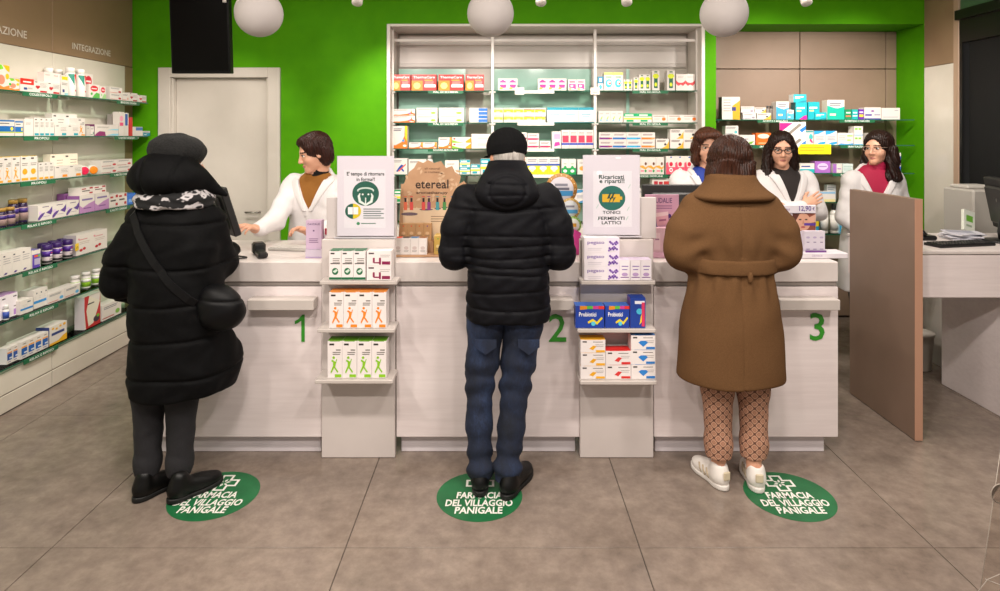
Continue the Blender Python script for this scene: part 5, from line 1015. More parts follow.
for i, (px, nm) in enumerate(((219, 'white track spotlight beside the television'), (357, 'white track spotlight above the kraft display'), (541, 'white track spotlight right of the middle globe'), (627, 'white track spotlight above the battery poster'), (807, 'white track spotlight above the taupe niche'))):
    d = 4.2; o = thing('track_spotlight', nm, 'spotlight', (wx(px, d), d, wz(3.5, d)), group='track spotlights'); tl = math.radians(28)
    Rm = Matrix.Rotation(-tl, 4, 'X')
    b = MB(); b.lathe([(.034, 0), (.036, .004), (.036, .12), (.024, .135)], M('d8d2cb', .4), n=18); b.v = [tuple(Rm @ Vector(p)) for p in b.v]; b.build('head', o)
    b = MB(); b.tube([(0, .06, .13), (0, .07, CEIL - wz(3.5, d))], .008, M('cfc9c2', .4), 8); b.build('stem', o)
# ================================================================ people: smooth implicit surfaces meshed with surface nets
f32 = np.float32
def cone(a, b, ra, rb):
    a = np.array(a, f32); b = np.array(b, f32); ab = b - a; L2 = float(ab @ ab) + 1e-9
    def f(G):
        px, py, pz = G[0] - a[0], G[1] - a[1], G[2] - a[2]
        t = np.clip((px * ab[0] + py * ab[1] + pz * ab[2]) / L2, 0, 1)
        return np.sqrt((px - t * ab[0]) ** 2 + (py - t * ab[1]) ** 2 + (pz - t * ab[2]) ** 2) - (ra + (rb - ra) * t)
    return f
def ell(c, r, B=None):                                   # B rows = local axes
    def f(G):
        p = [G[i] - c[i] for i in range(3)]
        if B is not None: p = [p[0] * B[k][0] + p[1] * B[k][1] + p[2] * B[k][2] for k in range(3)]
        k0 = np.sqrt(sum((p[i] / r[i]) ** 2 for i in range(3))); k1 = np.sqrt(sum((p[i] / r[i] ** 2) ** 2 for i in range(3))) + 1e-6
        return k0 * (k0 - 1) / k1
    return f
def chain(pts, rs, k=.0): return sm([cone(pts[i], pts[i + 1], rs[i], rs[i + 1]) for i in range(len(pts) - 1)], k)
def smin(a, b, k):
    if k <= 0: return np.minimum(a, b)
    h = np.maximum(k - np.abs(a - b), 0) / k; return np.minimum(a, b) - h * h * k * .25
def sm(fs, k):
    def f(G):
        r = fs[0](G)
        for q in fs[1:]: r = smin(r, q(G), k)
        return r
    return f
def cut(fa, fb, k=.0):
    def f(G):
        a, b = fa(G), -fb(G); return -smin(-a, -b, k)
    return f
def crom(zs, vs, z):
    zs = np.array(zs, float); vs = np.array(vs, float); m = np.gradient(vs, zs)
    i = np.clip(np.searchsorted(zs, z) - 1, 0, len(zs) - 2); h = zs[i + 1] - zs[i]; t = np.clip((z - zs[i]) / h, 0, 1)
    return ((2 * t ** 3 - 3 * t ** 2 + 1) * vs[i] + (t ** 3 - 2 * t ** 2 + t) * h * m[i] + (-2 * t ** 3 + 3 * t ** 2) * vs[i + 1] + (t ** 3 - t ** 2) * h * m[i + 1])
def loft(secs, p=2.3, yaw=0.0, cap=.012):                # secs = (z, cx, cy, rx, ry) rising
    S_ = np.array(sorted(secs), float)
    def f(G):
        z = G[2].astype(float); cx_, cy_, rx, ry = [crom(S_[:, 0], S_[:, k], z).astype(f32) for k in (1, 2, 3, 4)]
        x, y = G[0] - cx_, G[1] - cy_
        if yaw: c, s = math.cos(yaw), math.sin(yaw); x, y = x * c + y * s, -x * s + y * c
        q_ = (np.abs(x / rx) ** p + np.abs(y / ry) ** p) ** (1 / p); d = (q_ - 1) * np.minimum(rx, ry)
        e = np.maximum(G[2] - S_[-1, 0], S_[0, 0] - G[2]); return -smin(-d, -e - 0 * d, cap)
    return f
def add(fa, g):
    return lambda G: fa(G) + g(G)
def shell(fa, g): return lambda G: fa(G) - g
def mesh_of(fn, lo, hi, h):
    ax = [np.arange(lo[i] - h, hi[i] + 2 * h, h, dtype=f32) for i in range(3)]
    G = (ax[0][:, None, None], ax[1][None, :, None], ax[2][None, None, :])
    f = np.broadcast_to(fn(G), tuple(len(a) for a in ax)).astype(f32)
    s = f < 0; nx, ny, nz = f.shape
    def sl(a, dx, dy, dz): return a[dx:nx - 1 + dx, dy:ny - 1 + dy, dz:nz - 1 + dz]
    cnt = sum(sl(s, *c).astype(np.int8) for c in np.ndindex(2, 2, 2)); mask = (cnt > 0) & (cnt < 8)
    I = np.argwhere(mask); idx = -np.ones(mask.shape, np.int64); idx[mask] = np.arange(len(I))
    acc = np.zeros((len(I), 3)); num = np.zeros(len(I)); i, j, k = I.T
    for a in range(3):
        o = [q for q in range(3) if q != a]
        for u_ in (0, 1):
            for v_ in (0, 1):
                d0 = [0, 0, 0]; d0[o[0]] = u_; d0[o[1]] = v_; d1 = list(d0); d1[a] = 1
                f0 = f[i + d0[0], j + d0[1], k + d0[2]]; f1 = f[i + d1[0], j + d1[1], k + d1[2]]; x = (f0 < 0) != (f1 < 0)
                t = np.where(x, f0 / np.where(x, f0 - f1, 1), 0); p = np.repeat(np.array([d0], float), len(I), 0); p[:, a] += t
                acc += p * x[:, None]; num += x
    V = (acc / num[:, None] + I) * h + np.array([a_[0] for a_ in ax])
    Fs = []
    for a in range(3):
        o = [(1, 2), (2, 0), (0, 1)][a]; d = [0, 0, 0]; d[a] = 1
        A = f[:nx - 1 if a == 0 else nx, :ny - 1 if a == 1 else ny, :nz - 1 if a == 2 else nz] < 0
        Bq = f[1 if a == 0 else 0:, 1 if a == 1 else 0:, 1 if a == 2 else 0:] < 0
        E = np.argwhere(A != Bq); E = E[(E[:, o[0]] > 0) & (E[:, o[1]] > 0)]
        E = E[(E[:, o[0]] < f.shape[o[0]] - 1) & (E[:, o[1]] < f.shape[o[1]] - 1)]
        flip = A[tuple(E.T)]
        def cell(u_, v_): q = E.copy(); q[:, o[0]] -= u_; q[:, o[1]] -= v_; return idx[tuple(q.T)]
        Q = np.stack([cell(1, 1), cell(0, 1), cell(0, 0), cell(1, 0)], 1); Q[~flip] = Q[~flip][:, ::-1]; Fs.append(Q)
    return V, np.concatenate(Fs)
class PM:                                                # gathers meshed pieces (with material rules) into one mesh object
    def __init__(s): s.V = []; s.F = []; s.MI = []; s.mats = []; s.n = 0
    def add(s, V, Fq, mats, rule=None, T=None):
        for m in mats:
            if m not in s.mats: s.mats.append(m)
        ids = np.array([s.mats.index(m) for m in mats])
        if rule is None: mi = np.full(len(Fq), ids[0])
        else: mi = ids[rule(V[Fq].mean(1))]
        if T is not None: V = V @ np.array(T.to_3x3()).T + np.array(T.translation)
        s.V.append(V); s.F.append(Fq + s.n); s.MI.append(mi); s.n += len(V); return s
    def build(s, name, parent=None, loc=(0, 0, 0), **kw):
        V = np.concatenate(s.V); Fq = np.concatenate(s.F); me = bpy.data.meshes.new(name)
        me.vertices.add(len(V)); me.vertices.foreach_set('co', V.astype(f32).ravel()); me.loops.add(Fq.size); me.loops.foreach_set('vertex_index', Fq.astype(np.int32).ravel())
        me.polygons.add(len(Fq)); me.polygons.foreach_set('loop_start', np.arange(0, Fq.size, 4, dtype=np.int32))
        for m in s.mats: me.materials.append(m)
        me.polygons.foreach_set('material_index', np.concatenate(s.MI).astype(np.int32)); me.polygons.foreach_set('use_smooth', np.ones(len(Fq), bool)); me.update(); me.validate()
        return put(name, me, parent, loc, **kw)
def solid(name, fn, lo, hi, h, mat, parent, **kw): return PM().add(*mesh_of(fn, lo, hi, h), [mat]).build(name, parent, **kw)
def around(o, cx_, cy_, r):                              # arc length round a leg, for woven prints
    me = o.data; co = np.zeros(len(me.vertices) * 3, f32); me.vertices.foreach_get('co', co); co = co.reshape(-1, 3)
    a = me.attributes.new('around', 'FLOAT', 'POINT'); a.data.foreach_set('value', (np.arctan2(co[:, 0] - cx_, -(co[:, 1] - cy_)) * r).astype(f32))
def wob(G, s, ph=0.0): return np.sin(G[0] * s + 1.7 * np.sin(G[2] * s * .7 + ph)) * np.sin(G[1] * s * .9 + ph * 2 + np.sin(G[2] * s * .8)) * np.sin(G[2] * s * .6 + ph)
def seams(zs, depth, wid, puff=0.0):
    zs = sorted(zs)
    def g(G):
        r = 0
        for z in zs: r = r + depth * np.exp(-((G[2] - z + .006 * np.sin(G[0] * 9 + z * 30)) / wid) ** 2)
        return r
    return g
# ---- people's materials
def hairmat(n, c0, c1, sx=90, rough=.38):
    g = N(n); v = g.coords((1, 1, .07)); f = g.noise(v, sx, 3, .7); g.l(g.ramp(f, [(.3, c0), (.7, c1)]), g.b.inputs['Base Color']); g.b.inputs['Roughness'].default_value = rough; g.b.inputs['Specular IOR Level'].default_value = .2; g.bump(f, .35, .003); return g.m
def cloth(n, c0, c1, sc=220, rough=.85, bump=.25, spec=.3): return noisy(n, c0, c1, sc, rough, bump=bump, bdist=.0015, spec=spec)
SKIN = noisy('skin', 'd9a184', 'dfaa8e', 14, .5); SKIN2 = noisy('skin_warm', 'cf9474', 'd69c7e', 14, .5)
LIP = M('b5726a', .45); BROW = M('3a241a', .7); EYE = M('e9e4de', .25); IRIS = M('2a1a12', .2); LASH = M('2a1812', .6)
BLKP = cloth('black_quilt', '060607', '0a0a0b', 60, .7, .15, .1); NAVYP = cloth('navy_black_quilt', '06060a', '0b0b11', 60, .65, .15, .16)
CAMEL = cloth('camel_wool', '5e432b', '694c32', 260, .95, .35, .08); COATW = cloth('lab_coat_white', 'dcd8d8', 'e4e0e0', 200, .8, .12, .2)
JEANS = None
def mk_jeans():
    g = N('jeans'); v = g.coords((1, 1, .35)); f = g.noise(v, 160, 3, .7); f2 = g.noise(g.coords((1, 1, .6)), 7, 3)
    mx = g.n('ShaderNodeMath', operation='MULTIPLY_ADD'); g.l(f2, mx.inputs[0]); mx.inputs[1].default_value = .7; h = g.n('ShaderNodeMath', operation='MULTIPLY'); h.inputs[1].default_value = .3; g.l(f, h.inputs[0]); g.l(h.outputs[0], mx.inputs[2])
    g.l(g.ramp(mx.outputs[0], [(.35, '0b111e'), (.52, '141f36'), (.7, '283a5c')]), g.b.inputs['Base Color']); g.b.inputs['Roughness'].default_value = .85; g.bump(f, .2, .001); return g.m
JEANS = mk_jeans()
def mk_pattern():                                        # small honeycomb print in brown and blush
    g = N('patterned_trousers'); sx = g.n('ShaderNodeSeparateXYZ'); g.l(g.coords(), sx.inputs[0])
    def mth(op, a, b=None):
        n_ = g.n('ShaderNodeMath', operation=op)
        for i, q in enumerate((a, b)):
            if q is None: continue
            if isinstance(q, (int, float)): n_.inputs[i].default_value = q
            else: g.l(q, n_.inputs[i])
        return n_.outputs[0]
    at = g.n('ShaderNodeAttribute'); at.attribute_name = 'around'; h = at.outputs['Fac']; k = 2 * math.pi / .082
    d_ = mth('MULTIPLY', mth('SINE', mth('MULTIPLY', mth('ADD', h, sx.outputs[2]), k)), mth('SINE', mth('MULTIPLY', mth('SUBTRACT', h, sx.outputs[2]), k)))
    g.l(g.ramp(mth('ABSOLUTE', d_), [(.1, '5a3a2e'), (.22, 'b98d74'), (.6, 'b98d74'), (.68, '8a5f4a'), (.85, 'a87a62')]), g.b.inputs['Base Color']); g.b.inputs['Roughness'].default_value = .85; return g.m
    vo = g.n('ShaderNodeTexVoronoi'); vo.feature = 'DISTANCE_TO_EDGE'; vo.inputs['Scale'].default_value = 46; vo.inputs['Randomness'].default_value = .18; g.l(v, vo.inputs['Vector'])
    v2 = g.n('ShaderNodeTexVoronoi'); v2.inputs['Scale'].default_value = 46; v2.inputs['Randomness'].default_value = .18; g.l(v, v2.inputs['Vector'])
    a = g.ramp(vo.outputs['Distance'], [(.09, '4f2f24'), (.15, 'bb8a70')]); c = g.ramp(v2.outputs['Distance'], [(.2, '8a5a45'), (.3, 'ffffff')])
    mx = g.n('ShaderNodeMix', data_type='RGBA', blend_type='MULTIPLY'); mx.inputs[0].default_value = .8; g.l(a, mx.inputs[6]); g.l(c, mx.inputs[7]); g.l(mx.outputs[2], g.b.inputs['Base Color']); g.b.inputs['Roughness'].default_value = .85; return g.m
PATT = mk_pattern()
def mk_scarf():
    g = N('scarf_print'); f = g.noise(g.coords((1, 1, 1.6)), 17, 2, .5); g.l(g.ramp(f, [(.5, '0c0c0e'), (.54, 'b9b4b6'), (.62, 'b9b4b6'), (.66, '17171a')]), g.b.inputs['Base Color']); g.b.inputs['Roughness'].default_value = .9; return g.m
SCARF = mk_scarf()
FLEECE = noisy('grey_fleece', '030303', '1b1a1a', 120, .95, bump=.8, bdist=.006, lo=.42, hi=.72)
GTROUS = noisy('grey_trousers', '151417', '222125', 300, .9, bump=.2, bdist=.001)
# ---- head in its own frame: z up, face towards +y, origin between the ears
def head_fn():
    fs = [ell((0, -.012, .032), (.076, .096, .09)), ell((0, .026, -.03), (.063, .066, .088)), cone((0, .03, -.07), (0, .058, -.094), .046, .03), ell((0, .074, -.1), (.022, .018, .016)),
          cone((-.034, .074, .02), (.034, .074, .02), .015, .015), ell((.04, .055, -.036), (.024, .026, .022)), ell((-.04, .055, -.036), (.024, .026, .022)), cone((0, -.022, -.06), (0, -.03, -.085), .052, .052)]
    base = sm(fs, .022)
    base = cut(base, ell((.032, .1, .001), (.018, .018, .011)), .012); base = cut(base, ell((-.032, .1, .001), (.018, .018, .011)), .012)
    nose = sm([cone((0, .09, .004), (0, .108, -.034), .008, .0115), ell((.011, .098, -.038), (.008, .009, .007)), ell((-.011, .098, -.038), (.008, .009, .007))], .008)
    lips = sm([cone((-.019, .082, -.068), (0, .0925, -.066), .0035, .0065), cone((.019, .082, -.068), (0, .0925, -.066), .0035, .0065), cone((-.015, .083, -.073), (.015, .083, -.073), .005, .005), ell((0, .09, -.074), (.013, .007, .0055))], .004)
    ears = sm([cut(ell((s * .078, -.008, -.008), (.011, .02, .032)), ell((s * .09, -.004, -.006), (.008, .011, .02)), .006) for s in (1, -1)], 0)
    return sm([sm([base, nose], .012), lips], .006), ears
def face_rule(C):
    x, y, z = C.T; r = np.zeros(len(C), int)
    r[(y > .076) & (np.abs(x) < .021) & (z > -.0795 + .35 * np.abs(x)) & (z < -.0622 - .2 * np.abs(x))] = 1
    b_ = np.abs(np.abs(x) - .034); r[(y > .055) & (b_ < .021) & (np.abs(z - (.0245 - 5 * b_ ** 2 + .06 * (.034 - np.abs(x)))) < .0042)] = 2
    r[(y > .06) & (np.abs(np.abs(x) - .032) < .0175) & (np.abs(z - .0065) < .0022)] = 3
    return r
_H = {}
def head(pm, T, skin=SKIN, brow=BROW, lip=LIP):
    if 'h' not in _H:
        a, e = head_fn(); _H['h'] = mesh_of(sm([a, e], .006), (-.095, -.115, -.16), (.095, .125, .13), .0031)
        _H['e'] = mesh_of(ell((0, 0, 0), (.0128, .0125, .0076)), (-.014, -.014, -.012), (.014, .014, .012), .002)
    V, Fq = _H['h']; pm.add(V, Fq, [skin, lip, brow, LASH], face_rule, T)
    for s in (1, -1):
        V, Fq = _H['e']; V = V + np.array([s * .032, .0765, .0]); c = np.array([s * .032, .089, .0])
        pm.add(V, Fq, [EYE, IRIS], lambda C, c=c: (np.linalg.norm(C - c, axis=1) < .0078).astype(int), T)
def headT(c, yaw, pitch=0, roll=0):                      # yaw 0 faces +y, positive turns left (towards -x); pitch < 0 looks down
    return Matrix.Translation(Vector(c)) @ Matrix.Rotation(yaw, 4, 'Z') @ Matrix.Rotation(pitch, 4, 'X') @ Matrix.Rotation(roll, 4, 'Y')
def hair_obj(parent, T, fn, lo, hi, mat, h=.0045, amp=.0022, freq=46, name='hair'):
    def g(G): return amp * np.sin(freq * np.arctan2(G[0], G[1] + .03) + 5 * np.sin(G[2] * 26)) + .6 * amp * np.sin(freq * 2.3 * np.arctan2(G[0], G[1]) + G[2] * 40)
    V, Fq = mesh_of(add(fn, g), lo, hi, h); return PM().add(V, Fq, [mat], None, T).build(name, parent)
FACE = ell((0, .108, -.022), (.068, .078, .1))
def norm(v): v = np.array(v, float); return v / np.linalg.norm(v)
def hand(pm, wrist, d, n, side, curl=(.5, .5, .5, .5), skin=SKIN, spread=.08, thumb=.8, size=1.0):
    """palm and five jointed fingers: d points along the fingers, n is where the palm looks, side +1/-1 puts the thumb on d x n or its opposite"""
    d = norm(d); n = norm(np.array(n) - d * np.dot(n, d)); t = np.cross(d, n) * side; w_ = np.array(wrist, float); s = size
    P = lambda a, b_, c: w_ + s * (d * a + t * b_ + n * c)
    fs = [ell(P(.05, 0, 0), (.05 * s, .04 * s, .0165 * s), (d, t, n)), cone(P(-.03, 0, 0), P(.02, 0, 0), .026 * s, .027 * s)]
    fg = []
    for k, (off, L_, r) in enumerate(((.029, .072, .0088), (.0095, .081, .009), (-.0105, .075, .0086), (-.029, .058, .0078))):
        p = P(.088 - abs(off) * .25, off, 0); a = 0; pts = [P(.06, off * .8, 0), p]; rs = [r * s * 1.1, r * s]
        for q_, fr in enumerate((.45, .32, .23)):
            a += curl[k] * (1, 1.1, .8)[q_]; dd = d * math.cos(a) + n * math.sin(a) + t * off * spread * 18; p = p + norm(dd) * L_ * fr * s; pts.append(p); rs.append(r * s * (1 - .1 * (q_ + 1)))
        fg.append(chain(pts, rs, .003))
    th = [P(.02, .026, .004), P(.05, .05, .012), P(.05 + .03 * thumb, .064, .02), P(.05 + .052 * thumb, .066, .026)]
    fg.append(chain(th, [.015 * s, .0115 * s, .0098 * s, .0085 * s], .004))
    fn = lambda G: smin(sm(fs, .012)(G), sm(fg, .0)(G), .008)
    c = P(.06, 0, .01); R_ = .13 * s; pm.add(*mesh_of(fn, c - R_, c + R_, .0034), [skin])
def shoe(parent, heel, ang, L_=.27, style='plain', up=None, sole=None, extra=None, wd=1.0):
    u_ = M(up or '121213', .45) if isinstance(up, (str, type(None))) else up
    T = Matrix.Translation(Vector((heel[0], heel[1], .0))) @ Matrix.Rotation(ang, 4, 'Z'); k = L_ / .27
    w = [ell((0, .05, .05), (.033 * wd, .05 * k, .045)), ell((.002, .12 * k, .045), (.037 * wd, .085 * k, .045)), ell((.004, .2 * k, .035), (.042 * wd, .072 * k, .034)), cone((0, .05, .06), (0, .055, .092 if style != 'boot' else .1), .037, .038)]
    fn = sm(w, .03)
    if style != 'boot': fn = cut(fn, ell((0, .055, .15), (.031, .04, .06)), .006)
    fn = cut(fn, lambda G: G[2] - .016 + 0 * G[0])
    o = PM().add(*mesh_of(fn, (-.06, -.02, 0), (.06, .3, .15), .0048), [u_], None, T).build('shoe', parent)
    sf = sm([ell((0, .052, .012), (.037 * wd, .056 * k, .6)), ell((.003, .125 * k, .012), (.037 * wd, .09 * k, .6)), ell((.004, .195 * k, .012), (.0455 * wd, .084 * k, .6))], .02)
    so = lambda G: np.maximum(sf(G), np.maximum(.001 - G[2], G[2] - .027 + .006 * np.sin(G[1] * 12)))
    PM().add(*mesh_of(so, (-.06, -.02, 0), (.06, .3, .035), .0048), [M(sole or '0d0d0e', .6)], None, T).build('sole', o)
    if extra == 'stripes':
        for s in (1, -1):
            for j in range(3):
                b = MB(); b.tube([(s * .036, .085 + .028 * j, .03), (s * .0385, .095 + .028 * j, .045), (s * .034, .108 + .028 * j, .068)], .0042, M('b9a88f', .6), 6); b.v = [tuple(T @ Vector(p)) for p in b.v]; b.build('stripe', o)
        b = MB(); b.cbox(-.018, .018, -.006, .004, .055, .095, M('cdbfa4', .6), .004); b.v = [tuple(T @ Vector(p)) for p in b.v]; b.build('heel_tab', o)
    return o
def surf_y(fn, x, z, lo=-.5, hi=.1):
    ys = np.linspace(lo, hi, 400, dtype=f32); v = fn((np.full((1, 400, 1), x, f32), ys[None, :, None], np.full((1, 400, 1), z, f32))).ravel(); i = np.argmax(v < 0); return float(ys[i]) if v.min() < 0 else 0.0
def body_mesh(pm, hip, sh, el, wr, kn, an, neck, skin=SKIN):
    """whole figure under the clothes: torso, neck, arms and legs grown as one surface"""
    hl, hr = hip; fs = [cone(((hl[0] + hr[0]) / 2, (hl[1] + hr[1]) / 2, hl[2] + .06), ((sh[0][0] + sh[1][0]) / 2, (sh[0][1] + sh[1][1]) / 2, sh[0][2] - .1), .105, .11), cone(sh[0], sh[1], .05, .05), cone(((sh[0][0] + sh[1][0]) / 2, (sh[0][1] + sh[1][1]) / 2, sh[0][2]), neck, .055, .05)]
    for k in (0, 1): fs += [cone(sh[k], el[k], .048, .038), cone(el[k], wr[k], .037, .026), cone(hip[k], kn[k], .075, .05), cone(kn[k], an[k], .048, .034)]
    P = np.array(list(hip) + list(sh) + list(el) + list(wr) + list(kn) + list(an) + [neck]); pm.add(*mesh_of(sm(fs, .03), P.min(0) - .12, P.max(0) + .12, .014), [skin])
# ---------------------------------------------------------------- customer 1: black quilted coat, fleece hat
def person1():
    X0, Y0 = wx(178, 2.93), 2.93; pm = PM()
    an = [(-.135, -.02, .09), (.02, -.03, .09)]; kn = [(-.13, .0, .46), (.02, .0, .46)]; hip = [(-.09, 0, .86), (.09, .03, .86)]
    sh = [(-.15, -.02, 1.29), (.13, .05, 1.29)]; el = [(-.25, -.02, 1.03), (.125, .13, 1.08)]; wr = [(-.2, .14, .92), (.12, .25, 1.085)]
    body_mesh(pm, hip, sh, el, wr, kn, an, (-.02, .03, 1.44)); head(pm, headT((-.015, .05, 1.545), -.75)); hand(pm, (.12, .27, 1.075), (-.6, .8, 0), (0, 0, -1), 1)
    p = pm.build('person', None, (X0, Y0, 0), label='customer in long black quilted coat, grey fleece hat and dark trousers, seen from behind', cat='person')
    secs = [(.48, .0, .03, .218, .2), (.55, .002, .03, .224, .205), (.65, .002, .03, .222, .2), (.78, -.006, .02, .21, .185), (.92, -.008, .01, .2, .175), (1.06, -.008, .01, .2, .17), (1.18, -.008, .01, .198, .16), (1.28, -.01, .015, .178, .145), (1.36, -.012, .02, .14, .115), (1.42, -.015, .025, .1, .095)]
    t_ = loft(secs, 2.4); sl = sm([chain([(-.15, -.01, 1.28), (-.245, -.02, 1.1), (-.275, .0, .99), (-.22, .12, .9)], [.082, .082, .078, .066], .03), chain([(.12, .05, 1.27), (.135, .11, 1.1), (.135, .16, 1.05), (.13, .25, 1.085)], [.08, .076, .07, .054], .03)], 0)
    fl = ell((.165, .12, .58), (.075, .12, .1))
    coat = add(sm([sm([t_, fl], .08), sl], .035), lambda G: seams((1.275, 1.075, .91, .745, .575), .009, .008)(G) + .006 * wob(G, 17) + .004 * wob(G, 41, 1.3))
    solid('coat', coat, (-.42, -.28, .46), (.34, .42, 1.44), .0068, BLKP, p)
    hood = sm([ell((-.03, -.045, 1.48), (.168, .135, .092)), ell((-.035, -.02, 1.53), (.135, .115, .085)), cone((.09, .02, 1.47), (.195, .07, 1.395), .055, .012)], .06)
    hood = cut(hood, ell((.02, .16, 1.55), (.16, .17, .16)), .03); hood = add(hood, lambda G: .005 * wob(G, 21, .4) + .007 * np.exp(-((np.abs(G[0] + .02) - .07 - .1 * (G[2] - 1.5)) / .008) ** 2) * (G[1] < 0))
    solid('hood', hood, (-.26, -.24, 1.36), (.25, .14, 1.65), .0065, BLKP, p)
    hat = add(sm([ell((-.015, .035, 1.605), (.122, .13, .082)), ell((-.05, .02, 1.625), (.085, .1, .06))], .04), lambda G: .004 * wob(G, 60, .2))
    solid('fleece_hat', hat, (-.17, -.13, 1.5), (.14, .2, 1.71), .006, FLEECE, p)
    sc = cut(sm([loft([(1.345, -.02, .01, .165, .15), (1.37, -.02, .01, .175, .155), (1.41, -.02, .01, .165, .15), (1.44, -.02, .01, .14, .13)], 2.2)], 0), ell((-.02, .03, 1.5), (.08, .08, .13)), .01)
    solid('scarf', add(sc, lambda G: .006 * np.sin(G[2] * 150 + 4 * np.sin(G[0] * 14)) * .5), (-.22, -.17, 1.33), (.18, .2, 1.46), .0065, SCARF, p)
    for k, (x, xb) in enumerate(((-.137, -.132), (.018, .018))):
        tr_ = add(chain([(x + .02, .02, .80), (x, .0, .46), (xb, -.02, .15), (xb, -.025, .09)], [.095, .073, .054, .05], .03), lambda G: .003 * wob(G, 40, .7))
        solid('trouser_leg', lambda G, q=tr_: np.maximum(q(G), .095 - G[2]), (x - .12, -.11, .08), (x + .14, .13, .6), .0068, GTROUS, p)
    shoe(p, (-.155, -.1), -.5, .255, 'boot', M('070707', .4, 0, 0, .3), '060606'); shoe(p, (.008, -.11), -.62, .255, 'boot', M('070707', .4, 0, 0, .3), '060606')
    # shoulder bag carried across the back
    bag = thing('shoulder_bag', 'black shoulder bag worn across the back of the quilted coat', 'bag', (X0, Y0, .78))
    fn = add(sm([ell((.225, -.075, .12), (.1, .07, .1)), ell((.24, -.05, .08), (.095, .075, .075))], .05), lambda G: .004 * wob(G, 34, .9) + .005 * np.exp(-((G[2] - .155 + .1 * (G[0] - .2)) / .006) ** 2))
    PM().add(*mesh_of(fn, (.1, -.18, -.03), (.38, .06, .24), .006), [M('060608', .5, 0, 0, .2)]).build('pouch', bag)
    b = MB(); A = []; 
    for k in range(15):
        t = k / 14; x = -.185 + .33 * t; z = 1.36 - .44 * t - .03 * math.sin(math.pi * t); y = surf_y(coat, x, z) - .006; A.append((x, y, z - .78))
    V = []; Fq = []
    for i, q in enumerate(A):
        for dz, dy in ((.017, 0), (-.017, 0), (-.017, -.006), (.017, -.006)): V.append((q[0] + dz * .75, q[1] + dy, q[2] + dz * .75))
    for i in range(len(A) - 1):
        for k in range(4): Fq.append((i * 4 + k, i * 4 + (k + 1) % 4, i * 4 + 4 + (k + 1) % 4, i * 4 + 4 + k))
    b.add(V, Fq, M('0c0c0e', .6, 0, 0, .2)); b.build('strap', bag)
    b = MB(); b.lathe([(.012, 0), (.012, .004)], M('b9973a', .3, 1), (.17, surf_y(coat, .17, .93) - .014, .15), 12, 'y'); b.build('buckle', bag)
person1()
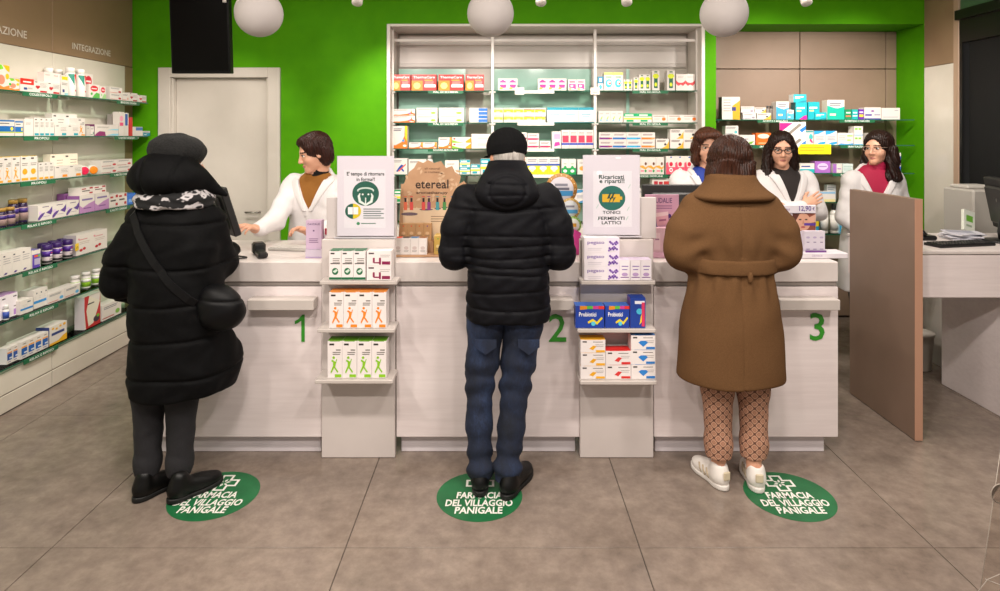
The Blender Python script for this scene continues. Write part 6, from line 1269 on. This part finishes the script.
# ---------------------------------------------------------------- customer 2: man in black quilted jacket, cap and jeans
def person2():
    X0, Y0 = wx(507, 2.98), 2.98; pm = PM()
    an = [(-.125, -.02, .09), (-.005, -.04, .09)]; kn = [(-.125, .01, .49), (.035, .01, .49)]; hip = [(-.095, 0, .88), (.085, 0, .88)]
    sh = [(-.18, 0, 1.39), (.18, 0, 1.39)]; el = [(-.255, -.02, 1.13), (.26, -.02, 1.13)]; wr = [(-.16, .2, 1.085), (.17, .2, 1.085)]
    body_mesh(pm, hip, sh, el, wr, kn, an, (0, .02, 1.5), SKIN2); T = headT((0, .04, 1.577), .3, -.12); head(pm, T, SKIN2, M('8a847e', .7))
    hand(pm, (-.15, .22, 1.085), (.5, .8, 0), (0, 0, -1), -1, skin=SKIN2); hand(pm, (.16, .22, 1.085), (-.5, .8, 0), (0, 0, -1), 1, skin=SKIN2)
    p = pm.build('person', None, (X0, Y0, 0), label='man in black quilted jacket, black cap and blue jeans standing at counter two', cat='person')
    hr = cut(ell((0, -.012, .012), (.0795, .104, .1)), ell((0, .12, -.04), (.12, .125, .14)), .008); hr = cut(hr, lambda G: G[2] + .066 + 0 * G[0] + 0 * G[1], .01)
    hair_obj(p, T, hr, (-.1, -.13, -.08), (.1, .12, .13), hairmat('grey_hair', '8f8882', 'c8c2bc'), .004, .001)
    cap = sm([ell((0, -.004, .058), (.097, .115, .088)), loft([(.0, 0, -.004, .092, .111), (.03, 0, -.004, .096, .115), (.06, 0, -.004, .097, .115)], 2)], .01); cap = cut(cap, ell((0, -.004, .02), (.086, .104, .09)), .004); cap = cut(cap, lambda G: G[2] - .008 + 0 * G[0] + 0 * G[1], .004)
    cap = add(cap, lambda G: .0022 * np.exp(-(np.abs(G[0]) / .003) ** 2) + .0018 * np.exp(-((np.abs(G[0]) - .045 - .2 * (.1 - G[2])) / .003) ** 2) * (G[2] > .03))
    cm = cloth('cap_felt', '0f0f10', '161617', 180, .95, .3, .1)
    c_ = PM().add(*mesh_of(cap, (-.11, -.13, 0), (.11, .13, .16), .0042), [cm], None, T).build('cap', p)
    vis = lambda G: np.maximum(np.maximum(ell((0, .1, .01), (.085, .1, .2))(G), .09 - G[1]), np.abs(G[2] - .022 + .6 * (G[1] - .1) ** 2 + 2 * G[0] ** 2 * .8) - .003); PM().add(*mesh_of(vis, (-.1, .08, -.03), (.1, .21, .05), .0042), [cm], None, T).build('visor', c_)
    z_ = lambda py: 1.68 - (py - 136) / 208.
    secs = [(.80, .007, .0, .193, .138), (.82, .007, .0, .2, .142), (.9, .007, .0, .2, .142), (1.0, .006, .0, .197, .15), (1.12, .004, .0, .198, .148), (1.25, .002, .0, .212, .15), (1.34, .0, .0, .212, .14), (1.41, .0, .0, .178, .12), (1.46, .0, .01, .125, .1), (1.51, .0, .012, .09, .09), (1.555, .0, .015, .082, .085)]
    t_ = loft(secs, 2.5); arms = sm([chain([(s * .18, 0, 1.375), (s * .232, -.015, 1.24), (s * .25, -.02, 1.12), (s * .15, .2, 1.09)], [.08, .08, .074, .055], .03) for s in (-1, 1)], 0)
    zs = [z_(y) for y in (207, 233, 243, 253, 262, 270, 287, 303, 319)]
    jk = add(sm([t_, arms], .03), lambda G: seams(zs, .0065, .0065)(G) * (1 - .65 * np.clip((np.abs(G[0]) - .19) / .05, 0, 1)) + .0045 * wob(G, 24, .3) + .003 * wob(G, 58, 1.1) + .004 * np.exp(-((np.abs(G[0] - .002) - .2 + .35 * np.maximum(G[2] - 1.2, 0)) / .01) ** 2) * (G[2] > .95) * (G[2] < 1.34) * (G[1] < 0))
    jk = cut(jk, ell((0, .02, 1.56), (.07, .075, .07)), .008)
    solid('jacket', jk, (-.36, -.2, .75), (.36, .32, 1.57), .0064, NAVYP, p)
    hd = cut(sm([ell((0, -.115, 1.415), (.15, .075, .085)), ell((0, -.085, 1.475), (.125, .085, .075)), loft([(1.43, 0, -.005, .15, .13), (1.48, 0, .0, .125, .12), (1.53, 0, .005, .1, .105), (1.565, 0, .01, .09, .1)], 2.2)], .04), ell((0, .03, 1.58), (.079, .085, .12)), .01)
    hd = add(hd, lambda G: .006 * np.exp(-((np.sqrt((G[0] / .085) ** 2 + ((G[2] - 1.43) / .07) ** 2) - 1) / .09) ** 2) * (G[1] < -.05) + .004 * wob(G, 30, .8) + seams((1.405, 1.455), .005, .006)(G) * (np.abs(G[0]) < .09))
    solid('hood', hd, (-.19, -.22, 1.3), (.19, .15, 1.6), .006, NAVYP, p)
    for x, pts, rs in ((-1, [(-.098, .0, .86), (-.1, .0, .78), (-.118, .005, .6), (-.13, .012, .5), (-.134, -.005, .3), (-.128, -.025, .12), (-.126, -.03, .07)], [.096, .088, .076, .066, .06, .056, .059]), (1, [(.08, .0, .86), (.075, .0, .78), (.055, .005, .6), (.04, .012, .48), (.02, -.01, .28), (.002, -.04, .12), (-.002, -.045, .06)], [.1, .093, .08, .07, .062, .059, .063])):
        lg = add(chain(pts, rs, .03), lambda G: .006 * np.sin(G[2] * 62 + 7 * G[0] * x + 3 * np.sin(G[1] * 20)) * (np.exp(-((G[2] - .5) / .1) ** 2) + 1.5 * np.exp(-((G[2] - .13) / .08) ** 2)) + .002 * wob(G, 50, .2))
        solid('jeans_leg', lambda G, q=lg: np.maximum(q(G), .062 - G[2]), (pts[0][0] - .16, -.14, .05), (pts[0][0] + .16, .13, .9), .0064, JEANS, p)
    for s in (-1, 1):                                     # patch pockets just under the hem
        b = MB(); b.prism([(s * .1 - .05, .735), (s * .1 + .05, .735), (s * .1 + .05, .7), (s * .1, .665), (s * .1 - .05, .7)], -.106, -.1, JEANS, 'y'); b.build('back_pocket', p)
    shoe(p, (-.127, -.1), .02, .285, 'plain', M('070708', .45, 0, 0, .3), '060606', wd=1.05); shoe(p, (-.012, -.125), -.42, .285, 'plain', M('070708', .45, 0, 0, .3), '060606', wd=1.05)
person2()
# ---------------------------------------------------------------- customer 3: camel coat, patterned trousers, white sneakers
def person3():
    X0, Y0 = wx(731, 3.0), 3.0; pm = PM()
    an = [(-.062, -.01, .075), (.098, -.03, .075)]; kn = [(-.07, .0, .48), (.11, .0, .48)]; hip = [(-.085, 0, .86), (.095, 0, .86)]
    sh = [(-.165, 0, 1.34), (.165, 0, 1.34)]; el = [(-.245, -.02, 1.12), (.245, -.02, 1.12)]; wr = [(-.13, .22, 1.09), (.13, .22, 1.09)]
    body_mesh(pm, hip, sh, el, wr, kn, an, (0, .02, 1.45)); T = headT((.012, .05, 1.555), -.1, -.1); head(pm, T)
    hand(pm, (-.12, .24, 1.085), (.4, .8, 0), (0, 0, -1), -1); hand(pm, (.12, .24, 1.085), (-.4, .8, 0), (0, 0, -1), 1)
    p = pm.build('person', None, (X0, Y0, 0), label='woman in belted camel coat, patterned trousers and white sneakers at counter three', cat='person')
    hf = sm([ell((0, -.015, .03), (.1, .118, .1)), ell((0, -.04, -.06), (.104, .085, .1)), ell((.0, -.045, -.1), (.1, .07, .06)), ell((.07, .0, -.06), (.045, .07, .1)), ell((-.07, .0, -.06), (.045, .07, .1))], .03); hf = cut(hf, FACE, .01); hf = add(hf, lambda G: .004 * np.sin(G[2] * 45 + 2 * np.sin(G[0] * 40)) * (G[2] < 0))
    hair_obj(p, T, hf, (-.15, -.16, -.19), (.15, .13, .15), hairmat('chestnut_hair', '1c0f0a', '44261a'), .0045, .003)
    secs = [(.515, -.002, .0, .25, .18), (.55, -.002, .0, .25, .18), (.69, -.002, .0, .242, .175), (.85, -.002, .0, .225, .165), (.97, -.002, .0, .2, .15), (1.035, -.002, .0, .19, .14), (1.1, -.002, .0, .19, .14), (1.18, -.002, .0, .21, .155), (1.28, 0, .0, .215, .15), (1.36, 0, .0, .178, .125), (1.42, 0, .01, .12, .1), (1.46, 0, .015, .095, .09)]
    t_ = loft(secs, 2.35); arms = sm([chain([(s * .16, 0, 1.325), (s * .217, -.015, 1.22), (s * .23, -.02, 1.13), (s * .14, .2, 1.095)], [.085, .09, .088, .06], .04) for s in (-1, 1)], 0)
    ct_ = add(sm([t_, arms], .045), lambda G: .0045 * np.exp(-(G[0] / .0035) ** 2) * (G[1] < 0) * (np.abs(G[2] - 1.07) > .04) + .006 * np.sin(np.arctan2(G[0], G[1]) * 14 + 1.5 * np.sin(G[2] * 8)) * np.exp(-((G[2] - 1.0) / .08) ** 2) + .005 * np.sin(np.arctan2(G[0], G[1]) * 11 + 2 * np.sin(G[2] * 9)) * np.exp(-((G[2] - 1.16) / .06) ** 2) + .004 * wob(G, 15, .5) + .006 * np.sin(60 * G[2] + 25 * np.abs(G[0])) * np.exp(-((np.abs(G[0]) - .2) / .06) ** 2) * np.exp(-((G[2] - 1.15) / .08) ** 2))
    solid('coat', ct_, (-.36, -.22, .45), (.36, .3, 1.47), .0064, CAMEL, p)
    co = cut(loft([(1.375, 0, -.012, .19, .15), (1.395, 0, -.012, .192, .152), (1.42, 0, -.005, .162, .14), (1.455, 0, .002, .128, .122), (1.5, 0, .01, .108, .108)], 2.2, cap=.02), ell((0, .02, 1.5), (.085, .085, .1)), .012)
    solid('collar', add(co, lambda G: .0035 * wob(G, 20, .1)), (-.22, -.19, 1.34), (.22, .17, 1.52), .006, CAMEL, p)
    bl = cut(loft([(1.035, -.002, 0, .207, .157), (1.05, -.002, 0, .209, .159), (1.09, -.002, 0, .208, .158), (1.103, -.002, 0, .206, .156)], 2.35, cap=.006), loft([(1.0, -.002, 0, .186, .136), (1.14, -.002, 0, .186, .136)], 2.35), .002)
    be = solid('belt', add(bl, lambda G: .0018 * wob(G, 50, .7)), (-.24, -.19, 1.02), (.24, .19, 1.12), .0058, CAMEL, p)
    solid('belt_loop', ell((.03, -.158, 1.03), (.013, .012, .028)), (0, -.18, .99), (.06, -.13, 1.07), .005, CAMEL, be)
    for s, x in ((-1, -.064), (1, .108)):
        lg = add(chain([(x, .01, .8), (x, .005, .46), (x + .001, -.005, .2), (x - .002 - (.0 if s < 0 else .005), -.012, .13)], [.085, .074, .06, .06], .03), lambda G: .0025 * wob(G, 36, .4))
        around(solid('trouser_leg', lambda G, q=lg: np.maximum(q(G), .14 - G[2]), (x - .12, -.11, .11), (x + .12, .12, .6), .0064, PATT, p), x, 0, .068)
    WS = M('e6e0da', .5)
    shoe(p, (-.048, -.075), .32, .255, 'plain', WS, 'dcd6d0', 'stripes'); shoe(p, (.098, -.095), -.12, .255, 'plain', WS, 'dcd6d0', 'stripes')
person3()
# ---------------------------------------------------------------- pharmacists in white coats
def rot2(x, y, a): return x * math.cos(a) - y * math.sin(a), x * math.sin(a) + y * math.cos(a)
def pharmacist(label, px, d, yaw, hc, hyaw, hpitch, shirt, hairf, hlo, hhi, hmat, arms, hands, zv=1.2, collar=None, skin=SKIN, brow=BROW, glasses=None, roll=0, hamp=.0025, slope=.42):
    """yaw: where the chest looks (0 = +y, pi = to the camera). arms: two chains shoulder, elbow, wrist in world-aligned offsets."""
    X0 = wx(px, d); pm = PM(); R = lambda x, y, z: rot2(x, y, yaw) + (z,)
    sh = [a[0] for a in arms]; el = [a[1] for a in arms]; wr = [a[2] for a in arms]
    hip = [R(.09, 0, .88), R(-.09, 0, .88)]; kn = [R(.09, .01, .48), R(-.09, .01, .48)]; an = [R(.09, -.01, .08), R(-.09, -.01, .08)]
    body_mesh(pm, hip, sh, el, wr, kn, an, (hc[0] * .6, hc[1] * .6, 1.46), skin); T = headT(hc, hyaw, hpitch, roll); head(pm, T, skin, brow)
    nb = T @ Vector((0, -.026, -.075)); pm.add(*mesh_of(cone(nb, (hc[0] * .2, hc[1] * .2, 1.36), .051, .062), (hc[0] - .16, hc[1] - .16, 1.3), (hc[0] + .16, hc[1] + .16, hc[2]), .007), [skin])
    for hd in hands: hand(pm, *hd[0], **hd[1], skin=skin)
    p = pm.build('person', None, (X0, d, 0), label=label, cat='person')
    hair_obj(p, T, hairf, hlo, hhi, hmat, .0045, hamp)
    secs = [(.52, 0, 0, .245, .17), (.7, 0, 0, .232, .165), (.9, 0, 0, .212, .152), (1.05, 0, 0, .19, .14), (1.2, 0, 0, .195, .14), (1.3, 0, 0, .2, .132), (1.38, 0, 0, .165, .11), (1.43, 0, 0, .105, .09), (1.47, 0, 0, .078, .078)]
    t_ = loft(secs, 2.4, yaw)
    slv = sm([chain(list(a), [.07, .062, .046], .03) for a in arms], 0)
    def lf(G):                                            # lateral, frontal coordinates of the chest
        c, s = math.cos(yaw), math.sin(yaw); return G[0] * c + G[1] * s, -G[0] * s + G[1] * c
    def vee(G):
        l_, fr = lf(G); return np.maximum(np.abs(l_) - (G[2] - zv) * slope, -fr + .0)
    open_ = lambda G: np.maximum(np.maximum(np.abs(lf(G)[0]) - .004 - 0 * G[2], -lf(G)[1]), G[2] - zv)
    shell_ = sm([t_, slv], .035)
    coat = sm([cut(t_, vee, .004), cut(slv, lambda G: np.maximum(vee(G), t_(G) - .01), .004)], .03); coat = (add(coat, lambda G: .0045 * wob(G, 19, px * .01) + .0025 * wob(G, 43, 1.0) + .006 * np.sin(55 * G[2] + 30 * G[0]) * np.exp(-(slv(G) / .01) ** 2) * .6))
    coat = cut(coat, lambda G: np.maximum(np.abs(lf(G)[0] - .03) - .0018, np.maximum(-lf(G)[1], G[2] - zv)), .001)
    P = np.array([q for a in arms for q in a]); lo = np.minimum(P.min(0) - .1, (-.3, -.3, .51)); hi = np.maximum(P.max(0) + .1, (.3, .3, 1.48)); lo[2] = .5; hi[2] = 1.48
    co = solid('lab_coat', coat, lo, hi, .0085, COATW, p)
    def lap(G):
        l_, fr = lf(G); a = np.abs(l_) - ((G[2] - zv) * slope + .026); w_ = .026 + .05 * np.clip((G[2] - zv) / .25, 0, 1) * (G[2] < 1.40)
        mxs = lambda p_, q_: -smin(-p_, -q_, .007)
        return mxs(mxs(mxs(np.abs(a) - w_ * .5, np.abs(t_(G) - .003) - .0095), zv - .01 - G[2] + 0 * a), np.maximum(-fr + .02, G[2] - 1.455))
    solid('lapel', lap, (-.2, -.2, zv - .03), (.2, .2, 1.47), .0048, COATW, p)
    cl = cut(loft([(1.405, hc[0] * .4, hc[1] * .4, .105, .095), (1.43, hc[0] * .4, hc[1] * .4, .1, .092), (1.475, hc[0] * .5, hc[1] * .5, .084, .082)], 2.1), loft([(1.38, hc[0] * .4, hc[1] * .4, .075, .07), (1.5, hc[0] * .5, hc[1] * .5, .07, .07)], 2.1)); cl = cut(cl, vee, .004)
    solid('collar', cl, (-.2, -.2, 1.39), (.2, .2, 1.49), .006, COATW, p)
    inner = loft([(z, a, b_, rx - .016, ry - .014) for z, a, b_, rx, ry in secs if .9 < z < 1.46] + [(1.46, 0, 0, .06, .062)], 2.4, yaw)
    so = solid('shirt', inner, (-.21, -.21, 1.0), (.21, .21, 1.47), .009, shirt, p)
    tn = .85 if px > 850 else .5
    if collar is not None:
        solid('turtleneck', add(cone((hc[0] * .2, hc[1] * .2, 1.38), nb * tn + Vector((hc[0] * .2, hc[1] * .2, 1.38)) * (1 - tn), .072, .06), lambda G: .0015 * np.sin(G[2] * 300)), (hc[0] - .16, hc[1] - .16, 1.36), (hc[0] + .16, hc[1] + .16, 1.5), .006, collar, p)
    for k in range(3):
        z = zv - .04 - .11 * k; x, y = rot2(.012, .145, yaw); b = MB(); b.lathe([(.0075, 0), (.008, .002), (.006, .004)], M('cfcaca', .4), (0, 0, 0), 12, 'y')
        yy = surf_y(lambda G: coat((G[0] * math.cos(yaw) - G[1] * math.sin(yaw), G[0] * math.sin(yaw) + G[1] * math.cos(yaw), G[2])) if False else t_(G), x, z, -.4, .1) if math.cos(yaw) < -.6 else y
        b.build('button', co, (x, yy - .001, z), (0, 0, 0))
    for k in (0, 1):
        lg = chain([hip[k], kn[k], an[k]], [.09, .07, .055], .02); solid('trouser_leg', lg, np.array(an[k]) - .12 + (0, 0, .06), np.array(hip[k]) + .12, .014, M('d2cecd' if k > 5 else '2a2a2e', .85), p)
        h_ = R(.09 if k == 0 else -.09, -.07, 0); shoe(p, h_[:2], yaw, .25, 'plain', M('d8d2cc', .5) if px > 850 else M('1c1a1a', .5), 'cfc9c2' if px > 850 else '101010')
    if glasses:
        b = MB(); gm = M(glasses, .3); gr_ = .0028 if glasses[0] == '1' else .0014
        for s in (1, -1):
            b.tube([(s * .033 + .024 * math.cos(a * .3927), .104 - .02 * abs(s * .033 + .024 * math.cos(a * .3927)) * 4 * .3, .0 + .019 * math.sin(a * .3927)) for a in range(17)], gr_, gm, 6, False)
            b.tube([(s * .057, .098, .006), (s * .077, .06, .008), (s * .083, -.01, .004)], gr_, gm, 6)
        b.tube([(-.009, .104, .004), (0, .107, .007), (.009, .104, .004)], gr_, gm, 6); b.v = [tuple(T @ Vector(q)) for q in b.v]; g_ = b.build('glasses', p)
        b = MB()
        for s in (1, -1): b.add([tuple(T @ Vector((s * .033 + .022 * math.cos(a * .3927), .1035 - .006, .017 * math.sin(a * .3927)))) for a in range(16)], [tuple(range(16))], MAT['acrylic'])
        b.build('lens', g_)
    return p
HD_DARK = hairmat('dark_brown_hair', '150c0a', '2e1c16'); HD_RED = hairmat('auburn_hair', '1e0f0c', '3c2019'); HD_BR = hairmat('brown_wavy_hair', '2a1610', '5a3524'); HD_BLK = hairmat('black_brown_hair', '120a08', '2c1a14')
PI = math.pi
# left pharmacist: short hair, looks down to the left, reaches for the keyboard
h1 = sm([ell((0, -.018, .04), (.09, .11, .098)), ell((0, -.07, -.02), (.075, .05, .085)), ell((.06, -.045, -.03), (.035, .045, .075)), ell((-.06, -.045, -.03), (.035, .045, .075)), ell((.01, .042, .09), (.065, .045, .03)), ell((.068, .012, .035), (.022, .045, .05)), ell((-.068, .012, .035), (.022, .045, .05))], .025); h1 = cut(h1, FACE, .012)
y1 = PI - .2
pharmacist('pharmacist with short auburn hair in white coat reaching to the keyboard at counter one', 318, 4.15, y1, (-.005, -.06, 1.572), PI - 1.08, -.3, cloth('mustard_blouse', '8a5a24', '94622a'), h1, (-.13, -.15, -.15), (.13, .14, .16), HD_RED,
           [((-.165, .015, 1.36), (-.215, -.2, 1.14), (-.232, -.42, 1.118)), ((.165, -.02, 1.36), (.2, -.14, 1.10), (.07, -.34, 1.085))],
           [(((-.235, -.445, 1.122), (-.25, -.75, .3), (-.3, .0, -1), -1), dict(curl=(.35, .45, .5, .55))), (((.06, -.355, 1.09), (-.7, -.5, .35), (-.2, -.5, -.7), 1), dict(curl=(.5, .55, .6, .65)))], zv=1.2, collar=cloth('black_knit', '0c0c0d', '121213'), slope=.5)
# pharmacist half hidden behind the camel coat
h2 = sm([ell((0, -.018, .04), (.098, .115, .1)), ell((0, -.05, -.06), (.1, .075, .1)), ell((.082, .005, -.05), (.035, .06, .1)), ell((-.082, .005, -.05), (.035, .06, .1)), ell((.03, .062, .08), (.07, .05, .04)), ell((-.03, .062, .08), (.06, .05, .04))], .025); h2 = add(cut(h2, FACE, .01), lambda G: .005 * np.sin(G[2] * 60 + 3 * np.sin(G[0] * 50)) * (G[2] < .03))
pharmacist('pharmacist with brown wavy bob half hidden behind the camel coat customer', 703, 4.5, PI, (.02, -.04, 1.605), PI - .12, -.12, M('1c3a9a', .7), h2, (-.14, -.15, -.19), (.14, .14, .16), HD_BR,
           [((-.17, -.01, 1.37), (-.23, -.06, 1.1), (-.12, -.28, 1.04)), ((.17, -.01, 1.37), (.23, -.06, 1.1), (.12, -.28, 1.04))], [(((-.11, -.3, 1.04), (.4, -.8, 0), (0, 0, -1), 1), {}), (((.11, -.3, 1.04), (-.4, -.8, 0), (0, 0, -1), -1), {})], zv=1.24, glasses='8a7a70')
# pharmacist with glasses and folded arms, long dark hair over one shoulder
h3 = sm([ell((0, -.018, .035), (.092, .112, .1)), ell((0, -.06, -.05), (.09, .07, .1)), cone((.085, -.01, .0), (.1, .03, -.2), .038, .045), cone((.1, .03, -.2), (.08, .1, -.42), .048, .024), cone((-.08, -.02, .0), (-.085, -.03, -.14), .034, .04)], .025); h3 = add(cut(h3, FACE, .01), lambda G: .005 * np.exp(-((G[0] + .012) / .005) ** 2) * (G[2] > .06))
pharmacist('pharmacist with black glasses, long dark hair and folded arms in a white coat', 783, 4.6, PI + .08, (-.035, -.05, 1.585), PI - .3, -.12, M('241c1a', .8), h3, (-.15, -.16, -.46), (.17, .15, .16), HD_BLK,
           [((-.165, -.01, 1.36), (-.205, -.1, 1.13), (.03, -.22, 1.175)), ((.165, -.01, 1.36), (.205, -.1, 1.13), (-.06, -.24, 1.155))],
           [(((.045, -.228, 1.185), (.75, .0, .45), (0, .9, -.4), 1), dict(curl=(.15, .2, .25, .3), spread=.16)), (((-.075, -.245, 1.155), (-.9, .2, .1), (0, .9, -.3), -1), dict(curl=(.3, .3, .35, .4)))], zv=1.18, glasses='161314')
# pharmacist in the magenta turtleneck, wavy dark hair, looking to the left
h4 = sm([ell((0, -.02, .038), (.095, .115, .1)), ell((0, -.06, -.07), (.1, .075, .11)), cone((.085, -.03, -.02), (.1, -.02, -.22), .042, .05), cone((-.085, -.03, -.02), (-.1, -.01, -.22), .042, .05), cone((0, -.08, -.05), (0, -.09, -.24), .07, .06)], .03); h4 = add(cut(h4, FACE, .01), lambda G: .008 * np.sin(G[2] * 52 + 4 * np.sin(G[0] * 30) + 9 * G[1]) * np.clip(-G[2] * 8, 0, 1))
pharmacist('pharmacist with wavy dark hair and magenta turtleneck behind the brown partition', 872, 4.7, PI - .2, (.02, -.04, 1.59), PI - .98, -.05, M('a8123f', .75), h4, (-.17, -.17, -.3), (.17, .14, .16), HD_BLK,
           [((-.165, -.02, 1.35), (-.235, -.05, 1.08), (-.16, -.22, .95)), ((.165, .0, 1.36), (.22, -.03, 1.1), (.12, -.2, 1.0))],
           [(((-.15, -.24, .945), (.5, -.6, -.2), (0, 0, -1), 1), {}), (((.11, -.22, .995), (-.6, -.5, 0), (0, 0, -1), -1), {})], zv=1.19, collar=M('b01446', .75), slope=.5, glasses='b8a090')
